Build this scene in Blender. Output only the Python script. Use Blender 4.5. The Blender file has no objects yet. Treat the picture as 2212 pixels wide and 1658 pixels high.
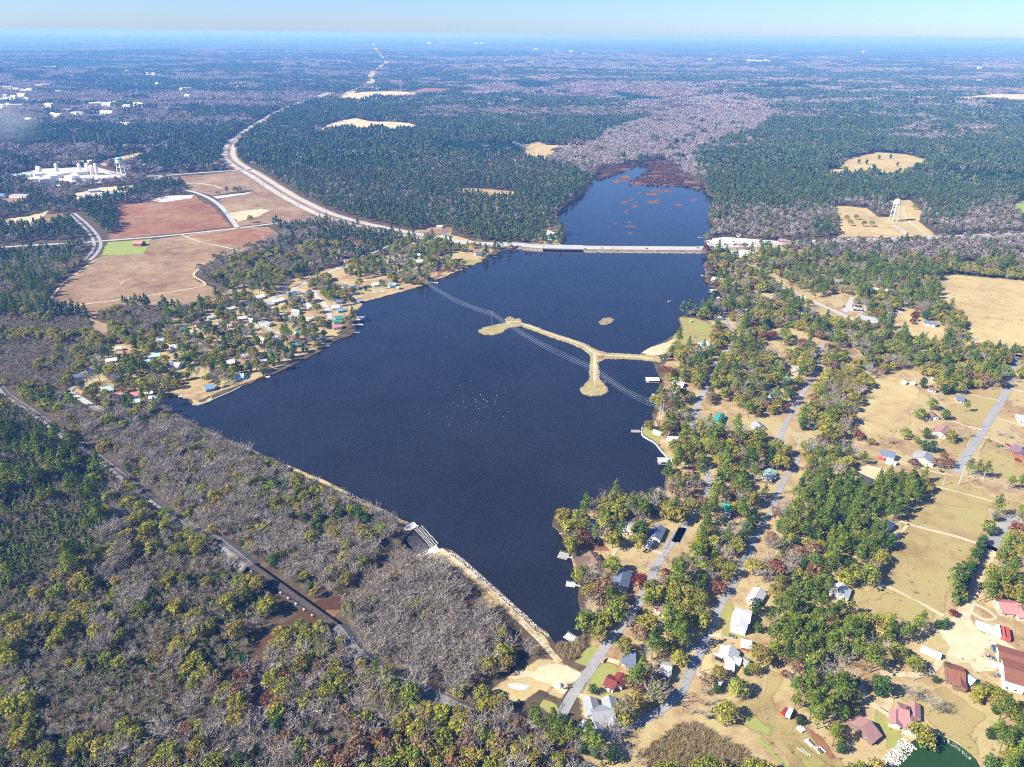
import bpy, bmesh, math, random
import numpy as np
from mathutils import Vector, Matrix
from mathutils.geometry import delaunay_2d_cdt

# ---------------------------------------------------------------- camera, sky, sun, exposure
SC = bpy.context.scene
COL = SC.collection
CAM_H = 320.0                      # metres above the lake plain
FPX = 1535.0                       # focal length for a picture 2212 wide
PITCH = math.radians(26.22)
ROLL = math.atan2(20, 2212)
cam_data = bpy.data.cameras.new('camera')
cam_data.sensor_fit = 'HORIZONTAL'
cam_data.sensor_width = 36.0
cam_data.lens = 36.0 * FPX / 2212.0
cam_data.clip_start = 1.0
cam_data.clip_end = 200000.0
cam = bpy.data.objects.new('camera', cam_data)
COL.objects.link(cam)
cam.matrix_world = (Matrix.Translation((0, 0, CAM_H))
                    @ Matrix.Rotation(math.pi / 2 - PITCH, 4, 'X')
                    @ Matrix.Rotation(ROLL, 4, 'Z'))
SC.camera = cam

SUN_ELEV = math.radians(39.0)
SHADOW_AZ = math.radians(20.0)     # direction on the ground in which shadows fall, from +x towards +y
sun_dir = Vector((-math.cos(SHADOW_AZ) * math.cos(SUN_ELEV), -math.sin(SHADOW_AZ) * math.cos(SUN_ELEV), math.sin(SUN_ELEV)))
world = bpy.data.worlds.new('World')
SC.world = world
world.use_nodes = True
wn = world.node_tree
bg = wn.nodes['Background']
sky = wn.nodes.new('ShaderNodeTexSky')
sky.sky_type = 'NISHITA'
sky.sun_disc = False
sky.sun_elevation = SUN_ELEV
sky.sun_rotation = math.atan2(sun_dir.x, sun_dir.y)
sky.altitude = 1500
sky.air_density = 1.0
sky.dust_density = 1.0
sky.ozone_density = 5.0
bg.inputs['Strength'].default_value = 0.072
sky_tint = wn.nodes.new('ShaderNodeMix')            # cool white balance of the whole sky
sky_tint.data_type = 'RGBA'; sky_tint.blend_type = 'MULTIPLY'
sky_tint.inputs['Factor'].default_value = 1.0
sky_tint.inputs[7].default_value = (0.84, 0.97, 1.28, 1)
wn.links.new(sky.outputs['Color'], sky_tint.inputs[6])
wn.links.new(sky_tint.outputs[2], bg.inputs['Color'])
sun_data = bpy.data.lights.new('sun', 'SUN')
sun_data.energy = 5.0
sun_data.angle = math.radians(0.53)
sun_data.color = (1.0, 0.95, 0.87)
sun = bpy.data.objects.new('sun', sun_data)
COL.objects.link(sun)
sun.rotation_euler = sun_dir.to_track_quat('Z', 'Y').to_euler()

SC.view_settings.view_transform = 'Standard'
SC.view_settings.look = 'None'
SC.view_settings.gamma = 1.0
SC.view_settings.use_curve_mapping = False
SC.view_settings.exposure = 1.0
SC.render.engine = 'CYCLES'
cy = SC.cycles
cy.max_bounces = 6
cy.diffuse_bounces = 2
cy.glossy_bounces = 2
cy.transmission_bounces = 2
cy.volume_bounces = 0
cy.transparent_max_bounces = 8
cy.use_denoising = False
cy.pixel_filter_type = 'BLACKMAN_HARRIS'
cy.filter_width = 1.05
cy.sampling_pattern = 'BLUE_NOISE'
cy.sample_clamp_indirect = 6.0
cy.caustics_reflective = False
cy.caustics_refractive = False
HAZE_D = 1.2e-4

# ---------------------------------------------------------------- picture <-> ground
CR, SR = math.cos(ROLL), math.sin(ROLL)
CP, SP = math.cos(PITCH), math.sin(PITCH)

def G(x, y, z=0.0):
    """ground point seen at (x, y) of a 2212 wide picture, on the plane of height z"""
    u, v = x - 1106.0, y - 829.0
    a, b = u * CR + v * SR, -u * SR + v * CR
    dz = -FPX * SP - b * CP
    t = (z - CAM_H) / dz
    return (a * t, (FPX * CP - b * SP) * t)

def proj(X, Y, Z=0.0):
    X = np.asarray(X, float); Y = np.asarray(Y, float)
    zc = Y * CP - (Z - CAM_H) * SP
    zc = np.where(zc < 1, 1, zc)
    a = X / zc * FPX
    b = (-Y * SP - (Z - CAM_H) * CP) / zc * FPX
    return 1106 + a * CR - b * SR, 829 + a * SR + b * CR

VW = {'R1': (1536, 1534, .2905), 'R2': (1536, 1918, .2905), 'R3': (1024, 1534, .2905), 'R4': (512, 767, .2905),
      'R5': (128, 900, .2905), 'R6': (1024, 640, .2905), 'R7': (2000, 640, .2905), 'R8': (1400, 640, .4034),
      'L1': (0, 440, .2905), 'L2': (500, 300, .2905), 'R9': (1800, 900, .2905), 'R10': (1800, 1250, .2905),
      'E5': (2048, 1534, .2905), 'E6': (2560, 1534, .2905), 'E7': (2048, 1918, .2905), 'E8': (2560, 1918, .2905),
      'E1': (2048, 767, .16675), 'E2': (2560, 767, .16675), 'E3': (2048, 1150, .16675), 'E4': (2560, 1150, .16675),
      'D': (0, 0, 1.0)}
for _k in range(3):
    for _j in range(3):
        VW['T%d%d' % (_k, _j)] = (1024 * _k, (0, 767, 1534)[_j], 1 / 3)

def PD(v, x, y):
    ox, oy, s = VW[v]
    return (ox * .72 + x * s, oy * .72 + y * s)

def P(v, s):
    """'x,y x,y T11 x,y': picture points read in a view; a bare word switches the view"""
    out = []
    for w in s.split():
        if ',' not in w:
            v = w
            continue
        x, y = w.split(',')
        out.append(PD(v, float(x), float(y)))
    return out

def GP(v, s, z=0.0):
    return [G(x, y, z) for x, y in P(v, s)]

def inpoly(px, py, poly):
    px = np.asarray(px, float); py = np.asarray(py, float)
    r = np.zeros(px.shape, bool)
    n = len(poly)
    j = n - 1
    for i in range(n):
        xi, yi = poly[i]; xj, yj = poly[j]
        if yi != yj:
            c = ((yi > py) != (yj > py)) & (px < (xj - xi) * (py - yi) / (yj - yi) + xi)
            r ^= c
        j = i
    return r

def vnoise(x, y, scale, seed=0):
    """smooth value noise 0..1"""
    x = np.asarray(x, float) / scale; y = np.asarray(y, float) / scale
    xi = np.floor(x).astype(np.int64); yi = np.floor(y).astype(np.int64)
    fx = x - xi; fy = y - yi
    fx = fx * fx * (3 - 2 * fx); fy = fy * fy * (3 - 2 * fy)
    def h(a, b):
        n = (a * 374761393 + b * 668265263 + seed * 2147483647) & 0xFFFFFFFF
        n = ((n ^ (n >> 13)) * 1274126177) & 0xFFFFFFFF
        n = n ^ (n >> 16)
        return (n & 0xFFFF) / 65535.0
    return (h(xi, yi) * (1 - fx) * (1 - fy) + h(xi + 1, yi) * fx * (1 - fy)
            + h(xi, yi + 1) * (1 - fx) * fy + h(xi + 1, yi + 1) * fx * fy)

def fbm(x, y, scale, seed=0, oct=3):
    s = 0; a = 1; t = 0
    for o in range(oct):
        s = s + a * vnoise(x, y, scale / 2 ** o, seed + o * 7); t += a; a *= .55
    return s / t

def terrain(x, y):
    """gentle swells of the plain, only far beyond the lake"""
    x = np.asarray(x, float); y = np.asarray(y, float)
    r = np.hypot(x, y)
    k = np.clip((r - 2900) / 5000, 0, 1)
    return k * ((fbm(x, y, 2600, 91, 3) - .42) * 75 + np.clip(r - 12000, 0, 40000) * 0.0002)

# ---------------------------------------------------------------- tagging
LABELS = {}
def tag(o, label=None, cat=None, group=None, kind=None):
    if label: o['label'] = label
    if cat: o['category'] = cat
    if group: o['group'] = group
    if kind: o['kind'] = kind
    return o

def empty(name, loc, rz=0.0):
    o = bpy.data.objects.new(name, None)
    COL.objects.link(o)
    o.location = loc
    o.rotation_euler = (0, 0, rz)
    o.empty_display_size = .5
    return o

def link(name, me, parent=None, mat=None):
    o = bpy.data.objects.new(name, me)
    COL.objects.link(o)
    if mat is not None and not me.materials:
        me.materials.append(mat)
    if parent is not None:
        o.parent = parent
    return o

def mesh(name, verts, faces, mats=None, fmat=None, smooth=False):
    me = bpy.data.meshes.new(name)
    me.from_pydata([tuple(v) for v in verts], [], [tuple(f) for f in faces])
    if mats:
        for m in (mats if isinstance(mats, (list, tuple)) else [mats]):
            me.materials.append(m)
    if fmat is not None:
        me.polygons.foreach_set('material_index', np.asarray(fmat, np.int32))
    if smooth:
        me.polygons.foreach_set('use_smooth', np.ones(len(me.polygons), bool))
    me.update()
    return me

class MB:
    """collects simple solids into one mesh"""
    def __init__(s): s.v = []; s.f = []
    def add(s, v, f):
        o = len(s.v); s.v += [tuple(p) for p in v]; s.f += [tuple(i + o for i in q) for q in f]; return s
    def box(s, x0, x1, y0, y1, z0, z1):
        return s.add([(x0, y0, z0), (x1, y0, z0), (x1, y1, z0), (x0, y1, z0), (x0, y0, z1), (x1, y0, z1), (x1, y1, z1), (x0, y1, z1)],
                     [(0, 3, 2, 1), (4, 5, 6, 7), (0, 1, 5, 4), (1, 2, 6, 5), (2, 3, 7, 6), (3, 0, 4, 7)])
    def hexa(s, lo, hi):
        """solid between two quads (counter-clockwise from above)"""
        return s.add(list(lo) + list(hi), [(0, 3, 2, 1), (4, 5, 6, 7), (0, 1, 5, 4), (1, 2, 6, 5), (2, 3, 7, 6), (3, 0, 4, 7)])
    def tube(s, a, b, r0, r1=None, n=6, caps=True):
        r1 = r0 if r1 is None else r1
        a = Vector(a); b = Vector(b); d = (b - a)
        if d.length < 1e-6: return s
        d.normalize()
        u = d.cross(Vector((0, 0, 1)) if abs(d.z) < .95 else Vector((1, 0, 0))).normalized(); w = d.cross(u)
        v = []
        for c, r in ((a, r0), (b, r1)):
            for i in range(n):
                t = 2 * math.pi * i / n
                v.append(c + (u * math.cos(t) + w * math.sin(t)) * r)
        f = [(i, (i + 1) % n, n + (i + 1) % n, n + i) for i in range(n)]
        if caps: f += [tuple(range(n - 1, -1, -1)), tuple(range(n, 2 * n))]
        return s.add(v, f)
    def lathe(s, prof, n=16, c=(0, 0, 0)):
        v = []
        for r, z in prof:
            for i in range(n):
                t = 2 * math.pi * i / n
                v.append((c[0] + r * math.cos(t), c[1] + r * math.sin(t), c[2] + z))
        f = []
        for k in range(len(prof) - 1):
            for i in range(n):
                f.append((k * n + i, k * n + (i + 1) % n, (k + 1) * n + (i + 1) % n, (k + 1) * n + i))
        f.append(tuple(range(n - 1, -1, -1))); f.append(tuple(range((len(prof) - 1) * n, len(prof) * n)))
        return s.add(v, f)
    def build(s, name, mat, parent=None, smooth=False):
        return link(name, mesh(name, s.v, s.f, mat, smooth=smooth), parent)
    def data(s, name, mat, smooth=False):
        return mesh(name, s.v, s.f, mat, smooth=smooth)

# ---------------------------------------------------------------- materials
def nodes_of(name):
    m = bpy.data.materials.new(name)
    m.use_nodes = True
    nt = m.node_tree
    nt.nodes.clear()
    out = nt.nodes.new('ShaderNodeOutputMaterial')
    return m, nt, out

def N(nt, t, **kw):
    n = nt.nodes.new(t)
    for k, v in kw.items(): setattr(n, k, v)
    return n

def noise(nt, vec, scale, detail=3.0, rough=.6):
    n = N(nt, 'ShaderNodeTexNoise'); n.inputs['Scale'].default_value = scale
    n.inputs['Detail'].default_value = detail; n.inputs['Roughness'].default_value = rough
    nt.links.new(vec, n.inputs['Vector']); return n.outputs['Fac']

def ramp(nt, fac, stops, interp='LINEAR'):
    n = N(nt, 'ShaderNodeValToRGB'); cr = n.color_ramp; cr.interpolation = interp
    while len(cr.elements) < len(stops): cr.elements.new(.5)
    for e, (p, c) in zip(cr.elements, stops):
        e.position = p; e.color = (c[0], c[1], c[2], 1) if hasattr(c, '__len__') else (c, c, c, 1)
    nt.links.new(fac, n.inputs['Fac']); return n.outputs['Color']

def math_(nt, op, a, b=None, clamp=False):
    n = N(nt, 'ShaderNodeMath', operation=op); n.use_clamp = clamp
    for i, v in enumerate((a, b)):
        if v is None: continue
        if isinstance(v, (int, float)): n.inputs[i].default_value = v
        else: nt.links.new(v, n.inputs[i])
    return n.outputs[0]

def mix(nt, fac, a, b, mode='MIX'):
    n = N(nt, 'ShaderNodeMix', data_type='RGBA', blend_type=mode)
    if isinstance(fac, (int, float)): n.inputs['Factor'].default_value = fac
    else: nt.links.new(fac, n.inputs['Factor'])
    for s, v in (('A', a), ('B', b)):
        i = [q for q in n.inputs if q.name == s and q.type == 'RGBA'][0]
        if isinstance(v, (tuple, list)): i.default_value = (v[0], v[1], v[2], 1)
        else: nt.links.new(v, i)
    return [q for q in n.outputs if q.type == 'RGBA'][0]

def bsdf(nt, out, col, rough=.9, spec=.15, metal=0.0):
    b = N(nt, 'ShaderNodeBsdfPrincipled')
    if isinstance(col, (tuple, list)): b.inputs['Base Color'].default_value = (*col[:3], 1)
    else: nt.links.new(col, b.inputs['Base Color'])
    b.inputs['Roughness'].default_value = rough
    b.inputs['Specular IOR Level'].default_value = spec
    b.inputs['Metallic'].default_value = metal
    nt.links.new(b.outputs[0], out.inputs['Surface'])
    return b

_pm = {}
def paint(col, rough=.75, spec=.25, var=.10, scale=.6, metal=0.0):
    """painted / plain surface with a little dirt and unevenness"""
    key = (tuple(round(c, 3) for c in col), rough, spec, var, scale, metal)
    if key in _pm: return _pm[key]
    m, nt, out = nodes_of('surface')
    tc = N(nt, 'ShaderNodeTexCoord').outputs['Object']
    f = noise(nt, tc, scale, 4)
    lo = tuple(c * (1 - var * 1.6) for c in col); hi = tuple(min(1, c * (1 + var)) for c in col)
    c = ramp(nt, f, [(.3, lo), (.7, hi)])
    bsdf(nt, out, c, rough, spec, metal)
    _pm[key] = m
    return m

def cover_mat(name, stops, s1=.02, s2=.12, s3=.7, weights=(.45, .35, .2), rough=.95, alpha=True, edge=1.3, escale=.12, thr=.36):
    """ground cover: colours by three scales of noise; the sheet's rim frays out"""
    m, nt, out = nodes_of(name)
    geo = N(nt, 'ShaderNodeNewGeometry').outputs['Position']
    n1, n2, n3 = noise(nt, geo, s1, 3), noise(nt, geo, s2, 4), noise(nt, geo, s3, 3)
    f = math_(nt, 'ADD', math_(nt, 'ADD', math_(nt, 'MULTIPLY', n1, weights[0]), math_(nt, 'MULTIPLY', n2, weights[1])), math_(nt, 'MULTIPLY', n3, weights[2]))
    f = math_(nt, 'ADD', math_(nt, 'MULTIPLY', math_(nt, 'SUBTRACT', f, .5), 2.6), .5, True)
    c = ramp(nt, f, stops)
    n4 = noise(nt, geo, s3 * 2.6, 4, .75)
    sp = ramp(nt, n4, [(.30, .52), (.46, .92), (.60, 1.06), (.75, 1.22)])
    c = mix(nt, .85, c, sp, 'MULTIPLY')
    b = bsdf(nt, out, c, rough, .08)
    if alpha:
        at = N(nt, 'ShaderNodeAttribute'); at.attribute_name = 'cov'
        e = math_(nt, 'ADD', at.outputs['Fac'], math_(nt, 'MULTIPLY', math_(nt, 'SUBTRACT', noise(nt, geo, escale, 6, .65), .5), edge))
        e = math_(nt, 'MULTIPLY', math_(nt, 'SUBTRACT', e, thr), 4.0, True)
        tr = N(nt, 'ShaderNodeBsdfTransparent')
        mx = N(nt, 'ShaderNodeMixShader')
        nt.links.new(e, mx.inputs[0]); nt.links.new(tr.outputs[0], mx.inputs[1]); nt.links.new(b.outputs[0], mx.inputs[2])
        nt.links.new(mx.outputs[0], out.inputs['Surface'])
    return m

def leaf_mat(name, cols, trans=.25, hue=.03, bark=False):
    """foliage: one colour for each tree out of a range, and a lighter or darker tone for each leaf clump"""
    m, nt, out = nodes_of(name)
    oi = N(nt, 'ShaderNodeObjectInfo')
    n = len(cols)
    c = ramp(nt, oi.outputs['Random'], [((i + .0) / max(1, n - 1), q) for i, q in enumerate(cols)])
    at = N(nt, 'ShaderNodeAttribute'); at.attribute_name = 'tone'
    k = math_(nt, 'ADD', math_(nt, 'MULTIPLY', at.outputs['Fac'], .9), .55)
    hsv = N(nt, 'ShaderNodeHueSaturation'); nt.links.new(c, hsv.inputs['Color']); nt.links.new(k, hsv.inputs['Value'])
    d = N(nt, 'ShaderNodeBsdfDiffuse'); nt.links.new(hsv.outputs[0], d.inputs['Color'])
    if trans > 0:
        t = N(nt, 'ShaderNodeBsdfTranslucent'); nt.links.new(hsv.outputs[0], t.inputs['Color'])
        mx = N(nt, 'ShaderNodeMixShader'); mx.inputs[0].default_value = trans
        nt.links.new(d.outputs[0], mx.inputs[1]); nt.links.new(t.outputs[0], mx.inputs[2])
        nt.links.new(mx.outputs[0], out.inputs['Surface'])
    else:
        nt.links.new(d.outputs[0], out.inputs['Surface'])
    return m

# ---------------------------------------------------------------- sheets and ribbons
def resample(poly, step, jit=0.0, seed=0, closed=True):
    r = random.Random(seed)
    out = []
    n = len(poly)
    for i in range(n if closed else n - 1):
        a, b = poly[i], poly[(i + 1) % n]
        L = math.hypot(b[0] - a[0], b[1] - a[1]); k = max(1, int(L / step))
        for q in range(k):
            t = q / k
            x, y = a[0] + (b[0] - a[0]) * t, a[1] + (b[1] - a[1]) * t
            if jit: x += r.uniform(-jit, jit); y += r.uniform(-jit, jit)
            out.append((x, y))
    if not closed: out.append(tuple(poly[-1]))
    return out

def smooth_line(pts, sub=5, closed=False):
    n = len(pts); out = []
    g = (lambda i: pts[i % n]) if closed else (lambda i: pts[min(max(i, 0), n - 1)])
    for i in range(n if closed else n - 1):
        p0, p1, p2, p3 = g(i - 1), g(i), g(i + 1), g(i + 2)
        for k in range(sub):
            t = k / sub
            out.append(tuple(.5 * (2 * p1[a] + (p2[a] - p0[a]) * t + (2 * p0[a] - 5 * p1[a] + 4 * p2[a] - p3[a]) * t * t
                                   + (3 * p1[a] - p0[a] - 3 * p2[a] + p3[a]) * t ** 3) for a in range(len(p1))))
    if not closed: out.append(tuple(pts[-1]))
    return out

def area2(p): return sum(p[i - 1][0] * p[i][1] - p[i][0] * p[i - 1][1] for i in range(len(p)))

def triangulate(poly, extra=()):
    v = [Vector(p) for p in poly] + [Vector(p) for p in extra]
    n = len(poly)
    vo, eo, fo, vi, ei, fi = delaunay_2d_cdt(v, [(i, (i + 1) % n) for i in range(n)], [list(range(n))], 1, 1e-4)
    return [(p.x, p.y) for p in vo], [tuple(f) for f in fo], vi

def offset_in(poly, w):
    if area2(poly) < 0: poly = poly[::-1]
    n = len(poly); out = []
    for i in range(n):
        a, b, c = poly[i - 1], poly[i], poly[(i + 1) % n]
        d1 = Vector((b[0] - a[0], b[1] - a[1])); d2 = Vector((c[0] - b[0], c[1] - b[1]))
        if d1.length < 1e-6 or d2.length < 1e-6: out.append(b); continue
        nrm = Vector((-d1.y, d1.x)).normalized() + Vector((-d2.y, d2.x)).normalized()
        if nrm.length < .3: nrm = Vector((-d1.y, d1.x))
        nrm.normalize()
        out.append((b[0] + nrm.x * w, b[1] + nrm.y * w))
    return poly, out

def sheet(name, poly, z, mat, edge=4.0, step=14.0, jit=1.2, label=None, seed=1, kind='structure', parent=None):
    """a ground cover sheet following the terrain, whose rim carries a falling 'cov' value"""
    poly = resample(poly, step, jit, seed)
    vs, fs, vi = None, None, None
    if edge > 0:
        poly, inner = offset_in(poly, edge)
        keep = [p for p in inner]
        ix = np.array([p[0] for p in keep]); iy = np.array([p[1] for p in keep])
        ok = inpoly(ix, iy, poly)
        # drop ring points too near the rim
        rx = np.array([p[0] for p in poly]); ry = np.array([p[1] for p in poly])
        dm = np.min(np.hypot(ix[:, None] - rx[None], iy[:, None] - ry[None]), 1)
        keep = [p for p, o, d in zip(keep, ok, dm) if o and d > edge * .55]
        vs, fs, vi = triangulate(poly, keep)
    else:
        vs, fs, vi = triangulate(poly)
    X = np.array([p[0] for p in vs]); Y = np.array([p[1] for p in vs])
    Z = terrain(X, Y) + z + np.clip((np.hypot(X, Y) - 2900) / 3000, 0, 1) * 6
    me = mesh(name, [(a, b, c) for a, b, c in zip(X, Y, Z)], fs, mat)
    if edge > 0:
        n = len(poly)
        cov = np.array([0.0 if any(q < n for q in (orig or [n])) else 1.0 for orig in vi], np.float32)
        at = me.attributes.new('cov', 'FLOAT', 'POINT'); at.data.foreach_set('value', cov)
    # faces up
    bm = bmesh.new(); bm.from_mesh(me)
    for f in bm.faces:
        f.normal_update()
        if f.normal.z < 0: f.normal_flip()
    bm.to_mesh(me); bm.free()
    o = link(name, me, parent)
    if parent is None: tag(o, label, None, None, kind)
    return o

def ribbon(name, pts, width, z, mat, sub=5, label=None, fade=0.0, kind='structure', parent=None, dz=None):
    """a strip of road along ground points; with fade > 0 its sides fray like a dirt track"""
    pts = smooth_line(pts, sub) if sub > 1 else [tuple(p) for p in pts]
    n = len(pts); v = []; cov = []; f = []
    cols = [-1, 1] if fade <= 0 else [-1, -(1 - fade), (1 - fade), 1]
    for i, p in enumerate(pts):
        a, b = pts[max(0, i - 1)], pts[min(n - 1, i + 1)]
        d = Vector((b[0] - a[0], b[1] - a[1])); d.normalize()
        w = (width[0] + (width[1] - width[0]) * i / (n - 1)) if isinstance(width, tuple) else width
        zz = z + (dz(i / (n - 1)) if dz else 0)
        for c in cols:
            x, y = p[0] - d.y * c * w / 2, p[1] + d.x * c * w / 2
            v.append((x, y, float(terrain(x, y)) + zz)); cov.append(0.0 if (fade > 0 and abs(c) == 1) else 1.0)
    k = len(cols)
    for i in range(n - 1):
        for q in range(k - 1):
            f.append((i * k + q + 1, i * k + q, (i + 1) * k + q, (i + 1) * k + q + 1))
    me = mesh(name, v, f, mat)
    at = me.attributes.new('cov', 'FLOAT', 'POINT'); at.data.foreach_set('value', np.array(cov, np.float32))
    bm = bmesh.new(); bm.from_mesh(me)
    for q in bm.faces:
        q.normal_update()
        if q.normal.z < 0: q.normal_flip()
    bm.to_mesh(me); bm.free()
    o = link(name, me, parent)
    if parent is None: tag(o, label, None, None, kind)
    return o
# ================================================================ THE SETTING
WATER_Z = -0.7
LAKE = P('T01', '''1000,870 1060,858 1100,885 1190,908 1222,935 1240,965 1310,967 1400,928 1490,890 1560,855 1640,830 1665,806 1720,790 1770,775 1850,740 1930,700
 2000,665 2080,622 2130,585 2180,555 T11 0,540 60,522 95,492 78,445 105,415 95,372 92,305 88,245 150,238 210,228 260,224 310,218 370,210 450,203 560,190 600,168 640,134 700,108 760,84 830,68 900,47
 955,14 T10 1010,1652 1035,1632 1110,1622 1310,1616 1330,1600 1425,1592 1440,1552 1450,1512 1400,1472 1392,1412 1420,1362 1460,1332 1530,1282 1580,1232 1610,1182 1648,1142
 1640,1110 1700,1086 1800,1080 1880,1062 1950,1050 2040,1040 2110,1030 T20 0,1140 60,1160 130,1190 160,1258 250,1300 238,1322 178,1342 160,1400 200,1470 228,1510 150,1540 140,1570 152,1602
 126,1618 118,1648 T21 150,-10 170,30 182,62 152,100 144,165 190,187 215,215 240,240 265,282 240,312 200,326 150,350 85,352 40,356 20,386
 T11 2212,392 2182,412 2196,442 2190,478 2150,522 2080,563 2000,598 1960,622 1938,640 2022,684 2040,740 2058,775 2064,820 2058,870 2048,930 2028,985 2014,1032 2022,1062 1990,1088 1950,1112 1945,1160 1985,1192 2030,1218 2080,1278
 2115,1312 2146,1347 2138,1387 2108,1402 2098,1442 2095,1492 2130,1524 2120,1556 2060,1592 1980,1606 1900,1612 1720,1624 1640,1632 1560,1652
 T12 1400,12 1372,60 1366,95 1408,130 1438,180 1460,240 1490,292 1505,340 1520,392 1516,440 1540,490 1532,560 1545,620 1555,680 1548,740 1572,800 1480,852 1390,868 1345,802 1330,786
 1280,755 1190,668 1100,588 1000,498 900,408 800,318 705,252 640,242 600,238 540,190 478,128 462,108 400,70 330,22 T11 300,1662 240,1640 150,1604 30,1548
 T01 2212,1512 2150,1484 2000,1420 1850,1362 1720,1300 1600,1242 1480,1192 1380,1150 1280,1106 1200,1066 1130,1012 1060,972 1010,935''')
LAKE_G = [G(*p, WATER_Z) for p in LAKE]
POND = P('T22', '1395,1700 1420,1620 1450,1545 1530,1492 1640,1470 1720,1492 1800,1542 1880,1612 1930,1700 1900,1800 1600,1860 1450,1800')
POND_G = [G(*p) for p in POND]
CREEK = [GP('T12', '395,215 430,260 500,300 470,330 400,310 340,360 330,430 300,480 220,510 120,530 0,560 T02 2210,640 2120,640 2090,700 2000,735 1930,770 1830,800 1760,850 1700,930 1680,1010 1730,1120 1760,1200 1700,1290 1560,1330 1480,1340 1400,1350 1420,1310 1560,1290 1640,1220 1660,1150 1610,1020 1640,920 1690,820 1780,760 1880,700 1960,640 2060,580 2160,560 T12 20,545 100,510 200,480 270,450 280,380 310,330')]
HOLLOW = GP('T12', '700,600 760,588 850,560 880,590 905,640 910,670 840,660 760,640')

BASIN_G = GP('R3', '470,185 555,122 625,196 700,268 612,345 560,372 480,305 440,250')

def build_ground():
    pts = []
    rr = list(np.geomspace(120, 70000, 74))
    for r in rr:
        for a in np.linspace(-62, 62, 84):
            t = math.radians(a); pts.append((r * math.sin(t), r * math.cos(t)))
        for a in np.linspace(70, 290, 22):
            t = math.radians(a); pts.append((r * math.sin(t), r * math.cos(t)))
    pts.append((0, 0))
    px = np.array([p[0] for p in pts]); py = np.array([p[1] for p in pts])
    lake = resample(LAKE_G, 25)
    pond = resample(POND_G, 8)
    basin = resample(BASIN_G, 6)
    ok = ~(inpoly(px, py, lake) | inpoly(px, py, pond) | inpoly(px, py, basin))
    v = [Vector(p) for p in lake] + [Vector(p) for p in pond] + [Vector(p) for p in basin] + [Vector(p) for p, o in zip(pts, ok) if o]
    n1, n2, n3 = len(lake), len(pond), len(basin)
    e = [(i, (i + 1) % n1) for i in range(n1)] + [(n1 + i, n1 + (i + 1) % n2) for i in range(n2)] + [(n1 + n2 + i, n1 + n2 + (i + 1) % n3) for i in range(n3)]
    vo, eo, fo, *_ = delaunay_2d_cdt(v, e, [], 0, 1e-3)
    X = np.array([p.x for p in vo]); Y = np.array([p.y for p in vo])
    F = np.array([f[:3] for f in fo])
    cx, cyy = X[F].mean(1), Y[F].mean(1)
    keep = ~(inpoly(cx, cyy, lake) | inpoly(cx, cyy, pond) | inpoly(cx, cyy, basin))
    F = F[keep]
    Z = terrain(X, Y)
    a = (X[F[:, 1]] - X[F[:, 0]]) * (Y[F[:, 2]] - Y[F[:, 0]]) - (X[F[:, 2]] - X[F[:, 0]]) * (Y[F[:, 1]] - Y[F[:, 0]])
    F[a < 0] = F[a < 0][:, ::-1]
    # leaf litter and wild grass near by; far off the colours of woods, clearings and fields
    m, nt, out = nodes_of('forest_floor')
    geo = N(nt, 'ShaderNodeNewGeometry').outputs['Position']
    near = ramp(nt, noise(nt, geo, .09, 5), [(.3, (.055, .045, .028)), (.5, (.095, .072, .045)), (.72, (.16, .12, .07))])
    wide = noise(nt, geo, .0011, 5, .62)
    far = ramp(nt, wide, [(.36, (.028, .052, .026)), (.47, (.045, .065, .032)), (.54, (.11, .092, .075)), (.70, (.17, .14, .11)), (.76, (.34, .28, .19))])
    ln = N(nt, 'ShaderNodeVectorMath', operation='LENGTH'); nt.links.new(geo, ln.inputs[0])
    k = math_(nt, 'DIVIDE', math_(nt, 'SUBTRACT', ln.outputs['Value'], 4000.0), 5000.0, True)
    bsdf(nt, out, mix(nt, k, near, far), .95, .05)
    me = mesh('ground', [(x, y, z) for x, y, z in zip(X, Y, Z)], F.tolist(), m)
    tag(link('ground', me), 'wooded plain reaching to the horizon around the lake', None, None, 'structure')
    for nm, ring, z0 in (('lake_bank', lake, -3.0), ('pond_bank', pond, -3.0), ('spillway_bank', basin, -3.2)):
        b = []; f = []; n = len(ring)
        for x, y in ring: b += [(x, y, 0.02), (x, y, z0)]
        for i in range(n):
            j = (i + 1) % n; f.append((2 * i, 2 * i + 1, 2 * j + 1, 2 * j))
        tag(link(nm, mesh(nm, b, f, M_BANK)), 'earth bank around the ' + nm.split('_')[0], None, None, 'structure')

M_BANK = paint((.22, .15, .09), .95, .05, .25, .2)

def water_mat(name, base, wave=.09, rough=.045, spec=.5, clouds=None):
    m, nt, out = nodes_of(name)
    geo = N(nt, 'ShaderNodeNewGeometry').outputs['Position']
    mp = N(nt, 'ShaderNodeMapping'); mp.inputs['Scale'].default_value = (1.0, .45, 1.0); mp.inputs['Rotation'].default_value = (0, 0, .5)
    nt.links.new(geo, mp.inputs['Vector'])
    n1 = noise(nt, mp.outputs[0], .22, 4, .6); n2 = noise(nt, mp.outputs[0], 1.1, 3, .6)
    h = math_(nt, 'ADD', math_(nt, 'MULTIPLY', n1, .7), math_(nt, 'MULTIPLY', n2, .3))
    bp = N(nt, 'ShaderNodeBump'); bp.inputs['Strength'].default_value = wave; bp.inputs['Distance'].default_value = 1.2
    nt.links.new(h, bp.inputs['Height'])
    col = ramp(nt, noise(nt, geo, .012, 3), [(.3, tuple(c * .8 for c in base)), (.7, tuple(c * 1.2 for c in base))])
    b = bsdf(nt, out, col, rough, spec)
    b.inputs['IOR'].default_value = 1.42
    b.inputs['Specular Tint'].default_value = (.42, .85, 1, 1)
    nt.links.new(bp.outputs[0], b.inputs['Normal'])
    return m

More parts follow.
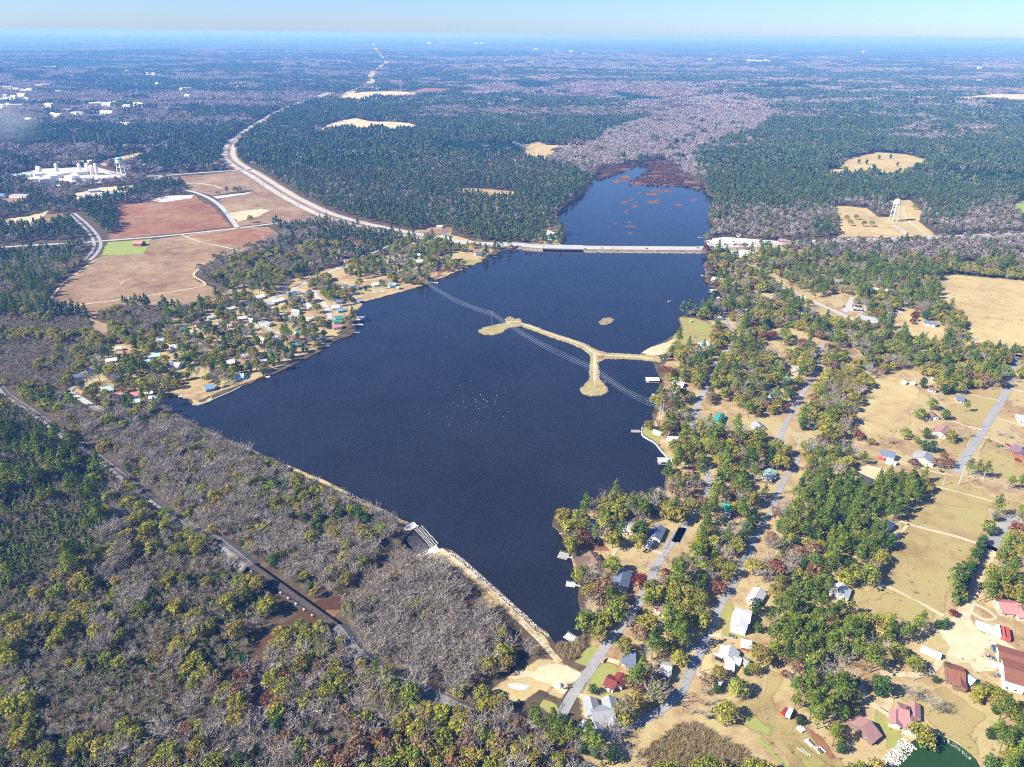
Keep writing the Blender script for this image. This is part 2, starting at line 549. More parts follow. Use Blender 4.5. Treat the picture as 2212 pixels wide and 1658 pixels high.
M_WATER = water_mat('lake_water', (.016, .017, .022), .06)
M_POND = water_mat('pond_water', (.022, .060, .012), .08)
M_CREEK = water_mat('creek_water', (.09, .045, .020), .10)
build_ground()

def water_sheet(name, ring, z, mat, label):
    vs, fs, _ = triangulate(offset_in(ring, -1.5)[1] if area2(ring) > 0 else offset_in(ring[::-1], -1.5)[1])
    X = np.array(vs); F = np.array([f[:3] for f in fs])
    a = (X[F[:, 1], 0] - X[F[:, 0], 0]) * (X[F[:, 2], 1] - X[F[:, 0], 1]) - (X[F[:, 2], 0] - X[F[:, 0], 0]) * (X[F[:, 1], 1] - X[F[:, 0], 1])
    F[a < 0] = F[a < 0][:, ::-1]
    tag(link(name, mesh(name, [(x, y, z) for x, y in vs], F.tolist(), mat)), label, None, None, 'structure')

water_sheet('lake_water', LAKE_G, WATER_Z, M_WATER, 'dark blue lake water filling the middle of the picture')
water_sheet('pond_water', POND_G, .32, M_POND, 'small green pond at the lower right corner')

# ---------------------------------------------------------------- ground covers
TAN = [(.0, (.22, .155, .075)), (.45, (.37, .27, .125)), (.75, (.46, .35, .16)), (1, (.40, .35, .14))]
M_YARD = cover_mat('dry_yard_grass', [(.0, (.16, .095, .05)), (.25, (.28, .175, .09)), (.45, (.38, .275, .14)), (.62, (.46, .36, .18)), (.8, (.36, .33, .13)), (1, (.26, .27, .085))], .022, .11, .8)
M_HAY = cover_mat('dry_hay_grass', [(.0, (.27, .18, .09)), (.3, (.40, .295, .14)), (.55, (.48, .375, .175)), (.78, (.53, .43, .215)), (1, (.40, .37, .14))], .012, .07, .6)
M_MEADOW = cover_mat('olive_tan_meadow', [(.0, (.19, .13, .06)), (.3, (.29, .215, .09)), (.55, (.37, .29, .125)), (.8, (.36, .315, .115)), (1, (.27, .285, .085))], .016, .07, .6)
M_LAWN = cover_mat('yellow_green_lawn', [(.0, (.24, .17, .07)), (.4, (.31, .26, .09)), (.7, (.30, .32, .085)), (1, (.24, .32, .06))], .05, .2, 1.)
M_GREEN = cover_mat('green_lawn', [(.0, (.26, .27, .09)), (.5, (.27, .33, .08)), (1, (.33, .38, .11))], .03, .15, 1.)
M_HEATH = cover_mat('brown_broom_grass', [(.0, (.13, .075, .045)), (.3, (.22, .135, .075)), (.52, (.30, .20, .115)), (.75, (.37, .265, .155)), (1, (.50, .40, .26))], .012, .06, .45, (.4, .35, .25))
M_REDH = cover_mat('reddish_broom_grass', [(.0, (.15, .065, .035)), (.35, (.25, .105, .055)), (.62, (.30, .165, .085)), (.85, (.35, .24, .14)), (1, (.44, .34, .21))], .012, .06, .45, (.4, .35, .25))
M_SAND = cover_mat('pale_sand', [(.0, (.36, .27, .15)), (.4, (.58, .46, .28)), (1, (.74, .63, .43))], .03, .14, .9)
M_WHITE = cover_mat('white_gravel', [(.0, (.40, .37, .32)), (.5, (.54, .51, .46)), (1, (.66, .63, .58))], .03, .14, .9)
M_STRAW = cover_mat('pine_straw', [(.0, (.15, .068, .035)), (.5, (.26, .125, .065)), (1, (.33, .19, .10))], .05, .2, 1.)
M_REED = cover_mat('dry_reed_bed', [(.0, (.13, .09, .045)), (.4, (.25, .18, .09)), (1, (.37, .28, .15))], .04, .25, 1.2)
M_MARSH = cover_mat('marsh_mat', [(.0, (.06, .028, .028)), (.35, (.13, .062, .045)), (.65, (.22, .125, .07)), (1, (.34, .25, .14))], .02, .08, .5, edge=2.4, escale=.03, thr=.55)
M_WEED = cover_mat('floating_weed', [(.0, (.06, .035, .03)), (.5, (.17, .085, .055)), (1, (.34, .19, .10))], .05, .2, .9, edge=2.6, escale=.07, thr=.6)
M_MUD = cover_mat('red_brown_mud', [(.0, (.12, .055, .028)), (.5, (.26, .13, .065)), (1, (.42, .27, .16))], .05, .2, 1.)
M_PLANT = cover_mat('plantation_floor', [(.0, (.035, .06, .022)), (.5, (.06, .085, .03)), (1, (.14, .12, .06))], .03, .12, .7)
M_DIRT = cover_mat('dirt_track', [(.0, (.33, .245, .145)), (.5, (.55, .44, .28)), (1, (.68, .57, .40))], .05, .2, 1.1, edge=1.0)
M_ROAD = cover_mat('worn_asphalt', [(.0, (.23, .225, .225)), (.5, (.32, .312, .305)), (1, (.42, .405, .385))], .06, .35, 1.6, alpha=False)
M_HWY = cover_mat('pale_concrete_road', [(.0, (.37, .36, .34)), (.5, (.45, .435, .41)), (1, (.53, .515, .48))], .03, .3, 1.6, alpha=False)
M_BALLAST = cover_mat('railway_ballast', [(.0, (.22, .21, .22)), (.5, (.34, .335, .35)), (1, (.48, .47, .48))], .1, .5, 2., edge=.7)

S = []
OPEN = []
def cov(name, v, pts, mat, z=.06, edge=5., label=None, step=14., jit=1.5):
    g = GP(v, pts)
    sheet(name, g, z, mat, edge, step, jit, label, seed=len(S) + 3)
    S.append(g)
    if mat not in (M_YARD, M_STRAW, M_PLANT, M_MUD): OPEN.append(g)
    return g

# right bank: dry grass under everything; left bank village the same
cov('dry_grass', 'D', '1535,548 1570,535 1700,528 1780,552 1990,600 2230,600 2300,700 2420,1000 2500,1400 2420,1740 1300,1740 1230,1600 1235,1480 1262,1395 1255,1260 1240,1180 1205,1125 1290,1090 1420,1075 1440,1010 1395,940 1418,860 1425,790 1500,720 1560,650 1555,600', M_YARD, .05, 10, 'dry tan grass of the yards along the right bank')
cov('dry_grass', 'D', '205,745 300,720 420,660 520,610 640,600 720,575 800,560 870,520 1000,515 1075,540 1040,568 930,615 790,655 760,700 690,755 560,820 420,872 340,850 300,880 210,870 150,850 165,800', M_YARD, .05, 10, 'dry tan grass between the houses of the left bank')
# fields on the left
cov('brown_meadow', 'D', '222,552 300,522 395,508 520,490 585,490 612,508 560,535 515,547 470,560 425,590 435,610 482,625 478,642 430,662 380,672 300,662 262,662 205,690 160,672 95,672 115,640 140,600 200,560', M_HEATH, .08, 8, 'wide brown meadow left of the lake')
cov('brown_meadow', 'D', '190,685 235,700 240,760 215,735 195,705', M_HEATH, .08, 4, 'brown gap between the thickets')
cov('reddish_meadow', 'T00', '750,1330 960,1310 1280,1270 1310,1300 1380,1330 1440,1390 1512,1470 1200,1510 900,1540 700,1560 680,1530 770,1500 780,1470 750,1440 770,1390', M_REDH, .08, 8, 'reddish brown meadow above the red-roofed barn')
cov('reddish_meadow', 'D', '405,512 520,494 590,492 600,508 545,533 490,530', M_REDH, .12, 10, 'reddish strip below the field road')
cov('gravel_patch', 'T00', '970,1300 1060,1270 1270,1263 1250,1287 1050,1316', M_WHITE, .14, 6, 'white gravel patch above the reddish meadow')
cov('brown_meadow', 'T00', '1040,1165 1140,1145 1400,1125 1560,1108 1640,1150 1760,1225 2060,1392 1900,1425 1700,1310 1620,1232 1500,1250 1380,1270 1240,1240 1190,1200 1110,1180', M_HEATH, .08, 8, 'brown meadow inside the bend of the highway')
cov('brown_meadow', 'T00', '1500,1260 1640,1240 1760,1310 1900,1400 2060,1400 2050,1420 1540,1470 1400,1300', M_HEATH, .07, 8, 'brown ground beside the highway junction')
cov('sand_lot', 'T00', '1450,1388 1690,1355 1760,1362 1700,1402 1540,1440', M_SAND, .14, 6, 'sand lot beside the field lane')
cov('gravel_patch', 'T00', '1370,1275 1500,1258 1640,1242 1600,1262 1400,1292', M_WHITE, .14, 6, 'pale gravel yard inside the highway bend')
cov('green_field', 'T00', '690,1572 990,1548 972,1595 935,1652 640,1660', M_GREEN, .14, 5, 'bright green grass around the red-roofed barn')
cov('plantation_floor', 'T00', '0,1612 460,1585 445,1650 T01 300,30 0,95', M_PLANT, .08, 5, 'floor of the young pine plantation at the left edge')
cov('sand_lot', 'T00', '0,1425 180,1400 330,1360 300,1400 220,1440 330,1440 330,1470 200,1480 0,1470', M_SAND, .10, 8, 'sandy lot at the left edge')
cov('brown_meadow', 'T00', '0,1280 200,1270 210,1330 0,1360', M_HEATH, .08, 8, 'tan field behind the sheds at the left edge')
cov('brown_meadow', 'T00', '200,1400 420,1380 430,1430 350,1450 200,1460', M_HEATH, .08, 8, 'bare ground by the sandy lot')
cov('factory_yard', 'T00', '90,1130 250,1095 480,1085 640,1090 760,1130 880,1140 760,1170 640,1190 400,1210 180,1190', M_WHITE, .10, 8, 'white yard of the factory')
cov('factory_yard', 'T00', '420,1270 640,1215 900,1200 930,1230 760,1260 780,1290 520,1310', M_SAND, .10, 8, 'pale yard around the long sheds')
cov('hay_field', 'T00', '640,1062 700,1030 900,990 1015,1005 820,1062 660,1078', M_HAY, .10, 8, 'straw-coloured field behind the water tower')
cov('hay_field', 'T00', '1010,920 1200,905 1235,915 1180,940 1040,942', M_HAY, .10, 8, 'pale field far left of the highway bend')
cov('brown_meadow', 'T00', '560,965 700,945 940,928 900,962 600,985', M_HEATH, .10, 8, 'brown far field')
cov('brown_meadow', 'T00', '0,950 200,935 420,890 520,870 500,892 350,922 120,960', M_HEATH, .10, 8, 'narrow far field at the left')
cov('power_corridor', 'T00', '1190,945 1240,945 1400,1050 1490,1080 1400,1110 1360,1050', M_HEATH, .10, 6, 'cleared strip running to the highway')
cov('sand_pit', 'T00', '1865,878 2050,850 2110,810 2212,780 T10 100,768 200,790 330,790 450,800 525,825 480,840 330,860 260,835 200,842 160,862 80,850 0,840 T00 2100,870 1960,885', M_SAND, .12, 12, 'pale sand pit right of the highway')
cov('green_field', 'T10', '200,772 260,755 420,770 330,788', M_GREEN, .14, 8, 'small green field behind the sand pit')
cov('heath_strip', 'T10', '60,905 330,885 320,915 100,925', M_HEATH, .1, 8, 'brown strip below the sand pit')
cov('brown_meadow', 'T10', '1180,940 1270,918 1320,940 1580,945 1570,970 1400,970 1380,1000 1380,1030 1300,1058 1140,1030 1190,990', M_HAY, .1, 8, 'tan clearing with a track in the middle distance')
cov('brown_meadow', 'T10', '720,1245 800,1218 960,1228 1130,1243 1120,1290 960,1302 880,1272', M_HAY, .1, 6, 'tan clearing in the pine wood')
cov('brown_meadow', 'T10', '910,1090 960,1050 1000,1060 990,1105', M_HEATH, .1, 6, 'small reddish clearing in the pine wood')
cov('dirt_lot', 'T10', '150,600 320,595 450,600 540,598 420,630 200,645 80,650 0,650 0,620', M_SAND, .12, 15, 'bare earth works far off at the highway end')
cov('dark_heath', 'T10', '440,600 540,572 700,580 740,595 600,602', M_REDH, .12, 15, 'purple-brown far clearing')
cov('roadside_verge', 'T10', '440,1505 620,1465 720,1482 720,1522 850,1560 1030,1585 800,1570 600,1545', M_HAY, .09, 4, 'tan verge and house clearing north of the highway')
cov('peninsula_yard', 'T10', '1235,1545 1330,1472 1400,1482 1442,1512 1425,1592 1230,1588', M_YARD, .09, 4, 'yards on the point beside the bridge')
cov('tan_pasture', 'T20', '880,1130 1000,1090 1080,1020 1260,988 1450,1000 1600,1040 1580,1080 1500,1110 1350,1170 1250,1132 1000,1152 920,1145', M_HAY, .1, 8, 'tan pasture dotted with dark trees, far right')
cov('tan_pasture', 'T20', '970,1340 1050,1335 1200,1350 1280,1410 1360,1400 1330,1300 1480,1298 1560,1370 1540,1440 1660,1535 1430,1548 1200,1540 1000,1542 1010,1430 980,1380', M_HAY, .1, 6, 'tan field around the white water tower')
cov('plantation_floor', 'T20', '1720,1132 1760,1110 2212,1140 2320,1160 2320,1230 2050,1210 1860,1180', M_PLANT, .1, 8, 'floor of the row plantation at the right edge')
cov('green_field', 'T20', '2110,1340 2212,1290 2300,1290 2300,1450 2150,1392', M_GREEN, .1, 8, 'small green field at the right edge')
cov('sand_pit', 'T20', '1680,652 1850,640 2000,628 2330,628 2330,678 2000,668', M_SAND, .3, 30, 'far pale sand pit at the right edge')
cov('sand_pit', 'T20', '1895,875 2075,862 2060,880 1910,885', M_SAND, .2, 15, 'small far sand pit')
cov('far_field', 'T20', '390,405 470,398 590,405 560,412 420,412', M_SAND, .4, 30, 'bright far clearing near the horizon')
cov('far_field', 'T00', '210,550 300,542 375,552 360,562 220,562', M_HAY, .4, 25, 'pale round field far left')
cov('far_field', 'T10', '1160,510 1230,492 1340,512 1260,522', M_HEATH, .4, 25, 'brown far clearing in the middle distance')
cov('far_field', 'T10', '1140,402 1290,392 1240,410', M_HAY, .4, 30, 'tan far clearing near the horizon')
cov('far_town_lots', 'T00', '0,640 110,630 130,655 60,680 120,705 0,715', M_WHITE, .3, 20, 'bright lots of the town at the left edge')
cov('far_town_lots', 'T00', '0,580 80,570 240,588 100,595', M_WHITE, .3, 20, 'far bright lots of the town')
cov('far_town_lots', 'T00', '470,765 540,750 700,745 780,755 560,770', M_WHITE, .3, 12, 'bright lots between trees of the town')
cov('parking_lot', 'T20', '150,1560 250,1535 330,1540 600,1560 720,1560 600,1592 300,1602 160,1612', M_WHITE, .10, 4, 'pale car park of the boat yard beside the bridge')
cov('parking_lot', 'T20', '230,1625 420,1618 520,1625 480,1655 250,1655', M_WHITE, .10, 4, 'pale lot south of the highway')
# right bank fields
cov('hay_field', 'T21', '1672,130 1780,124 2230,170 2330,400 2400,640 2100,620 1805,600 1812,560 1802,400 1722,350 1640,330 1662,250 1690,200', M_HAY, .10, 4, 'large straw-coloured hay field at the right edge')
cov('hay_field', 'T21', '1290,480 1350,400 1400,370 1490,340 1530,400 1600,440 1700,468 1712,590 1560,572 1440,547 1340,512', M_HAY, .10, 4, 'mown lawn between the church and the long house')
cov('hay_field', 'T21', '610,190 690,200 800,250 1010,370 1150,440 1100,460 1020,400 880,330 790,300 730,260', M_HAY, .09, 4, 'verges along the church road')
cov('hay_field', 'T21', '1210,770 1420,790 1550,870 1545,930 1480,1010 1500,1090 1400,1130 1380,1200 1240,1182 1090,1110 1100,1000 1180,900 1222,830', M_HAY, .10, 5, 'open tan field left of the straight road')
cov('hay_field', 'T21', '1850,870 2060,880 2070,960 1950,1110 1830,1280 1650,1230 1700,1190 1890,1130 1720,1050 1640,1010 1800,930', M_MEADOW, .09, 5, 'tan front lawns left of the straight road')
cov('hay_field', 'T21', '1960,1180 2100,1220 2212,1300 2300,1400 2212,1480 2050,1440 1900,1300', M_MEADOW, .09, 5, 'fenced lawn right of the straight road')
cov('yellow_lawn', 'T21', '1830,800 1880,790 1900,850 1840,850', M_LAWN, .12, 3)
cov('hay_field', 'T21', '1000,1240 1260,1260 1300,1340 1450,1360 1600,1400 1800,1440 2000,1560 2212,1600 2300,1658 2212,1700 1990,1658 T22 1990,20 1960,140 1890,210 1800,190 1450,90 1400,60 1500,0 T21 1620,1500 1500,1400 1350,1350 1150,1350', M_MEADOW, .09, 5, 'mown strip under the power line')
cov('lake_lawn', 'T21', '-20,400 60,400 200,440 180,540 120,570 0,590 T11 2150,560 2130,530 2190,480', M_LAWN, .10, 4, 'lawn on the right shore above the sandy beach')
cov('sandy_beach', 'T11', '1940,632 2000,598 2080,565 2150,540 2180,560 2160,610 2140,640 2040,655 1990,650', M_SAND, .14, 3, 'white sandy beach beside the causeway')
cov('dirt_patch', 'T21', '0,620 100,610 180,700 120,780 0,760', M_STRAW, .10, 5)
cov('power_line_lawn', 'T21', '80,1070 210,1040 320,1050 600,1180 560,1210 420,1200 300,1150 180,1110 90,1120', M_LAWN, .10, 4, 'yellow-green strip under the power line by the lake road')
cov('shore_lawn', 'T11', '1950,1112 2010,1100 2060,1130 2090,1190 2120,1290 2075,1260 2030,1212 1985,1186 1948,1158', M_LAWN, .11, 3, 'green lawn on the rounded shore point')
cov('shore_yard', 'T11', '2030,1065 2150,1060 2230,1080 2230,1140 2120,1140 2040,1120', M_STRAW, .09, 4)
cov('sand_yard', 'T21', '1090,1380 1200,1350 1350,1400 1330,1430 1240,1470 1100,1440', M_SAND, .12, 4, 'bare sandy yard beside the dark metal building')
cov('field', 'T22', '1410,60 1460,-20 1600,-60 1980,-10 1990,60 1940,180 1840,400 1730,560 1700,660 1640,700 1600,780 1400,720 1250,800 1200,740 1100,560 1010,420 1220,480 1300,400 1290,330 1380,180', M_MEADOW, .10, 5, 'tan meadow left of the tall hedge')
cov('field_lawn', 'T22', '1100,600 1300,500 1500,560 1690,680 1600,770 1400,715 1250,790 1190,720', M_MEADOW, .13, 8)
cov('dirt_yard', 'T22', '1630,770 1700,700 1790,650 1830,600 1862,610 1872,690 1900,735 2050,800 2120,850 2230,890 2330,960 2230,930 2030,885 2060,1060 1960,1075 1880,1060 1840,1000 1720,990 1680,980 1700,880', M_SAND, .14, 4, 'bare sandy yard in front of the warehouse')
cov('meadow', 'T22', '540,1000 700,1060 660,1160 600,1220 640,1290 760,1350 900,1500 1050,1600 1100,1700 700,1720 640,1600 480,1460 250,1400 160,1320 230,1270 300,1220 420,1190 520,1120', M_MEADOW, .09, 5, 'trampled meadow with stacked pipes')
cov('meadow_green', 'T22', '300,1330 500,1300 640,1380 900,1560 1000,1680 800,1700 620,1480 420,1440', M_LAWN, .11, 10)
cov('pine_straw', 'T22', '640,1280 760,1330 930,1500 1010,1600 980,1620 860,1500 700,1350', M_STRAW, .13, 4)
cov('garden_bed', 'T22', '470,1470 500,1460 600,1560 700,1658 760,1720 690,1720 580,1600', M_GREEN, .14, 2, 'light green strip of winter crop')
cov('house_lawn', 'T22', '1160,1130 1310,1110 1330,1210 1290,1270 1240,1270 1200,1320 1300,1500 1310,1560 1420,1540 1450,1500 1420,1440 1360,1360 1250,1260', M_LAWN, .12, 4, 'green lawn between the garage and the hip-roofed house')
cov('field', 'T22', '1340,1200 1700,1130 1880,1260 2000,1330 1900,1440 1960,1600 1890,1600 1780,1510 1660,1460 1600,1400 1540,1330 1440,1250', M_MEADOW, .10, 5, 'grassy slope behind the pond')
cov('reed_bed', 'T22', '-60,1390 60,1370 240,1460 420,1560 560,1700 -200,1740 -260,1560', M_REED, .10, 5, 'dense bed of dry reeds at the bottom edge')
cov('white_house_lawn', 'T22', '240,590 320,560 400,760 420,860 250,800 220,740', M_LAWN, .12, 3, 'lawn around the white two-storey house')
cov('yard', 'T22', '160,830 260,850 240,1000 210,1090 110,1060 120,960', M_HAY, .12, 3)
cov('green_yard', 'T22', '345,940 385,910 420,950 390,990 340,985', M_GREEN, .14, 2)
# shore and dam, bottom middle
cov('shore_lawn', 'T12', '1495,300 1540,320 1600,410 1540,430 1520,400', M_LAWN, .12, 3, 'yellow lawn by the wooden docks')
cov('shore_yard', 'T12', '1480,180 1680,180 1760,270 1600,260 1500,260', M_STRAW, .10, 4)
cov('road_lawn', 'T12', '2050,190 2100,120 2150,130 2130,180 2080,260 1950,200', M_LAWN, .12, 3, 'fenced lawn in the fork of the lake road')
cov('lake_road_lawn', 'T12', '1510,980 1580,890 1690,880 1600,1020', M_LAWN, .12, 3, 'lawn strip beside the road at the end of the dam')
cov('yard', 'T12', '1600,1060 1700,960 1810,990 1830,1120 1880,1200 1760,1260 1700,1230 1570,1190', M_LAWN, .10, 4, 'yard around the maroon-roofed cottage')
cov('yard', 'T12', '1290,1220 1420,1230 1410,1300 1360,1330 1270,1280', M_LAWN, .12, 3)
cov('pine_straw', 'T12', '1250,1480 1500,1530 1560,1590 1480,1600 1300,1530', M_STRAW, .10, 4, 'bare red-brown bank above the railway')
DAM_TOP = GP('T12', '640,250 720,310 800,375 900,460 1000,555 1100,650 1200,750 1290,840 1360,920 1420,985')
cov('dam_slope', 'T12', '520,290 640,236 705,262 800,330 900,420 1000,510 1100,600 1190,680 1280,765 1345,812 1400,900 1440,960 1500,1000 1560,1050 1500,1120 1440,1230 1380,1240 1300,1180 1200,1240 1060,1280 920,1220 1010,1120 1180,1000 1260,950 1380,940 1300,850 1190,780 1060,690 930,640 880,560 780,430 660,370 560,330', M_HAY, .10, 4, 'grassed slope of the dam')
cov('sand_flat', 'T12', '1170,1000 1330,960 1420,960 1560,1030 1580,1060 1500,1140 1450,1230 1390,1200 1320,1150 1240,1100 1120,1100 1000,1160 950,1210 1010,1120', M_SAND, .14, 6, 'trampled pale sand where the dam meets the road')
cov('sand_flat', 'T12', '1060,1110 1180,1110 1260,1140 1180,1180 1080,1170', M_WHITE, .16, 5)
cov('dam_strip', 'T12', '300,0 400,50 478,100 440,110 380,85 T11 330,1680 200,1640 60,1590 T01 2212,1545 2000,1445 1850,1385 1700,1318 1700,1300 1850,1350 2000,1408 2212,1505 T11 60,1560 200,1622 300,1655', M_HAY, .10, 3, 'grassed crest of the far arm of the dam')
cov('reed_cove', 'T12', '1392,868 1480,852 1565,812 1588,870 1520,960 1440,970 1400,920', M_MARSH, .08, 3, 'dark reed cove in the corner of the lake')
cov('mud_bank', 'T02', '1900,700 2010,640 2120,590 2212,570 2212,660 2100,740 2212,800 2100,800 1900,760', M_MUD, .09, 4, 'red mud under the trestle')
cov('creek_sand', 'T02', '1660,1040 1730,1060 1740,1150 1690,1180 1660,1110', M_SAND, .12, 3)
for g in CREEK:
    water = sheet('creek_water', g, .10, M_CREEK, 0, 10, .5, 'brown creek winding out of the spillway')
sheet('hollow_water', HOLLOW, .12, M_CREEK, 0, 6, .3, 'brown pool below the dam')
# village lawns, left bank
for nm, v, s, mt in [('tan_lawn', 'R4', '790,440 880,440 990,430 1010,470 960,520 900,500', M_HAY), ('tan_lawn', 'R4', '740,380 840,350 870,420 780,430', M_HAY), ('tan_lawn', 'R4', '720,530 840,505 920,540 880,575', M_LAWN),
                     ('tan_lawn', 'R4', '620,560 700,545 790,590 640,600', M_HAY), ('tan_lawn', 'R4', '40,555 130,530 170,545 60,580', M_HAY), ('tan_lawn', 'R4', '1100,560 1170,545 1260,590 1190,620 1120,600', M_HAY),
                     ('tan_lawn', 'R4', '880,270 960,240 1060,260 1060,310 900,310', M_HAY), ('tan_lawn', 'R5', '450,370 600,330 730,400 620,440 520,400', M_HAY), ('tan_lawn', 'R5', '860,490 960,480 990,510 880,530', M_HAY),
                     ('tan_lawn', 'R5', '610,690 740,680 780,720 640,720', M_LAWN), ('tan_lawn', 'R5', '1100,740 1180,760 1269,715 1269,740 1150,785 1105,770', M_HAY), ('tan_lawn', 'R5', '280,720 460,800 440,830 300,750', M_LAWN),
                     ('green_shore_lawn', 'R6', '880,370 960,345 1040,350 1060,360 980,385 900,385', M_LAWN), ('shore_yard', 'R6', '500,470 560,460 640,500 620,530 560,540 520,540', M_STRAW), ('shore_yard', 'R6', '700,420 830,410 760,450 720,480', M_STRAW),
                     ('shore_lawn', 'R6', '80,580 200,540 260,550 460,530 440,545 240,565 130,590', M_LAWN), ('tan_lawn', 'R6', '240,490 300,480 420,530 260,540', M_LAWN), ('bare_lot', 'R6', '0,160 60,190 200,270 340,370 260,330 150,290 0,240', M_HEATH),
                     ('bare_lot', 'R6', '220,310 300,330 440,440 380,420', M_HEATH), ('bare_lot', 'R6', '560,140 680,100 820,110 830,150 700,170', M_HEATH)]:
    cov(nm, v, s, mt, .10, 3)
# marsh at the head of the lake and floating weed
MZ = WATER_Z + .12
for v, s in [('T10', '1640,1110 1700,1086 1800,1080 1880,1062 1930,1055 1900,1090 1860,1120 1800,1125 1760,1140 1720,1160 1660,1175 1650,1142'),
             ('T10', '1960,1055 2040,1040 2212,1030 T20 0,1140 60,1160 130,1190 155,1250 100,1235 0,1210 T10 2120,1210 2000,1205 1900,1210 1820,1200 1870,1180 1960,1140 1990,1100'),
             ('T10', '1740,1175 1800,1140 1880,1125 1900,1150 1830,1190 1770,1195')]:
    sheet('marsh', GP(v, s, MZ), MZ, M_MARSH, 14, 18, 5, 'red-brown marsh at the head of the lake', seed=5)
rw = random.Random(8)
for i, (v, x, y, w, h) in enumerate([('T10', 1830, 1310, 60, 26), ('T10', 1880, 1290, 40, 18), ('T10', 2020, 1310, 70, 22), ('T10', 1990, 1260, 90, 22), ('T10', 1850, 1380, 26, 22), ('T10', 1865, 1440, 40, 16), ('T10', 1730, 1420, 22, 10), ('T10', 1775, 1450, 24, 10),
                                     ('T10', 1870, 1510, 50, 9), ('T10', 1810, 1540, 40, 8), ('T10', 1930, 1250, 50, 14), ('T10', 2100, 1240, 60, 18), ('T10', 2180, 1330, 40, 14), ('T20', 60, 1300, 50, 14), ('T10', 1900, 1340, 40, 16), ('T10', 1870, 1470, 60, 14), ('T10', 2050, 1240, 70, 14), ('T10', 1740, 1480, 40, 8)]):
    x0, y0 = PD(v, x, y); w /= 3; h /= 3
    ring = [G(x0 + w * math.cos(t) * rw.uniform(.45, 1.25), y0 + h * math.sin(t) * rw.uniform(.45, 1.25), MZ) for t in np.linspace(0, 6.28, 13)[:-1]]
    sheet('floating_weed', ring, MZ, M_WEED, 9, 12, 3, 'russet mats of floating weed on the upper lake', seed=i)

# ground that stays clear of chance trees (only the trees set there by hand stand on it)
for v, t in [('T21', '1230,790 1420,800 1560,880 1800,900 2100,870 2240,800 2400,1000 2400,1700 1990,1650 1800,1460 1650,1400 1560,1360 1400,1340 1200,1290 1000,1240 1090,1110 1100,1000 1190,900'),
             ('T22', '300,1200 520,1020 700,1020 720,1100 640,1180 640,1300 800,1360 820,1440 950,1580 1100,1640 1150,1760 700,1760 620,1620 480,1470 250,1400 160,1330'),
             ('T22', '1160,1080 1330,1080 1500,1090 1690,1000 1700,1120 1900,1280 2000,1340 1930,1460 1960,1600 1980,1760 1300,1760 1280,1560 1180,1300'),
             ('T22', '1600,620 1900,580 2230,700 2400,900 2400,1180 2100,1160 1700,1080 1600,1060 1300,1060 1240,900 1350,720 1500,760'),
             ('T22', '200,560 330,560 420,760 440,1000 300,1010 100,1080 100,900'), ('T12', '1580,1060 1700,950 1830,1000 1890,1200 1830,1260 1780,1350 1700,1440 1520,1420 1560,1200'),
             ('T12', '1490,280 1600,250 1760,280 1830,340 2000,250 2130,130 2200,150 2080,300 1990,420 1900,500 1850,440 1700,400 1560,440 1520,400'),
             ('E3', '100,420 330,400 430,280 600,260 730,300 740,420 830,470 900,460 1200,420 1380,380 1430,330 1250,640 1200,760 900,760 600,640 300,560 130,560'),
             ('E1', '700,60 1000,200 1250,300 1450,450 1640,560 2100,480 2211,560 2211,900 1900,820 1560,760 1400,600 1180,400 900,230'), ('E1', '0,780 120,780 200,880 400,900 380,1050 330,1200 120,1240 0,1250'),
             ('R6', '560,130 690,95 830,110 840,150 960,190 700,190')]:
    OPEN.append(GP(v, t))
# ================================================================ ROADS, RAILWAY, BRIDGE, DAM
ROADS = []          # (ground polyline, half width) kept free of trees
def road(name, v, s, w, mat, label, fade=0., z=.2, sub=5, clear=None):
    g = GP(v, s)
    ribbon(name, g, w, z, mat, sub, label, fade)
    ww = max(w) if isinstance(w, tuple) else w
    ROADS.append((smooth_line(g, 4), (clear if clear is not None else ww / 2 + .2)))
    return g

# near roads, right bank
LAKE_RD = 'T12 1415,1345 1500,1190 1600,1050 1690,910 1790,780 1860,690 1930,590 1965,505 2020,400 2080,290 2150,190 2212,110 R10 560,940 650,790 700,705 755,610 815,530 800,430 760,280 700,130 680,50 R9 695,880 740,750 790,640 820,560 880,450 960,350 990,290 965,220 935,160 930,110'
BACK_RD = 'R2 690,745 780,690 900,640 1060,560 1180,470 1269,380 E7 60,240 120,120 180,0 E5 230,820 290,680 350,600 400,500 450,380 500,290 560,170 620,60 660,0 E3 1290,1300 1420,1100 1480,960 1340,830 1260,730 1290,640 1340,520 1440,340 1500,220 1600,60 E1 1700,1560 1740,1430 1780,1300 1800,1180 1835,1130'
road('lake_road', 'T12', LAKE_RD, 5.6, M_ROAD, 'worn grey road winding along the right shore from the dam')
road('back_road', 'R2', BACK_RD, 4.8, M_ROAD, 'second grey road running up through the trees')
road('back_road_fork', 'E3', '1090,812 1170,780 1240,735 1262,700', 5.0, M_ROAD, 'left arm of the road fork', z=.24)
road('straight_road', 'E4', '1325,1160 1430,990 1540,830 1640,680 1740,520 1860,330 1960,150 2010,50 E2 2060,1480 2110,1370 2150,1290', 7.0, M_ROAD, 'straight grey road on the right')
road('church_road', 'R7', '790,255 830,285 850,310 760,330 R7 540,385 620,428 720,480 800,535 T21 610,190 800,280 1050,390 1160,450 1280,500 1450,552 1600,590 1750,612 1900,632 2100,645 2240,655', 7.0, M_HWY, 'pale road passing the church')
road('hedge_road', 'E6', '1330,10 1269,28 1180,60 1100,130 1050,230 1025,290', 7.5, M_ROAD, 'curving grey road at the end of the tall hedge')
road('hedge_lane', 'E6', '1035,265 1000,370 930,500 880,600 850,690 825,750 800,800', (7.0, 9.0), M_DIRT, 'sandy lane beside the tall hedge', .2)
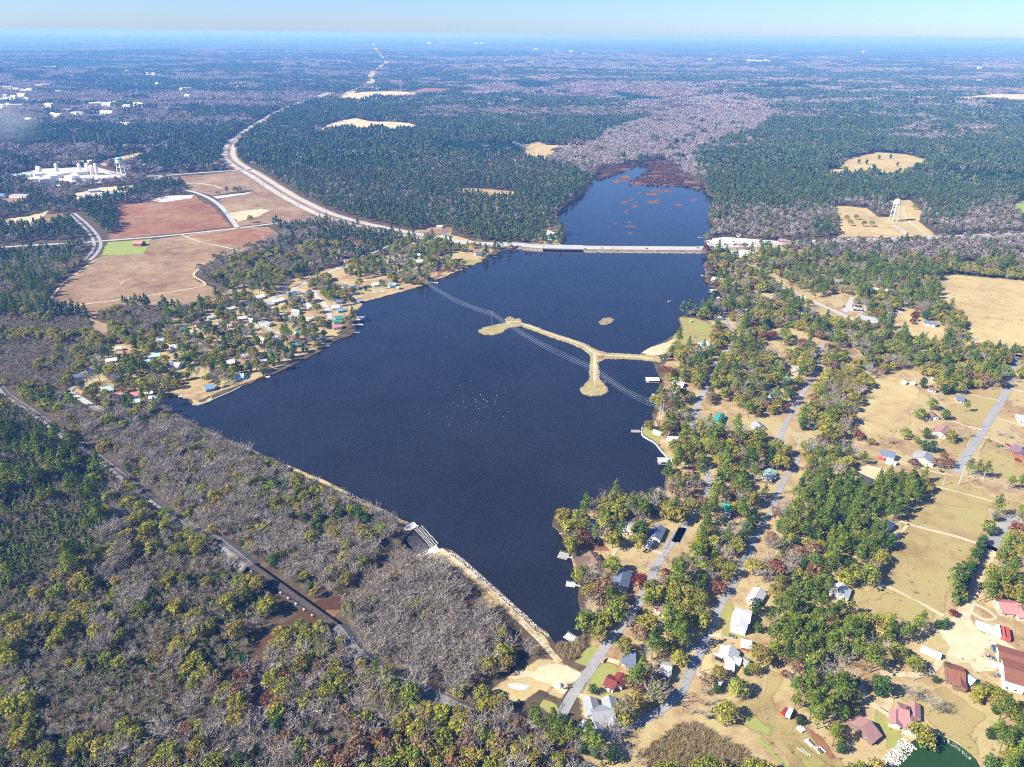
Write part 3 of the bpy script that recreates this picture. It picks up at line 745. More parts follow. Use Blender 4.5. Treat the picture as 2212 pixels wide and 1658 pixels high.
road('church_drive', 'E1', '2211,540 2160,650 2090,730', 8, M_HWY, 'pale drive behind the church')
road('shop_lane', 'R7', '800,262 850,310 910,322', 6, M_HWY, 'short pale lane south of the highway')
for v, s, w, lab in [('E6', '180,552 250,562 330,600 450,660 560,720 672,782', 3.2, 'sandy drive across the meadow'), ('E6', '320,60 410,98 600,150 760,190 912,240', 3.4, 'trodden track across the meadow'),
                     ('E6', '410,98 350,170 320,240', 2.4, 'faint track along the pine stand'), ('E4', '1430,135 1640,180 1900,232', 3.0, 'pale drive of the hip-roofed grey house'), ('E4', '1230,490 1330,510 1450,560 1670,605', 4.0, 'pale drive between two right-hand houses'),
                     ('E4', '2030,70 2211,122', 3.2, 'drive at the right edge'), ('E4', '1850,455 2000,500 2211,570', 3.2, 'drive of the white striped-roof house'), ('E4', '1680,700 1800,730 1940,790 2060,860', 4.0, 'drive of the plum-roofed house'),
                     ('E4', '600,1020 840,1092 1080,1162 1310,1205', 3.5, 'sandy track under the power line'), ('E4', '1030,1335 1300,1400 1600,1480 1870,1555', 2.4, 'sandy path along the meadow edge'),
                     ('E8', '30,300 70,380 110,460 180,512 290,582 345,612', 4.0, 'grey drive past the garage'), ('E8', '272,430 255,500 230,530', 5.0, 'grey drive to the evergreen'), ('E8', '200,258 400,266 520,266 600,228 660,140', 4.5, 'sandy track into the bare yard'),
                     ('E6', '870,680 960,718 1035,768 1052,800 985,812 900,770 862,740', 3.0, 'looping drive of the red-roofed house'), ('R1', '745,330 770,295 800,275', 3.0, 'pale path beside the brown house'), ('R1', '910,245 1020,282 1115,318', 4.0, 'drive of the long slate-roofed house'),
                     ('R2', '495,420 560,440 620,470', 4.0, 'drive of the big grey house'), ('R2', '700,150 800,180', 4.0, 'short drive of the shaded house'), ('R9', '470,440 600,445 700,440', 4.0, 'sandy lane to the causeway'), ('R9', '560,480 620,510 700,540', 3.0, 'sandy path by the lake'),
                     ('E3', '1400,140 1480,150 1545,158', 3.0, 'short drive of the dark-roofed white house'), ('E3', '1270,240 1360,260 1440,280', 3.0, 'drive with a parked pickup'), ('E3', '560,410 570,640', 3.2, 'grey drive beside the teal-roofed house'),
                     ('T22', '160,800 250,810', 4, 'drive of the grey-blue-roofed house'), ('E1', '1500,1530 1700,1560', 4, 'drive by the tan-roofed house'), ('E1', '830,410 900,440 920,490 860,520', 5, 'curved pale drive of the lodge')]:
    road('driveway', v, s, w, M_DIRT, lab, .35, .26)
# left bank
for v, s, w, m, lab in [('R5', '180,682 240,712 340,772 432,832', 5.5, M_HWY, 'pale village road at the creek mouth'), ('R5', '185,690 250,640 350,592 480,532 560,492 640,442 730,398', 5.0, M_ROAD, 'village road between creek houses'),
                        ('R5', '1040,275 1160,215 1260,178', 4.0, M_HWY, 'pale lane by the green-roofed trailer'), ('R4', '180,592 260,612 375,640', 6.0, M_DIRT, 'sandy village lane'), ('R4', '590,512 700,546 830,582 935,603', 5.5, M_HWY, 'pale village road above the shore'),
                        ('R4', '780,428 860,446 885,468 950,428', 5.0, M_HWY, 'pale village lane'), ('R4', '560,392 700,345 850,282 960,228 1100,160 1269,88', 6.0, M_HWY, 'main village road'), ('R4', '1068,260 1088,310 1135,352 1172,420 1185,490 1120,522', 6.0, M_HWY, 'curved village road near the shore'),
                        ('R6', '415,452 520,422 595,398', 5.0, M_DIRT, 'sandy lane to the swimming shore'), ('R6', '0,402 95,368', 5.0, M_HWY, 'village lane'), ('R6', '140,322 220,302 310,262 400,225', 5.0, M_HWY, 'village lane below the highway'), ('R6', '0,522 180,502 340,485', 4.0, M_DIRT, 'sandy shore lane'),
                        ('R6', '270,372 330,380 390,352', 4.0, M_DIRT, 'short sandy lane')]:
    road('village_road', v, s, w, m, lab, .3 if m is M_DIRT else 0.)
# fields on the left
for v, s, w, m, lab in [('T00', '-40,1608 200,1592 480,1577 600,1568 900,1545 1180,1520 1540,1480 1800,1448 2075,1418', 8, M_HWY, 'pale straight road across the brown fields'), ('T00', '1540,1480 1460,1370 1380,1300 1285,1255 1210,1235', 9, M_HWY, 'pale field lane joining the straight road'),
                        ('T00', '570,1070 700,1110 850,1138 1010,1142 1250,1125 1400,1115 1645,1098', 10, M_HWY, 'pale road from the factory to the highway'), ('T00', '1012,1180 1022,1155 1070,1137', 9, M_HWY, 'short pale link road'), ('T00', '1180,1525 1300,1570 1450,1602 1565,1628', 4, M_DIRT, 'thin dirt track below the straight road'),
                        ('T00', '1140,1200 1230,1190 1330,1195 1445,1222', 8, M_DIRT, 'curved sandy track in the brown meadow'), ('T01', '1290,90 1255,130 1330,190 1200,222 900,270 700,298 400,336', 3.5, M_DIRT, 'pale track winding over the brown meadow'), ('T01', '780,190 810,165 855,150', 2.5, M_DIRT, 'short track scar'),
                        ('T01', '330,280 400,190 480,130 600,42', 4, M_DIRT, 'sandy track along the field edge'), ('T01', '0,105 200,82 385,46', 5, M_DIRT, 'pale track below the plantation'), ('T00', '330,1215 420,1250 480,1290', 7, M_DIRT, 'lane beside the sheds'), ('T00', '1450,1385 1560,1372 1700,1355', 6, M_DIRT, 'sandy lane to the sand lot'),
                        ('T10', '1270,920 1330,950 1260,985 1330,1030', 5, M_DIRT, 'dirt track in the far clearing'), ('T20', '1430,1340 1440,1400 1520,1480 1620,1540', 7, M_DIRT, 'sandy track past the white water tower'), ('T20', '1360,1460 1400,1480 1460,1525', 9, M_HWY, 'pale pad road under the water tower'), ('T10', '0,650 60,600 130,572 190,530 200,480 240,440 292,402 262,370 232,330 206,285', 60, M_DIRT, 'cleared strip running to the horizon')]:
    road('field_track', v, s, w, m, lab, .3 if m is M_DIRT else 0., .22, clear=20 if (v == 'T00' and m is M_HWY) else None)

# ---- highway: two carriageways with a median on the land, one deck over the water
HWY_W = GP('T00', '2150,600 2000,650 1850,710 1750,760 1650,822 1560,882 1500,935 1482,990 1500,1040 1570,1090 1660,1140 1780,1218 1900,1290 2070,1375 2212,1424 T10 180,1470 400,1515 570,1545')
def offset_line(pts, d):
    out = []
    n = len(pts)
    for i, p in enumerate(pts):
        a, b = pts[max(0, i - 1)], pts[min(n - 1, i + 1)]
        t = Vector((b[0] - a[0], b[1] - a[1])).normalized()
        out.append((p[0] - t.y * d, p[1] + t.x * d))
    return out
hw = smooth_line(HWY_W, 5)
ROADS.append((hw, 25))
ribbon('highway_verge', hw, 52, .15, M_HEATH, 1, 'dry verge of the highway', .3)
ribbon('highway', offset_line(hw, 11.5), 13, .22, M_HWY, 1, 'far carriageway of the pale divided highway')
ribbon('highway', offset_line(hw, -11.5), 13, .22, M_HWY, 1, 'near carriageway of the pale divided highway')
HWY_M = GP('T10', '540,1538 700,1562 850,1577 1020,1589 1120,1594', 0) + [G(*p, 2.2) for p in P('T10', '1310,1602 1570,1607 1900,1610 2212,1612 T20 130,1611')] + GP('T20', '240,1604 420,1594 600,1582 800,1570 1000,1560 1400,1550 1800,1536 2100,1525 2300,1518')
HM = smooth_line(HWY_M, 6)
ROADS.append((HM, 16))
DECK_Z = 2.4
xs = [p[0] for p in HM]
X0, X1 = HWY_M[4][0], HWY_M[9][0]
def ramp_z(x):
    t0 = min(max((x - (X0 - 60)) / 60, 0), 1); t1 = min(max((X1 + 90 - x) / 90, 0), 1)
    return DECK_Z * min(t0, t1)
def strip3(name, line, half0, half1, z0, mat, label, lift=0.):
    v = []; f = []
    for i, p in enumerate(line):
        a, b = line[max(0, i - 1)], line[min(len(line) - 1, i + 1)]
        t = Vector((b[0] - a[0], b[1] - a[1])).normalized()
        zt = ramp_z(p[0]) + lift
        for c, z in ((-half1, z0), (-half0, zt), (half0, zt), (half1, z0)):
            v.append((p[0] - t.y * c, p[1] + t.x * c, z))
    for i in range(len(line) - 1):
        for q in range(3): f.append((i * 4 + q + 1, i * 4 + q, i * 4 + q + 4, i * 4 + q + 5))
    return tag(link(name, mesh(name, v, f, mat)), label, None, None, 'structure')
bx0, bx1 = G(*P('T10', '1312,1602')[0], 2.2)[0], G(*P('T10', '1566,1607')[0], 2.2)[0]
xl = [p for p in HM if p[0] <= bx0 + 2] ; xr = [p for p in HM if p[0] >= bx1 - 2]
def at_x(x):
    for a, b in zip(HM, HM[1:]):
        if a[0] <= x <= b[0]:
            t = (x - a[0]) / (b[0] - a[0]); return (x, a[1] + (b[1] - a[1]) * t)
xl = [p for p in HM if p[0] < bx0] + [at_x(bx0)]; xr = [at_x(bx1)] + [p for p in HM if p[0] > bx1]
M_EMB = cover_mat('rough_embankment', [(.0, (.10, .075, .045)), (.4, (.20, .16, .10)), (.8, (.32, .28, .21)), (1, (.45, .41, .34))], .1, .5, 1.5, alpha=False)
strip3('causeway', [p for p in xl if p[0] > X0 - 80], 13, 19, -3.0, M_EMB, 'stony embankment of the highway left of the bridge')
strip3('causeway', [p for p in xr if p[0] < X1 + 80], 13, 19, -3.0, M_EMB, 'long stony embankment carrying the highway over the lake')
def hwy_ribbon(line, w, lift, mat, name, label, off=0.):
    line = offset_line(line, off) if off else line
    v = []; f = []
    for i, p in enumerate(line):
        a, b = line[max(0, i - 1)], line[min(len(line) - 1, i + 1)]
        t = Vector((b[0] - a[0], b[1] - a[1])).normalized(); z = ramp_z(p[0]) + lift
        v += [(p[0] + t.y * w / 2, p[1] - t.x * w / 2, z), (p[0] - t.y * w / 2, p[1] + t.x * w / 2, z)]
    for i in range(len(line) - 1): f.append((2 * i, 2 * i + 2, 2 * i + 3, 2 * i + 1))
    return tag(link(name, mesh(name, v, f, mat)), label, None, None, 'structure')
hwy_ribbon(xl, 21, .26, M_HWY, 'highway', 'pale highway surface left of the bridge')
hwy_ribbon(xr, 21, .26, M_HWY, 'highway', 'pale highway surface on the causeway and beyond')
M_WHITEPAINT = paint((.78, .78, .76), .6, .3, .05)
M_YELLOW = paint((.70, .48, .10), .6, .3, .05)
M_CONC = paint((.55, .53, .49), .9, .15, .12, .3)
M_DARKC = paint((.16, .15, .145), .9, .15, .2, .3)
for nm, ln in (('left', xl), ('right', xr)):
    for off, mt in ((-9.6, M_WHITEPAINT), (9.6, M_WHITEPAINT), (.3, M_YELLOW), (-.3, M_YELLOW)):
        hwy_ribbon(ln, .25, .30, mt, 'lane_marking', 'painted line on the highway %s of the bridge' % nm, off)
br = empty('highway_bridge', (0, 0, 0))
tag(br, 'low pale concrete bridge carrying the highway across the lake', 'bridge')
ba, bb = Vector(at_x(bx0)), Vector(at_x(bx1)); bd = (bb - ba).normalized(); bn = Vector((-bd.y, bd.x))
def qd(a, b, w0, w1, z0, z1):
    c = [a + bn * w0, b + bn * w0, b + bn * w1, a + bn * w1]
    return [(p.x, p.y, z0) for p in c], [(p.x, p.y, z1) for p in c]
m = MB(); m.hexa(*qd(ba, bb, -11, 11, DECK_Z - .9, DECK_Z + .26)); m.build('deck', M_HWY, br)
for s_ in (-1, 1):
    m = MB(); m.hexa(*qd(ba, bb, s_ * 11 - .2, s_ * 11 + .2, DECK_Z + .27, DECK_Z + 1.1)); m.build('parapet', M_CONC, br)
L = (bb - ba).length
for k in range(1, 8):
    c = ba + bd * (L * k / 8)
    m = MB()
    m.hexa(*qd(c - bd * .6, c + bd * .6, -10.5, 10.5, DECK_Z - 1.7, DECK_Z - .92))
    for w in (-9, -4.5, 0, 4.5, 9):
        q = c + bn * w; m.tube((q.x, q.y, -3), (q.x, q.y, DECK_Z - 1.71), .4, n=8)
    m.build('pier', M_DARKC, br)

def rocks(name, line, width, z0, n, size, mat, label, seed, parent=None, kind='stuff'):
    """riprap: many rough stones along a line, one mesh"""
    r = random.Random(seed)
    base = [(0, 0, .6), (.62, .1, .1), (.1, .6, .05), (-.6, .12, .1), (-.05, -.6, .12), (0, 0, -.5)]
    fc = [(0, 1, 2), (0, 2, 3), (0, 3, 4), (0, 4, 1), (5, 2, 1), (5, 3, 2), (5, 4, 3), (5, 1, 4)]
    v = []; f = []
    seg = [math.dist(a[:2], b[:2]) for a, b in zip(line, line[1:])]; tot = sum(seg)
    for i in range(n):
        d = r.random() * tot; k = 0
        while d > seg[k] and k < len(seg) - 1: d -= seg[k]; k += 1
        a, b = line[k], line[k + 1]; t = d / max(seg[k], 1e-6)
        nx, ny = -(b[1] - a[1]) / max(seg[k], 1e-6), (b[0] - a[0]) / max(seg[k], 1e-6)
        w = r.uniform(-width / 2, width / 2)
        x, y = a[0] + (b[0] - a[0]) * t + nx * w, a[1] + (b[1] - a[1]) * t + ny * w
        s = size * r.uniform(.5, 1.4); an = r.uniform(0, 6.28); ca, sa = math.cos(an), math.sin(an); zz = z0 + r.uniform(-.2, .25)
        o = len(v)
        for p in base:
            px, py, pz = p[0] * s * r.uniform(.7, 1.2), p[1] * s * r.uniform(.7, 1.2), p[2] * s * r.uniform(.6, 1)
            v.append((x + px * ca - py * sa, y + px * sa + py * ca, zz + pz))
        f += [tuple(q + o for q in t3) for t3 in fc]
    ob = link(name, mesh(name, v, f, mat), parent)
    if parent is None: tag(ob, label, 'stones', None, kind)
    else: ob['kind'] = 'stuff'
    return ob
M_ROCK = paint((.36, .33, .28), .95, .1, .4, .35)
M_ROCKW = paint((.56, .54, .50), .95, .1, .3, .35)
sl = offset_line([p for p in xr if p[0] < X1 + 20], -17.5)
rocks('riprap', sl, 5, -.6, 900, 1.5, M_ROCK, 'stones along the lake side of the highway embankment', 3)
rocks('riprap', offset_line([p for p in xl if p[0] > X0 - 10], -17.5), 5, -.6, 260, 1.5, M_ROCK, 'stones beside the bridge end', 4)

# ---- the spit with its two round pads, and the little island
SPIT = P('T11', '895,486 920,467 1000,451 1070,436 1076,425 1066,410 1095,396 1120,412 1155,408 1168,438 1220,448 1300,478 1400,513 1480,538 1580,573 1650,612 1720,632 1840,638 1950,645 2060,652 2070,690 2000,677 1850,666 1720,664 1682,680 1660,692 1665,740 1668,800 1716,848 1727,880 1690,901 1620,904 1570,890 1554,866 1580,836 1614,805 1614,740 1620,662 1610,632 1560,597 1480,564 1400,537 1300,502 1220,472 1170,454 1100,464 1060,480 1045,496 990,512 930,508 897,497')
def landform(name, ring_px, ztop, slope, mat, label):
    ring = [G(*p, ztop) for p in ring_px]
    ring = resample(ring, 6, .5, 7)
    if area2(ring) < 0: ring = ring[::-1]
    _, inner = offset_in(ring, 1.2)
    vs, fs, _v = triangulate(ring)
    n = len(ring)
    _, outer = offset_in(ring, -slope)
    v = [(x, y, ztop) for x, y in vs]; f = [tuple(q) for q in fs]
    o = len(v)
    for (x, y), (u, w) in zip(ring, outer): v += [(x, y, ztop), (u, w, -3)]
    for i in range(n):
        j = (i + 1) % n; f.append((o + 2 * i, o + 2 * i + 1, o + 2 * j + 1, o + 2 * j))
    me = mesh(name, v, f, mat)
    bm = bmesh.new(); bm.from_mesh(me); bmesh.ops.recalc_face_normals(bm, faces=bm.faces); bm.to_mesh(me); bm.free()
    tag(link(name, me), label, None, None, 'structure')
    return ring
M_SPIT = cover_mat('spit_grass', [(.0, (.20, .15, .075)), (.4, (.33, .26, .12)), (.7, (.40, .34, .14)), (1, (.36, .36, .12))], .05, .25, 1.2, alpha=False)
spit_ring = landform('spit', SPIT, .5, 2.2, M_SPIT, 'narrow grassy causeway with two round pads in the lake')
rocks('riprap', spit_ring + spit_ring[:1], 2.6, .1, 2600, .85, M_ROCK, 'stones edging the causeway in the lake', 11)
isl = landform('islet', P('T11', '1675,430 1700,409 1740,404 1766,415 1750,435 1710,447 1682,442'), .2, 2.5, paint((.33, .22, .13), .95, .05, .3, .2), 'tiny brown island in the lake')
rocks('riprap', isl + isl[:1], 3.0, .0, 160, .9, M_ROCK, 'stones around the tiny island', 13)
for s in ('1075,440 1110,425 1150,432 1220,459 1300,490 1400,525 1480,551 1570,585 1635,630 1720,648 1850,652 2020,668', '1640,640 1642,700 1643,760 1643,810'):
    g = [G(*p, .5) for p in P('T11', s)]
    ribbon('causeway_track', g, 4.2, .56, M_DIRT, 5, 'sandy track along the causeway in the lake', .3)
g = [G(*p, .5) for p in P('T11', '1660,655 1700,645 1716,655 1700,672 1665,676')]
sheet('red_dirt_pad', g, .6, M_MUD, 2, 5, .4, 'patch of bare reddish earth on the causeway')

# ---- dam crest track
ribbon('dam_track', DAM_TOP, 4.6, .34, M_DIRT, 4, 'pale sandy track along the dam crest', .35)
g = GP('T12', '705,262 800,332 900,424 1000,514 1100,604 1190,684 1280,768 1345,812')
rocks('riprap', g, 2.5, .0, 700, .7, M_ROCKW, 'stones along the lake side of the dam', 17)
rocks('riprap', GP('T01', '1300,1122 1480,1200 1600,1250 1720,1308 1850,1370 2000,1428 2212,1520 T12 330,32 400,74 470,118'), 2.5, -.1, 700, .7, M_ROCKW, 'stones along the far arm of the dam', 18)
rocks('riprap', GP('T22', '1330,1640 1380,1600 1420,1560 1450,1520 1480,1505'), 7, .1, 420, .9, M_ROCKW, 'grey stones on the pond bank', 19)
rocks('riprap', GP('T22', '1680,1475 1730,1500 1800,1550 1870,1610'), 2.5, .0, 220, .7, M_ROCK, 'stones along the back edge of the pond', 20)

# ---- spillway
A, B = Vector(G(*P('R3', '556,120')[0])), Vector(G(*P('R3', '694,270')[0]))
sd = (B - A).normalized(); sn = Vector((sd.y, -sd.x))
if sn.dot(Vector(G(*P('R3', '560,330')[0])) - A) < 0: sn = -sn
SL = (B - A).length
sp = empty('spillway', (A.x, A.y, 0)); sp.rotation_euler = (0, 0, math.atan2(sd.y, sd.x))
tag(sp, 'dark concrete spillway with rows of pale blocks in the dam', 'spillway')
side = 1 if Vector((-sd.y, sd.x)).dot(sn) > 0 else -1
def sw(m, x0, x1, y0, y1, z0, z1): y0, y1 = sorted((y0 * side, y1 * side)); m.box(x0, x1, y0, y1, z0, z1)
m = MB(); sw(m, 0, SL, -1.2, .8, -3, -.3); m.build('crest_wall', M_DARKC, sp)
M_WETC = paint((.055, .05, .055), .5, .4, .25, .3)
for k in range(7):
    m = MB(); ya, yb = .8 + k * 2.2, .8 + (k + 1) * 2.2
    sw(m, .3, SL - .3, ya + .02, yb, -3.3, -.75 - k * .32); m.build('apron_step', M_WETC, sp)
m = MB(); m.hexa([(-.2, -2 * side, -3), (.6, -2 * side, -3), (.6, 16 * side, -3), (-.2, 16 * side, -3)][::side], [(-.2, -2 * side, .9), (.6, -2 * side, .9), (.6, 16 * side, -1.2), (-.2, 16 * side, -1.2)][::side]); m.build('side_wall', M_CONC, sp)
m = MB(); m.hexa([(SL - .6, -2 * side, -3), (SL + .2, -2 * side, -3), (SL + .2, 16 * side, -3), (SL - .6, 16 * side, -3)][::side], [(SL - .6, -2 * side, .9), (SL + .2, -2 * side, .9), (SL + .2, 16 * side, -1.2), (SL - .6, 16 * side, -1.2)][::side]); m.build('side_wall', M_CONC, sp)
M_PALEC = paint((.74, .71, .65), .9, .15, .1, .3)
m = MB(); sw(m, SL + .25, SL + 6.5, -1.5, 4, -1, .5); sw(m, SL + .25, SL + 4.5, 4, 9, -1, .3); sw(m, SL + .25, SL + 2.6, 9, 14, -1, .2); m.build('abutment_slab', M_PALEC, sp)
m = MB(); sw(m, -6, -.25, -1.5, 4, -1, .5); sw(m, -5, -.25, 4, 8, -1, .3); m.build('abutment_slab', M_CONC, sp)
bk = None
for row in range(4):
    for k in range(15):
        if bk is None:
            m = MB(); m.box(-.28, .28, -.28, .28, -1.1, .45); bk = m.data('baffle_block', M_PALEC)
        o = link('baffle_block', bk, sp)
        o.location = (1.2 + (SL - 2.4) * (k + .5 * (row % 2)) / 15, side * (-4.2 + row * 1.9), -.25 - row * .1)
sheet('spillway_pool', BASIN_G, -2.35, M_CREEK, 0, 8, 0, 'brown pool at the foot of the spillway')
rocks('riprap', GP('R3', '440,215 480,290 560,350 600,350'), 5, -2.0, 130, .9, M_ROCKW, 'pale boulders at the foot of the spillway', 23)

# ---- railway with its trestle
RAIL = P('T01', '-60,780 0,840 60,905 180,985 330,1090 450,1185 560,1240 T02 1090,0 1190,60 1290,130 1430,205 1640,372')
TR_A, TR_B = P('T02', '1620,350')[0], P('T02', '2175,745')[0]
RAIL2 = P('T02', '2175,745 T12 200,1000 560,1170 880,1318 1000,1395 1150,1470 1350,1568 1520,1628 1750,1720')
RZ = 3.2
ra = [G(*p, 1.5) for p in RAIL[:-1]] + [G(*TR_A, RZ)]
rb = [G(*TR_B, RZ)] + [G(*p, 1.5) for p in RAIL2[1:]]
def embank(line, zs, name, label):
    v = []; f = []
    for i, p in enumerate(line):
        a, b = line[max(0, i - 1)], line[min(len(line) - 1, i + 1)]
        t = Vector((b[0] - a[0], b[1] - a[1])).normalized(); z = zs(i / (len(line) - 1))
        for c, zz in ((-2.2 - z * 1.6, -.1), (-2.2, z), (2.2, z), (2.2 + z * 1.6, -.1)):
            v.append((p[0] - t.y * c, p[1] + t.x * c, zz))
    for i in range(len(line) - 1):
        for q in range(3): f.append((i * 4 + q + 1, i * 4 + q, i * 4 + q + 4, i * 4 + q + 5))
    me = mesh(name, v, f, M_BALL2)
    tag(link(name, me), label, None, None, 'structure')
M_BALL2 = cover_mat('ballast', [(.0, (.13, .12, .115)), (.5, (.22, .21, .205)), (1, (.34, .33, .32))], .1, .6, 2., alpha=False)
M_RAILS = paint((.14, .11, .09), .5, .5, .2, .5)
M_TIE = paint((.09, .075, .06), .9, .1, .3, .5)
za = lambda t: 1.0 + (RZ - 1.0) * max(0, (t - .6) / .4)
zb = lambda t: 1.0 + (RZ - 1.0) * max(0, (.35 - t) / .35)
la, lb = smooth_line(ra, 6), smooth_line(rb, 6)
embank(la, za, 'railway_bed', 'grey railway bed running through the wood at the lower left')
embank(lb, zb, 'railway_bed', 'grey railway bed leaving the trestle towards the bottom edge')
ROADS.append((la, 3.2)); ROADS.append((lb, 2.2)); ROADS.append(([(x + 2, y - 3) for x, y in la], 3.0))
def track(line, zs, label):
    t_ = empty('railway_track', (line[0][0], line[0][1], 0)); tag(t_, label, 'railway track')
    ox, oy = line[0][0], line[0][1]
    dense = resample(line, 1.2, 0, 0, False)
    ties = MB(); n = len(dense)
    for i in range(0, n - 1):
        a, b = dense[i], dense[i + 1]
        d = Vector((b[0] - a[0], b[1] - a[1])).normalized(); nn = Vector((-d.y, d.x)); z = zs(i / (n - 1))
        c = Vector(a)
        q = [c - d * .16 - nn * 1.3, c + d * .16 - nn * 1.3, c + d * .16 + nn * 1.3, c - d * .16 + nn * 1.3]
        ties.hexa([(p.x - ox, p.y - oy, z + .02) for p in q], [(p.x - ox, p.y - oy, z + .2) for p in q])
    o = ties.build('ties', M_TIE, t_); o['kind'] = 'stuff'
    for s_ in (-.75, .75):
        m = MB(); off = offset_line(line, s_)
        for i in range(len(off) - 1):
            z0, z1 = zs(i / (len(off) - 1)), zs((i + 1) / (len(off) - 1))
            m.tube((off[i][0] - ox, off[i][1] - oy, z0 + .3), (off[i + 1][0] - ox, off[i + 1][1] - oy, z1 + .3), .11, n=4)
        m.build('rail', M_RAILS, t_)
track(la, za, 'single railway track through the wood left of the trestle')
track(lb, zb, 'single railway track crossing the bottom edge')
tr = empty('railway_trestle', (0, 0, 0)); tag(tr, 'dark railway trestle crossing the brown creek', 'bridge')
a, b = Vector(G(*TR_A, RZ)), Vector(G(*TR_B, RZ)); bd = (b - a).normalized(); bn = Vector((-bd.y, bd.x)); L = (b - a).length
M_STEEL = paint((.05, .047, .05), .7, .3, .3, .4)
for w in (-1.5, 1.5):
    m = MB(); m.hexa(*qd(a, b, w - .25, w + .25, RZ - 1.5, RZ - .1)); m.build('girder', M_STEEL, tr)
m = MB(); m.hexa(*qd(a, b, -2.0, 2.0, RZ - .08, RZ + .1)); m.build('deck', M_TIE, tr)
for w in (-2.05, 2.05):
    m = MB(); m.hexa(*qd(a, b, w - .1, w + .1, RZ + .11, RZ + .55)); m.build('curb', M_STEEL, tr)
for w in (-.75, .75):
    m = MB(); m.hexa(*qd(a, b, w - .1, w + .1, RZ + .11, RZ + .4)); m.build('rail', M_RAILS, tr)
npier = 11
for k in range(npier):
    c = a + bd * (L * (k + .5) / npier)
    m = MB(); m.hexa(*qd(c - bd * .7, c + bd * .7, -2.6, 2.6, RZ - 2.1, RZ - 1.52))
    for w in (-2.0, 0, 2.0):
        q = c + bn * w; m.tube((q.x, q.y, -1), (q.x, q.y, RZ - 2.1), .35, n=6)
    m.build('pier', M_CONC, tr)
ROADS.append(([tuple(a), tuple(b)], 7))
# sidings by the fields, upper left
for off in (-4, 4):
    g = offset_line(smooth_line(GP('T00', '462,1385 540,1450 600,1515 632,1580 610,1640 560,1690'), 4), off * 1.2)
    ribbon('railway_bed', g, 6, .25, M_BALLAST, 1, 'grey twin railway beds curving past the brown fields', .3)
    ROADS.append((g, 8))

# stretches of road that lie open to view: no trees close on the near side either
for v, t in [('T12', '1415,1345 1500,1190 1600,1050 1690,910 1790,780'), ('T12', '2020,400 2080,290 2150,190 2212,110 R10 560,940 650,790 690,720'), ('E3', '1260,730 1290,640 1340,520 1440,340 1500,220 1600,60 E1 1700,1560 1740,1430'),
             ('E3', '1290,1300 1420,1100 1460,1000'), ('E5', '330,620 400,500'), ('E7', '0,330 60,240 120,120 180,0'), ('R2', '850,660 900,640 1060,560 1180,470'), ('E4', '1325,1160 1430,990 1540,830 1640,680 1740,520 1860,330 1960,150 2010,50'), ('E1', '540,890 600,980 660,1100'), ('R9', '690,870 720,800'), ('E5', '500,290 560,170 620,60'), ('R10', '755,610 815,530'),
             ('R5', '190,690 240,712 340,772 432,832'), ('R4', '590,512 700,546 830,582 935,603'), ('R4', '700,345 850,282 960,228 1100,160'), ('R4', '1088,310 1135,352 1172,420 1185,490')]:
    g = smooth_line(GP(v, t), 3); ROADS.append(([(x, y - 5) for x, y in g], 6.5))
# ================================================================ HOUSES, SHEDS AND OTHER BUILDINGS
HOUSES = []      # ground x, y, radius, sight line: kept free of trees
import re
CUT = re.compile(r' (?:at|beside|by|behind|under|below|above|near|left|right|between|inside|among|deep|half|hidden|around|on|in|highest|nearest|alone|cut|just) ')
MARKW = set()
MARKS = []       # landmarks for the words on trees
RC = {'grey': (.30, .31, .33), 'lgrey': (.48, .49, .50), 'white': (.80, .80, .79), 'slate': (.14, .17, .24), 'dark': (.055, .055, .065), 'brown': (.20, .125, .09), 'tan': (.40, .32, .24),
      'maroon': (.20, .05, .045), 'red': (.44, .10, .085), 'pink': (.55, .22, .20), 'teal': (.04, .28, .22), 'green': (.05, .33, .21), 'pgreen': (.42, .58, .50), 'blue': (.16, .30, .48), 'lblue': (.40, .62, .70),
      'navy': (.035, .045, .13), 'plum': (.20, .13, .17), 'mauve': (.36, .20, .19), 'rust': (.24, .10, .065), 'cream': (.66, .58, .46), 'sky': (.16, .62, .80)}
WC = {'white': (.78, .77, .74), 'cream': (.60, .54, .44), 'brick': (.30, .13, .09), 'grey': (.42, .43, .44), 'tan': (.45, .37, .28), 'brown': (.22, .15, .11), 'red': (.40, .09, .07), 'blue': (.30, .38, .46), 'pgreen': (.55, .66, .58), 'dark': (.10, .10, .11)}
_rm = {}
def roof_mat(c, ribs=True):
    """sheet metal or shingle: fine courses down the slope, weather streaks"""
    if c in _rm: return _rm[c]
    m, nt, out = nodes_of('roofing')
    tc = N(nt, 'ShaderNodeTexCoord').outputs['Object']
    wv = N(nt, 'ShaderNodeTexWave'); wv.wave_type = 'BANDS'; wv.bands_direction = 'X'; wv.inputs['Scale'].default_value = .45; wv.inputs['Distortion'].default_value = .3
    nt.links.new(tc, wv.inputs['Vector'])
    n = noise(nt, tc, .5, 4); n2 = noise(nt, tc, 3.0, 3)
    f = math_(nt, 'ADD', math_(nt, 'MULTIPLY', n, .55), math_(nt, 'ADD', math_(nt, 'MULTIPLY', wv.outputs['Fac'], .2), math_(nt, 'MULTIPLY', n2, .25)))
    col = RC[c]
    cc = ramp(nt, f, [(.25, tuple(q * .72 for q in col)), (.5, col), (.8, tuple(min(.9, q * 1.18) for q in col))])
    metal = c in ('white', 'lgrey', 'teal', 'green', 'pgreen', 'lblue', 'sky', 'pink', 'red')
    bsdf(nt, out, cc, .45 if metal else .85, .35 if metal else .15)
    _rm[c] = m
    return m
M_WIN = paint((.045, .055, .07), .15, .6, .2, 1.5)
M_DOOR = paint((.16, .09, .06), .6, .3, .2, 1.0)
M_TRIM = paint((.74, .73, .70), .7, .25, .06)
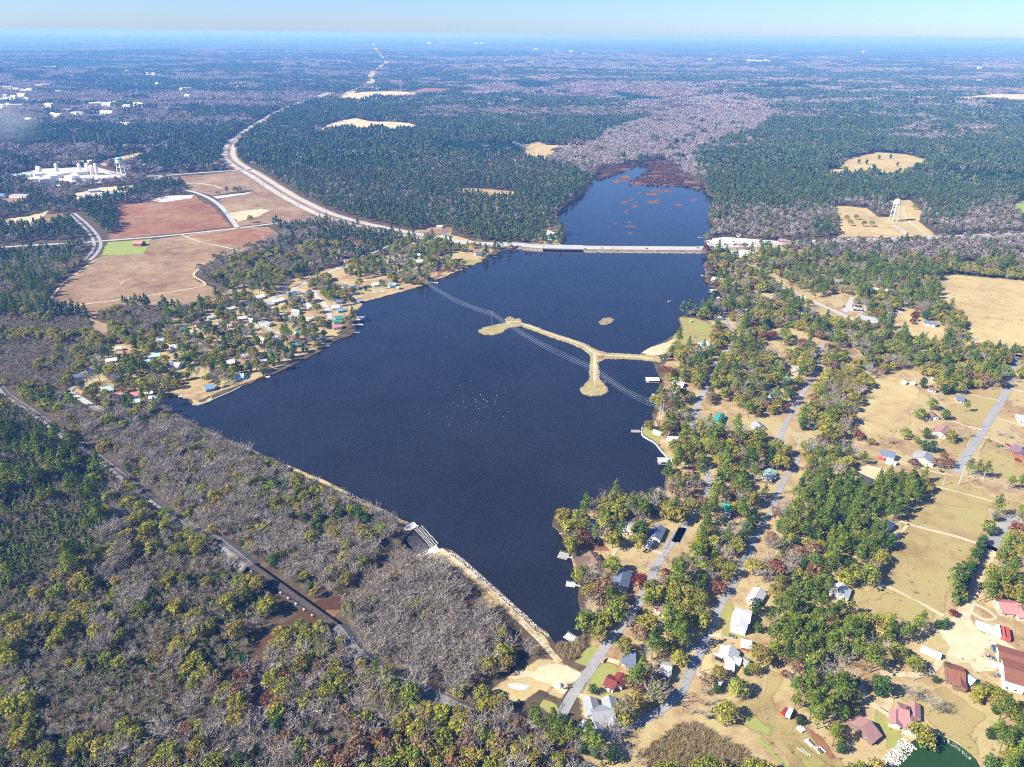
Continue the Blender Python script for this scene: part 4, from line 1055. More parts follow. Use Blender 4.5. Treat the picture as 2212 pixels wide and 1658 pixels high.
M_BRICK = paint((.30, .15, .11), .9, .1, .2, 1.5)
def gable_wall(m, x0, x1, w, z0, h, rise):
    """walls of a gabled body, ridge along x"""
    y = w / 2
    v = [(x0, -y, z0), (x1, -y, z0), (x1, y, z0), (x0, y, z0), (x0, -y, h), (x1, -y, h), (x1, y, h), (x0, y, h), (x0, 0, h + rise), (x1, 0, h + rise)]
    m.add(v, [(0, 1, 5, 4), (2, 3, 7, 6), (3, 0, 4, 8, 7), (1, 2, 6, 9, 5), (4, 5, 9, 8), (6, 7, 8, 9), (0, 3, 2, 1)])
def gable_roof(m, x0, x1, w, h, rise, ov=.55, t=.16, hip=0.0):
    y = w / 2 + ov; s = rise / (w / 2); zl = h - ov * s
    xa, xb = x0 - ov, x1 + ov
    for sg in (-1, 1):
        lo = [(xa, sg * y, zl), (xb, sg * y, zl), (xb - hip * (xb - xa) * .5, 0, h + rise), (xa + hip * (xb - xa) * .5, 0, h + rise)]
        if sg > 0: lo = lo[::-1]
        n = Vector((0, sg * s, 1)).normalized() * t
        m.hexa([(p[0], p[1], p[2] + .03) for p in lo], [(p[0], p[1], p[2] + .03 + t) for p in lo])
    if hip > 0:
        for xe, sg in ((xa, -1), (xb, 1)):
            tip = (xe - sg * hip * (xb - xa) * .5, 0, h + rise)
            p = [(xe, -y, zl), (xe, y, zl), tip]
            if sg < 0: p = p[::-1]
            m.add([(q[0], q[1], q[2] + .03) for q in p] + [(q[0], q[1], q[2] + .03 + t) for q in p], [(2, 1, 0), (3, 4, 5), (0, 1, 4, 3), (1, 2, 5, 4), (2, 0, 3, 5)])
def house(v, spec, w, roof, wall, label, name='house', h=2.9, rise=None, hip=0.0, wing=None, porch=None, chimney=None, detail=True, cat='house', clear=3.0, front=9.0, mark=None, flat=False, open_=False):
    (x1, y1), (x2, y2) = P(v, spec)
    rise = w * .24 if rise is None else rise
    z = h + rise
    a, b = Vector(G(x1, y1, z)), Vector(G(x2, y2, z))
    c = (a + b) / 2; d = b - a; L = max(d.length, 2.5)
    an = math.atan2(d.y, d.x)
    # the long side that faces the camera is local -y
    if Vector((math.sin(an), -math.cos(an))).dot(-c) < 0: an += math.pi
    o = empty(name, (c.x, c.y, 0), an)
    tag(o, label, cat)
    wm = paint(WC[wall], .8, .2, .10, .5); rm = roof_mat(roof)
    x0, x1_ = -L / 2, L / 2
    m = MB()
    if open_:
        for px in (x0 + .2, 0, x1_ - .2):
            for py in (-w / 2 + .2, w / 2 - .2): m.box(px - .1, px + .1, py - .1, py + .1, 0, h)
        m.build('post', wm, o)
    elif flat: m.box(x0, x1_, -w / 2, w / 2, 0, h); m.build('wall', wm, o)
    else:
        gable_wall(m, x0, x1_, w, 0, h, 0 if hip else rise); m.build('wall', wm, o)
    m = MB()
    if flat: m.box(x0 - .25, x1_ + .25, -w / 2 - .25, w / 2 + .25, h + .02, h + .25)
    else: gable_roof(m, x0, x1_, w, h, rise, hip=hip)
    ro = m.build('roof', rm, o)
    if not flat and not open_ and not hip:
        m = MB(); m.box(x0 - .55, x1_ + .55, -.14, .14, h + rise + .10, h + rise + .24); m.build('ridge_cap', rm, ro)
    if wing:
        for (wx, wl, ww, wside) in wing:      # position along ridge, reach from the wall, width, side (-1 = front)
            wr = ww * .24; m = MB(); gable_wall(m, 0, w / 2 + wl, ww, 0, h - .05, wr); m2 = MB(); gable_roof(m2, 0, w / 2 + wl, ww, h - .05, wr)
            for mm, nm, mt in ((m, 'wing_wall', wm), (m2, 'wing_roof', rm)):
                q = mm.build(nm, mt, o); q.location = (wx, 0, 0); q.rotation_euler = (0, 0, wside * math.pi / 2)
    if porch:
        px, pl, pd = porch
        m = MB(); m.hexa([(px - pl / 2, -w / 2 - pd, h - .75), (px + pl / 2, -w / 2 - pd, h - .75), (px + pl / 2, -w / 2 - .02, h - .3), (px - pl / 2, -w / 2 - .02, h - .3)],
                         [(px - pl / 2, -w / 2 - pd, h - .6), (px + pl / 2, -w / 2 - pd, h - .6), (px + pl / 2, -w / 2 - .02, h - .15), (px - pl / 2, -w / 2 - .02, h - .15)])
        m.build('porch_roof', rm, o)
        for q in (-1, 0, 1):
            m = MB(); xx = px + q * (pl / 2 - .2); m.box(xx - .09, xx + .09, -w / 2 - pd + .1, -w / 2 - pd + .28, 0, h - .74); m.build('porch_post', M_TRIM, o)
    if chimney is not None:
        m = MB(); m.box(chimney - .45, chimney + .45, w * .12, w * .12 + .8, h * .6, h + rise + 1.1); m.build('chimney', M_BRICK, ro)
    if detail and not open_:
        n = max(2, int(L / 3.6))
        for sd in (-1, 1):
            for k in range(n):
                xx = x0 + L * (k + .5) / n
                if sd < 0 and k == n // 2:
                    m = MB(); m.box(xx - .5, xx + .5, -w / 2 - .05, -w / 2 + .02, .1, 2.15); dd = m.build('door', M_DOOR, o); continue
                m = MB(); m.box(xx - .65, xx + .65, sd * (w / 2 + .03) - .03, sd * (w / 2 + .03) + .03, .95, 2.25); ww_ = m.build('window', M_TRIM, o)
                m = MB(); m.box(xx - .55, xx + .55, sd * (w / 2 + .07) - .03, sd * (w / 2 + .07) + .03, 1.05, 2.15); m.build('pane', M_WIN, ww_)
        for xe, sg in ((x0, -1), (x1_, 1)):
            for yy in (-w * .25, w * .25):
                m = MB(); m.box(xe + sg * .03 - .03, xe + sg * .03 + .03, yy - .6, yy + .6, .95, 2.25); ww_ = m.build('window', M_TRIM, o)
                m = MB(); m.box(xe + sg * .07 - .03, xe + sg * .07 + .03, yy - .5, yy + .5, 1.05, 2.15); m.build('pane', M_WIN, ww_)
    r = max(L, w) / 2 + clear
    HOUSES.append((c.x, c.y, r, front))
    mk = 'the ' + (mark or CUT.split(label)[0])
    if mk not in MARKW and len(mk.split()) < 8: MARKW.add(mk); MARKS.append((c.x, c.y, mk))
    return o
# ---- right bank, nearest first
house('R2', '598,540 758,528', 10, 'grey', 'white', 'large grey metal-roofed house with several gables at the bottom', wing=[(-5, 4.5, 7, 1), (5, 4.5, 7, 1), (4.5, 2.2, 5, -1)], porch=(-3, 7, 2.5), mark='large grey-roofed house')
house('R2', '535,612 566,660', 6.5, 'white', 'white', 'white metal carport beside the large grey-roofed house', 'carport', h=2.6, detail=False, cat='shed', clear=1, mark='white carport')
house('R2', '612,620 640,676', 6.5, 'grey', 'white', 'small grey-roofed shed below the large grey-roofed house', 'shed', h=2.6, detail=False, cat='shed', clear=1, mark='small grey shed')
house('R2', '708,284 778,318', 8, 'maroon', 'white', 'white cottage with maroon metal roof near the sand flat', wing=[(3, 3.5, 6, 1)], mark='maroon-roofed cottage')
house('R2', '822,104 915,112', 9.5, 'slate', 'white', 'white house with dark slate roof half shaded by trees beside the lake road', porch=(1, 6, 2.5), mark='shaded slate-roofed house')
house('R2', '1112,192 1185,208', 9, 'lgrey', 'grey', 'pale grey house hidden in bare trees between the two roads', front=5)
house('R1', '582,300 638,385', 10, 'brown', 'brick', 'brown-roofed brick house on the shore by the wooden dock', wing=[(-1.5, 8, 8, -1)], chimney=2, mark='brown-roofed shore house')
house('R1', '832,432 800,552', 10, 'slate', 'white', 'long dark-roofed house in the shade below the brown-roofed house', front=4, mark='shaded long house')
house('R1', '1102,104 1062,188', 8, 'slate', 'white', 'long slate-blue-roofed house on the fenced corner lawn', mark='long slate-roofed house')
house('R1', '1016,226 1042,236', 6, 'white', 'white', 'white metal carport at the end of the long slate-blue-roofed house', 'carport', h=2.4, detail=False, cat='shed', open_=True, clear=1)
house('R1', '805,92 925,100', 11, 'lgrey', 'white', 'broad pale grey-roofed house under a bare tree on the point', front=6)
house('R1', '1098,674 1166,722', 9, 'brown', 'white', 'white house with brown roof and end chimney right of the lake road', chimney=-4, mark='white brown-roofed house')
house('R1', '1058,818 1096,846', 7, 'grey', 'grey', 'small grey shed below the white brown-roofed house', 'shed', detail=False, cat='shed')
house('R1', '588,82 616,104', 6, 'lgrey', 'white', 'small pale outbuilding under the trees of the point', 'shed', detail=False, cat='shed')
house('R10', '630,402 702,406', 11, 'mauve', 'cream', 'house with dull pink hip roof by the L-shaped dock', hip=.5, front=5, mark='dull pink-roofed house')
house('R10', '915,648 988,660', 10, 'green', 'dark', 'house with bright green metal roof and dark walls among trees', hip=.3, mark='bright green-roofed house')
house('R10', '932,702 962,714', 5, 'lgrey', 'grey', 'tiny grey shed in front of the bright green-roofed house', 'shed', h=2.3, detail=False, cat='shed', clear=1)
house('R10', '508,150 578,152', 12, 'lgrey', 'white', 'pale-roofed house behind the rounded shore point', front=5)
house('R10', '402,100 456,114', 4.2, 'white', 'white', 'white boat shed on the rounded shore point', 'boat_shed', h=2.3, detail=False, cat='shed', clear=1.5)
house('R9', '902,842 878,902', 8, 'teal', 'white', 'white cottage with teal metal roof by the power line', mark='teal-roofed cottage')
house('E3', '955,492 1012,556', 9, 'grey', 'white', 'grey and white house inside a hedge by the power line', mark='hedged grey house')
house('E3', '1152,1112 1090,1205', 8.5, 'pgreen', 'white', 'white house with pale green metal roof beside the back road', porch=(0, 5, 2), mark='pale green-roofed house')
house('E3', '1218,66 1178,142', 8, 'slate', 'white', 'white house with dark gabled roof above the power line', wing=[(1, 2.5, 5, -1)], mark='dark-roofed white house')
house('E3', '1655,526 1715,530', 6, 'teal', 'cream', 'small teal-roofed shed under the oaks right of the back road', 'shed', detail=False, cat='shed', front=5)
house('E3', '1720,375 1790,380', 7, 'pgreen', 'cream', 'pale green-roofed cottage deep in the trees right of the back road', front=4)
house('R9', '548,600 625,614', 8, 'white', 'white', 'white-roofed lakeside house by the covered dock', front=4)
house('R9', '545,686 588,700', 6, 'lblue', 'white', 'small pale blue-roofed house on the wooded right shore', front=4)
house('E4', '1345,158 1440,172', 11, 'slate', 'cream', 'hip-roofed grey house left of the straight road', hip=.25, mark='hip-roofed grey house')
house('E4', '1005,368 1062,420', 8, 'brown', 'white', 'small brown-roofed house with open porch behind the open field', porch=(0, 5, 2.5), mark='small brown-roofed house')
house('E4', '1205,550 1130,628', 11, 'mauve', 'cream', 'pinkish brown-roofed house behind the golden tree', wing=[(3, 4, 7, -1)], mark='pinkish-roofed house')
house('E4', '1055,595 1110,598', 4, 'dark', 'dark', 'small dark lean-to beside the pinkish brown-roofed house', 'shed', h=2.2, detail=False, cat='shed', flat=True, clear=.5)
house('E4', '950,884 914,962', 16, 'grey', 'cream', 'wide grey-roofed house behind the maroon tree', mark='wide grey-roofed house')
o = house('E4', '372,858 545,900', 9, 'slate', 'white', 'white barn with dark upper roof under the power line', 'barn', h=4.0, rise=2.8, cat='barn', mark='white barn')
house('E4', '330,938 408,962', 3.2, 'red', 'red', 'low red lean-to beside the white barn', 'shed', h=2.0, detail=False, cat='shed', clear=.5)
house('E4', '432,992 560,1026', 2.8, 'lgrey', 'white', 'long white trailer parked in front of the barn', 'trailer', h=2.8, rise=.2, detail=False, cat='trailer', clear=.5)
house('E4', '82,1180 246,1248', 9, 'dark', 'dark', 'black metal building beside the bare sandy yard', 'metal_building', mark='black metal building')
house('E4', '985,48 1080,72', 5, 'brown', 'white', 'white mobile home with brown roof by the dark oaks', 'mobile_home', front=5)
house('E4', '2150,412 2240,424', 13, 'lgrey', 'white', 'white house with striped pale roof at the right edge', hip=.3, wing=[(2, 3, 6, -1)], mark='striped pale-roofed house')
house('E4', '2075,785 2205,832', 13, 'plum', 'brick', 'long plum-brown-roofed house behind the fenced lawn', hip=.2, wing=[(5, 4, 8, -1)], mark='plum-roofed house')
house('E2', '1048,1338 1108,1352', 6, 'red', 'white', 'small red-roofed cottage in the pines', 'shed', detail=False, cat='shed', front=6)
house('E2', '1015,1582 1110,1606', 6, 'lgrey', 'white', 'white long shed behind the dark oaks', 'shed', detail=False, cat='shed', front=5)
house('E2', '640,1618 690,1630', 5, 'white', 'white', 'small white shed at the top corner of the open field', 'shed', h=2.3, detail=False, cat='shed', front=4)
house('E2', '745,1632 800,1642', 4.5, 'white', 'cream', 'second white shed at the top corner of the open field', 'shed', h=2.2, detail=False, cat='shed', front=4)
house('E2', '930,840 1090,868', 9, 'slate', 'white', 'long white house with bay fronts and grey roof below the pasture wood', wing=[(-3, 1.5, 5, -1), (3, 1.5, 5, -1)], mark='long bay-fronted house')
# church
o = house('E2', '112,772 350,822', 17, 'grey', 'brick', 'large brick church with grey roofs beside the crowded car park', 'church', h=4.0, wing=[(14, 16, 14, 1), (16, 1.5, 12, -1), (-12, 5, 10, 1)], cat='church', mark='brick church')
house('E2', '325,282 392,290', 9, 'slate', 'cream', 'grey-roofed house in the pines behind the church', front=7)
house('E2', '250,418 352,430', 5, 'white', 'white', 'long white shed behind the sandy lot near the church', 'shed', h=2.6, detail=False, cat='shed')
house('E2', '425,436 522,446', 5, 'white', 'white', 'second long white shed behind the sandy lot near the church', 'shed', h=2.6, detail=False, cat='shed')
house('E1', '1575,690 1655,718', 11, 'blue', 'white', 'white house with blue roof below the church road', mark='blue-roofed house')
house('E1', '975,640 1030,642', 8, 'pink', 'cream', 'house with bright red metal roof in the trees behind the shore', front=6, mark='bright red-roofed house')
house('E1', '1085,545 1140,555', 9, 'blue', 'white', 'blue-roofed cottage beside the pines near the shore', front=6)
house('E1', '668,545 752,556', 12, 'brown', 'brick', 'brown-roofed lake house with red end wall by the white dock', wing=[(-2, 3, 7, -1)], mark='brown lake house')
house('E1', '640,420 722,432', 11, 'grey', 'cream', 'grey-roofed lodge above the shore with a curved drive', wing=[(4, 5, 8, -1)], mark='grey lodge')
house('E1', '385,276 440,284', 10, 'cream', 'cream', 'cream-roofed house in front of the deep red tree', hip=.3, front=5)
house('E1', '480,262 545,278', 10, 'cream', 'cream', 'second cream-roofed house right of the deep red tree', hip=.3, front=5)
house('E1', '575,152 640,180', 9, 'slate', 'white', 'slate-roofed house behind the deep red tree')
house('E1', '1335,1420 1500,1432', 13, 'tan', 'cream', 'wide tan-roofed house at the bend of the back road', wing=[(3, 4, 9, -1)], mark='wide tan-roofed house')
house('E1', '1320,1562 1412,1580', 10, 'lblue', 'white', 'pale blue-roofed house in shade below the wide tan-roofed house', front=4)
house('E1', '975,118 1040,124', 9, 'dark', 'grey', 'dark-roofed house above the church road', front=6)
house('E1', '972,165 1030,170', 7, 'mauve', 'cream', 'small pinkish cottage above the church road', front=5)
house('E1', '1930,305 2040,316', 9, 'grey', 'grey', 'grey-roofed house deep in the wood near the church', front=5)
house('E1', '930,1150 1030,1158', 9, 'brown', 'cream', 'brown-roofed house hidden by oaks near the pool', front=4)
house('E1', '480,780 510,800', 7, 'grey', 'white', 'small grey house at the top of the lake road', front=5)
house('E5', '395,736 505,766', 10, 'white', 'white', 'white two-storey house with white metal roof beside the back road', h=5.4, wing=[(-1, 6, 8.5, -1)], mark='white two-storey house')
house('E5', '578,574 528,655', 8, 'lgrey', 'white', 'narrow pale house in shade above the white two-storey house', front=5)
house('E5', '1190,538 1166,602', 11, 'lgrey', 'white', 'white house with pale grey roof at the end of the meadow drive', mark='meadow-drive house')
house('E5', '140,330 178,350', 6, 'plum', 'cream', 'small plum-roofed shed among bare trees left of the back road', 'shed', detail=False, cat='shed', front=5)
house('E5', '320,6 356,18', 6, 'grey', 'grey', 'small grey-roofed shed near the bright green-roofed house', 'shed', detail=False, cat='shed', front=5)
house('E6', '216,62 296,96', 10, 'navy', 'white', 'cabin with navy blue roof at the edge of the pine stand', porch=(2, 5, 2.5), mark='navy-roofed cabin')
house('E6', '1085,676 1215,690', 12, 'pink', 'cream', 'house with faded red metal roof behind the parked trucks', wing=[(7, 3, 7, -1)], mark='faded red-roofed house')
house('E7', '358,52 338,122', 10, 'lgrey', 'white', 'white house with pale steel roof beside the fenced green yard', wing=[(-2, 2, 5, -1)], mark='pale steel-roofed house')
house('E7', '440,14 510,28', 6, 'white', 'red', 'red shed with white roof behind the pale steel-roofed house', 'shed', h=2.5, detail=False, cat='shed', clear=1)
house('E7', '455,145 488,165', 4.5, 'grey', 'grey', 'small grey shed at the corner of the green yard', 'shed', h=2.3, detail=False, cat='shed', clear=1)
house('E7', '325,180 382,196', 5, 'white', 'white', 'white carport in the shade below the pale steel-roofed house', 'carport', h=2.4, open_=True, detail=False, cat='shed', clear=1)
house('E7', '240,300 285,325', 5.5, 'white', 'grey', 'small shed beside the white board fence', 'shed', h=2.4, detail=False, cat='shed', clear=1, front=4)
house('E8', '345,512 428,540', 13, 'mauve', 'white', 'house with pinkish brown hip roof and gables above the pond', hip=.35, wing=[(-4, 2.5, 5, -1), (3, 3.5, 6, -1), (5, 3, 5, 1)], chimney=0, mark='pinkish hip-roofed house')
house('E8', '122,606 62,656', 14, 'mauve', 'brown', 'brown-roofed garage between the pines and the green lawn', 'garage', h=3.0, cat='garage', mark='brown-roofed garage')
house('E8', '700,212 828,250', 13, 'rust', 'brown', 'old rusty-roofed shed beside the bare sandy yard', 'shed', h=3.2, rise=2.4, cat='shed', wing=[(2, 3, 6, -1)], mark='rusty old shed')
house('E8', '858,270 905,300', 6, 'pgreen', 'grey', 'small pale green lean-to by the rusty old shed', 'shed', h=2.3, detail=False, cat='shed', clear=.5)
house('E8', '1088,92 1420,192', 14, 'rust', 'pgreen', 'rear hall of the warehouse with a dark brown roof', 'warehouse', h=4.6, rise=1.4, cat='warehouse', clear=2, mark='warehouse')
house('E8', '1128,205 1440,300', 17, 'rust', 'white', 'tall white front hall of the warehouse with a brown roof', 'warehouse', h=6.6, rise=1.7, cat='warehouse', clear=2, mark='warehouse front')
# marina and shops at the bridge
for s, w, rc, wc, lab, nm in [('345,188 392,192', 7, 'white', 'white', 'white boat shelter beside the upper lake', 'boat_shelter'), ('382,212 430,218', 9, 'lgrey', 'white', 'pale shed in the boat yard beside the bridge', 'shed'), ('440,210 500,218', 10, 'white', 'white', 'white shed in the middle of the boat yard', 'shed'),
                              ('520,210 590,218', 9, 'lgrey', 'brown', 'dark-fronted shop at the right of the boat yard', 'shop'), ('405,192 490,196', 6, 'white', 'white', 'long white store behind the boat yard', 'store'), ('835,190 890,196', 9, 'mauve', 'red', 'red-fronted store beside the highway', 'store'),
                              ('330,300 362,308', 7, 'brown', 'brown', 'brown hut at the end of the bridge', 'hut'), ('460,300 530,312', 13, 'slate', 'cream', 'slate-roofed shop south of the highway', 'shop'), ('520,280 570,300', 12, 'lgrey', 'white', 'pale gabled shop south of the highway', 'shop'),
                              ('560,296 605,312', 12, 'white', 'white', 'white-roofed shop south of the highway', 'shop'), ('612,290 655,300', 9, 'cream', 'cream', 'cream shed at the end of the shop row', 'shed'), ('680,375 715,382', 8, 'dark', 'grey', 'dark-roofed house behind the church road start', 'house'),
                              ('525,150 555,156', 8, 'grey', 'white', 'grey-roofed house in trees north of the highway', 'house'), ('650,140 690,146', 9, 'brown', 'tan', 'brown-roofed house in trees north of the highway', 'house'), ('1090,62 1160,68', 9, 'grey', 'white', 'grey-roofed house far behind the highway', 'house')]:
    house('R7', s, w, rc, wc, lab, nm, cat='building' if nm in ('shop', 'store') else nm.replace('_', ' '), detail=False, clear=2, front=10)
o = house('R7', '727,205 765,206', 14, 'sky', 'white', 'bright sky-blue-roofed shelter beside the highway', 'shelter', h=3.2, detail=False, cat='shelter')
# ---- left bank village and the far left buildings
V4 = [('40,548 112,522', 5.5, 'teal', 'white', 'white trailer with teal roof at the left end of the village', 'mobile_home'), ('170,492 240,468', 7, 'mauve', 'white', 'white house with dull red roof beside the evergreen clump', 'house'), ('400,400 470,376', 6, 'white', 'white', 'white mobile home with white roof above the village', 'mobile_home'),
      ('530,352 605,334', 6, 'slate', 'blue', 'slate-roofed mobile home in shade at the top of the village', 'mobile_home'), ('615,306 685,288', 9, 'white', 'white', 'white-roofed house highest in the village', 'house'), ('758,330 830,312', 9, 'white', 'white', 'broad white-roofed house by the main village road', 'house'), ('712,352 765,344', 7, 'lgrey', 'white', 'pale-roofed shed beside the broad white-roofed house', 'shed'),
      ('780,236 858,228', 8, 'slate', 'blue', 'blue-grey house at the upper end of the village', 'house'), ('902,272 962,262', 6, 'blue', 'white', 'white trailer with blue-grey roof in a tan yard', 'mobile_home'), ('1030,252 1000,285', 7, 'slate', 'white', 'dark-roofed trailer by the curved village road', 'mobile_home'), ('1020,345 1050,378', 8, 'lgrey', 'white', 'pale grey-roofed house inside the road loop', 'house'),
      ('968,362 1000,358', 6, 'blue', 'white', 'small blue-grey shed inside the road loop', 'shed'), ('905,400 965,408', 7, 'lblue', 'white', 'pale blue-roofed house left of the road loop', 'house'), ('1058,450 1110,440', 8, 'tan', 'white', 'tan-roofed house beside the curved village road', 'house'), ('1018,458 1048,462', 5, 'lgrey', 'white', 'small pale shed left of the tan-roofed house', 'shed'),
      ('1218,455 1269,448', 8, 'teal', 'white', 'teal-roofed boathouse row by the shore', 'house'), ('1212,482 1262,480', 7, 'teal', 'white', 'second teal-roofed boathouse by the shore', 'house'), ('1200,520 1265,510', 8, 'pink', 'white', 'red-roofed white house nearest the village shore', 'house'), ('1195,375 1250,370', 8, 'white', 'white', 'white house above the teal boathouses', 'house'),
      ('1240,395 1280,390', 8, 'blue', 'blue', 'blue house right of the curved village road', 'house'), ('1230,330 1275,328', 8, 'slate', 'grey', 'dark-roofed house above the blue house', 'house'), ('1205,305 1245,300', 7, 'navy', 'white', 'navy-roofed house near the shore trees', 'house'), ('672,480 745,498', 8, 'grey', 'white', 'grey-roofed white house in the middle of the village', 'house'),
      ('475,460 522,452', 7, 'white', 'white', 'small white house left of the village centre', 'house'), ('528,455 562,450', 6, 'white', 'white', 'second small white house left of the village centre', 'house'), ('580,465 612,470', 6, 'lblue', 'white', 'small pale blue shed in the village centre', 'shed'), ('760,595 830,600', 9, 'lgrey', 'white', 'pale-roofed house beside the lower village road', 'house'),
      ('640,605 700,610', 9, 'white', 'white', 'white-roofed house behind the shore trees', 'house'), ('660,660 700,655', 6, 'brown', 'white', 'small brown-roofed cottage near the village shore', 'house'), ('575,635 620,625', 7, 'slate', 'blue', 'shaded slate-roofed house near the village shore', 'house'), ('930,560 975,552', 7, 'teal', 'white', 'teal-roofed shed by the lower village road', 'shed'),
      ('1030,505 1080,500', 6, 'pink', 'white', 'long pink-roofed shed beside the tan-roofed house', 'shed'), ('0,668 70,655', 10, 'white', 'white', 'large white-roofed house in the lower village', 'house'), ('0,790 72,800', 11, 'lgrey', 'white', 'large pale metal-roofed house above the creek mouth', 'house'), ('470,885 540,878', 9, 'lblue', 'white', 'pale blue-roofed house beside the swimming pool', 'house'),
      ('410,780 470,772', 9, 'white', 'white', 'white house behind the pale sandy lane', 'house'), ('660,775 720,770', 7, 'lgrey', 'white', 'pale-roofed house under the shore trees', 'house'), ('270,452 330,440', 7, 'lgrey', 'white', 'pale-roofed house above the evergreen clump', 'house'), ('350,492 400,482', 6, 'slate', 'white', 'slate-roofed cottage near the sandy village lane', 'house'), ('420,512 460,505', 6, 'cream', 'white', 'cream-roofed shed in the village', 'shed'),
      ('1085,615 1150,610', 8, 'slate', 'blue', 'dark blue-roofed house under the shore trees', 'house'), ('905,655 945,650', 6, 'teal', 'blue', 'teal-roofed boathouse under the shore trees', 'boathouse'), ('520,738 575,730', 7, 'lgrey', 'white', 'grey-roofed house in the lower village trees', 'house')]
for s, w, rc, wc, lab, nm in V4:
    house('R4', s, w, rc, wc, lab, nm, cat=nm.replace('_', ' '), detail=(nm != 'shed'), clear=1.5, front=9)
V5 = [('215,560 300,545', 8, 'slate', 'white', 'slate-roofed house left of the creek houses', 'house'), ('320,515 400,490', 7, 'lgrey', 'white', 'long pale trailer in the trees near the creek', 'mobile_home'), ('410,655 520,635', 11, 'pgreen', 'white', 'house with broad pale green roof near the creek mouth', 'house'),
      ('510,700 595,690', 10, 'pink', 'white', 'pale pink-roofed house near the creek mouth', 'house'), ('652,690 715,680', 9, 'pink', 'white', 'white house with rose roof on the creek lawn', 'house'), ('762,682 815,676', 6, 'cream', 'tan', 'open boat shelter by the creek', 'boat_shelter'), ('790,716 842,710', 6, 'white', 'white', 'white boat shelter at the creek mouth', 'boat_shelter'),
      ('640,745 720,735', 7, 'pgreen', 'white', 'pale green-roofed shed behind the dark pines at the creek', 'shed'), ('588,385 642,375', 7, 'pink', 'white', 'small white house with pale red roof in the upper yard', 'house'), ('708,458 795,440', 9, 'pgreen', 'white', 'pale green-roofed house in the creek trees', 'house'), ('470,440 545,430', 7, 'white', 'white', 'white house behind the dark tree in the upper yard', 'house'),
      ('785,405 870,395', 8, 'lblue', 'white', 'pale blue-roofed house in shade of the pines', 'house'), ('942,468 1025,460', 11, 'slate', 'white', 'white house with steel-blue roof above the creek lawn', 'house'), ('945,340 1025,322', 10, 'white', 'white', 'big white-roofed barn house in the creek trees', 'house'), ('1205,640 1269,628', 9, 'blue', 'blue', 'blue-roofed house near the rounded point', 'house'), ('545,352 590,348', 5, 'white', 'white', 'small white shed in the upper yard', 'shed'),
      ('815,300 905,280', 8, 'lblue', 'white', 'long pale house under the pines above the creek', 'house'), ('1165,320 1210,318', 6, 'cream', 'white', 'small cream house near the sandy lane', 'house')]
for s, w, rc, wc, lab, nm in V5:
    house('R5', s, w, rc, wc, lab, nm, cat=nm.replace('_', ' '), detail=(nm == 'house'), clear=1.5, front=9)
V6 = [('312,215 360,208', 9, 'slate', 'blue', 'blue-grey house just below the highway', 'house'), ('238,252 275,246', 7, 'white', 'white', 'white house left of the blue-grey house', 'house'), ('185,268 220,264', 6, 'cream', 'white', 'cream house by the pole line', 'house'), ('355,262 385,256', 7, 'slate', 'grey', 'slate house by the highway lane', 'house'), ('752,150 808,160', 9, 'slate', 'white', 'white house with slate roof north of the highway', 'house'),
      ('712,92 750,92', 8, 'white', 'white', 'white house alone in the clearing north of the highway', 'house'), ('545,350 600,345', 10, 'white', 'white', 'white house with gables near the swimming shore', 'house'), ('470,335 505,330', 8, 'slate', 'white', 'slate-roofed house near the swimming shore', 'house'), ('700,380 765,376', 9, 'navy', 'blue', 'navy-roofed blue house on the shore', 'house'), ('995,292 1050,286', 9, 'slate', 'white', 'white-gabled slate house at the bridge end', 'house'),
      ('835,345 900,340', 9, 'dark', 'brown', 'dark house in shade near the green lawn', 'house'), ('545,445 590,438', 8, 'lblue', 'white', 'turquoise-roofed shelter on the swimming shore', 'shelter'), ('228,522 270,515', 8, 'white', 'white', 'white house on the lawn by the small docks', 'house'), ('350,525 400,518', 8, 'lblue', 'white', 'pale blue-roofed shore house with a dark tree', 'house'), ('60,545 120,535', 11, 'slate', 'white', 'slate-roofed shore house with white gables', 'house'),
      ('10,535 45,530', 9, 'slate', 'grey', 'grey shore house at the left of the docks', 'house'), ('500,225 540,220', 8, 'cream', 'white', 'cream house below the highway verge', 'house'), ('20,345 80,335', 8, 'mauve', 'grey', 'dull red-roofed house by the wooded lane', 'house'), ('540,305 580,300', 8, 'white', 'white', 'white house above the swimming shore', 'house'), ('345,350 395,342', 6, 'grey', 'grey', 'long grey trailer by the sandy lane', 'mobile_home')]
for s, w, rc, wc, lab, nm in V6:
    house('R6', s, w, rc, wc, lab, nm, cat=nm.replace('_', ' '), detail=False, clear=1.5, front=10)
for s, w, rc, wc, lab in [('432,120 465,124', 12, 'green', 'cream', 'green-roofed house on the point beside the bridge'), ('430,95 470,104', 10, 'cream', 'cream', 'cream house on the point beside the bridge')]:
    house('R8', s, w, rc, wc, lab, detail=False, front=12)
# far left: barn, sheds, factory
house('L1', '1000,702 1062,704', 14, 'pink', 'brick', 'red-roofed barn alone on bright green grass', 'barn', cat='barn', detail=False, h=4)
house('L1', '80,345 205,348', 16, 'lgrey', 'white', 'white open-fronted shed at the left edge', 'shed', cat='shed', detail=False, h=5, flat=True)
house('L1', '-20,352 28,350', 16, 'blue', 'white', 'blue-roofed shed cut by the left edge', 'shed', cat='shed', detail=False, h=5)
for s, w, h_, lab in [('592,366 705,352', 14, 5, 'long blue-grey open shed in the pale yard'), ('660,318 745,312', 12, 4, 'long low shed behind the pale yard'), ('752,345 820,330', 14, 6, 'white-fronted shed right of the pale yard'), ('800,338 880,328', 16, 6, 'grey-roofed hall right of the pale yard'), ('690,366 728,364', 8, 4, 'small dark shed in the pale yard'), ('875,350 925,356', 9, 4, 'small hall at the wood edge')]:
    house('L1', s, w, 'lgrey', 'blue', lab, 'industrial_shed', cat='shed', detail=False, h=h_, clear=4)
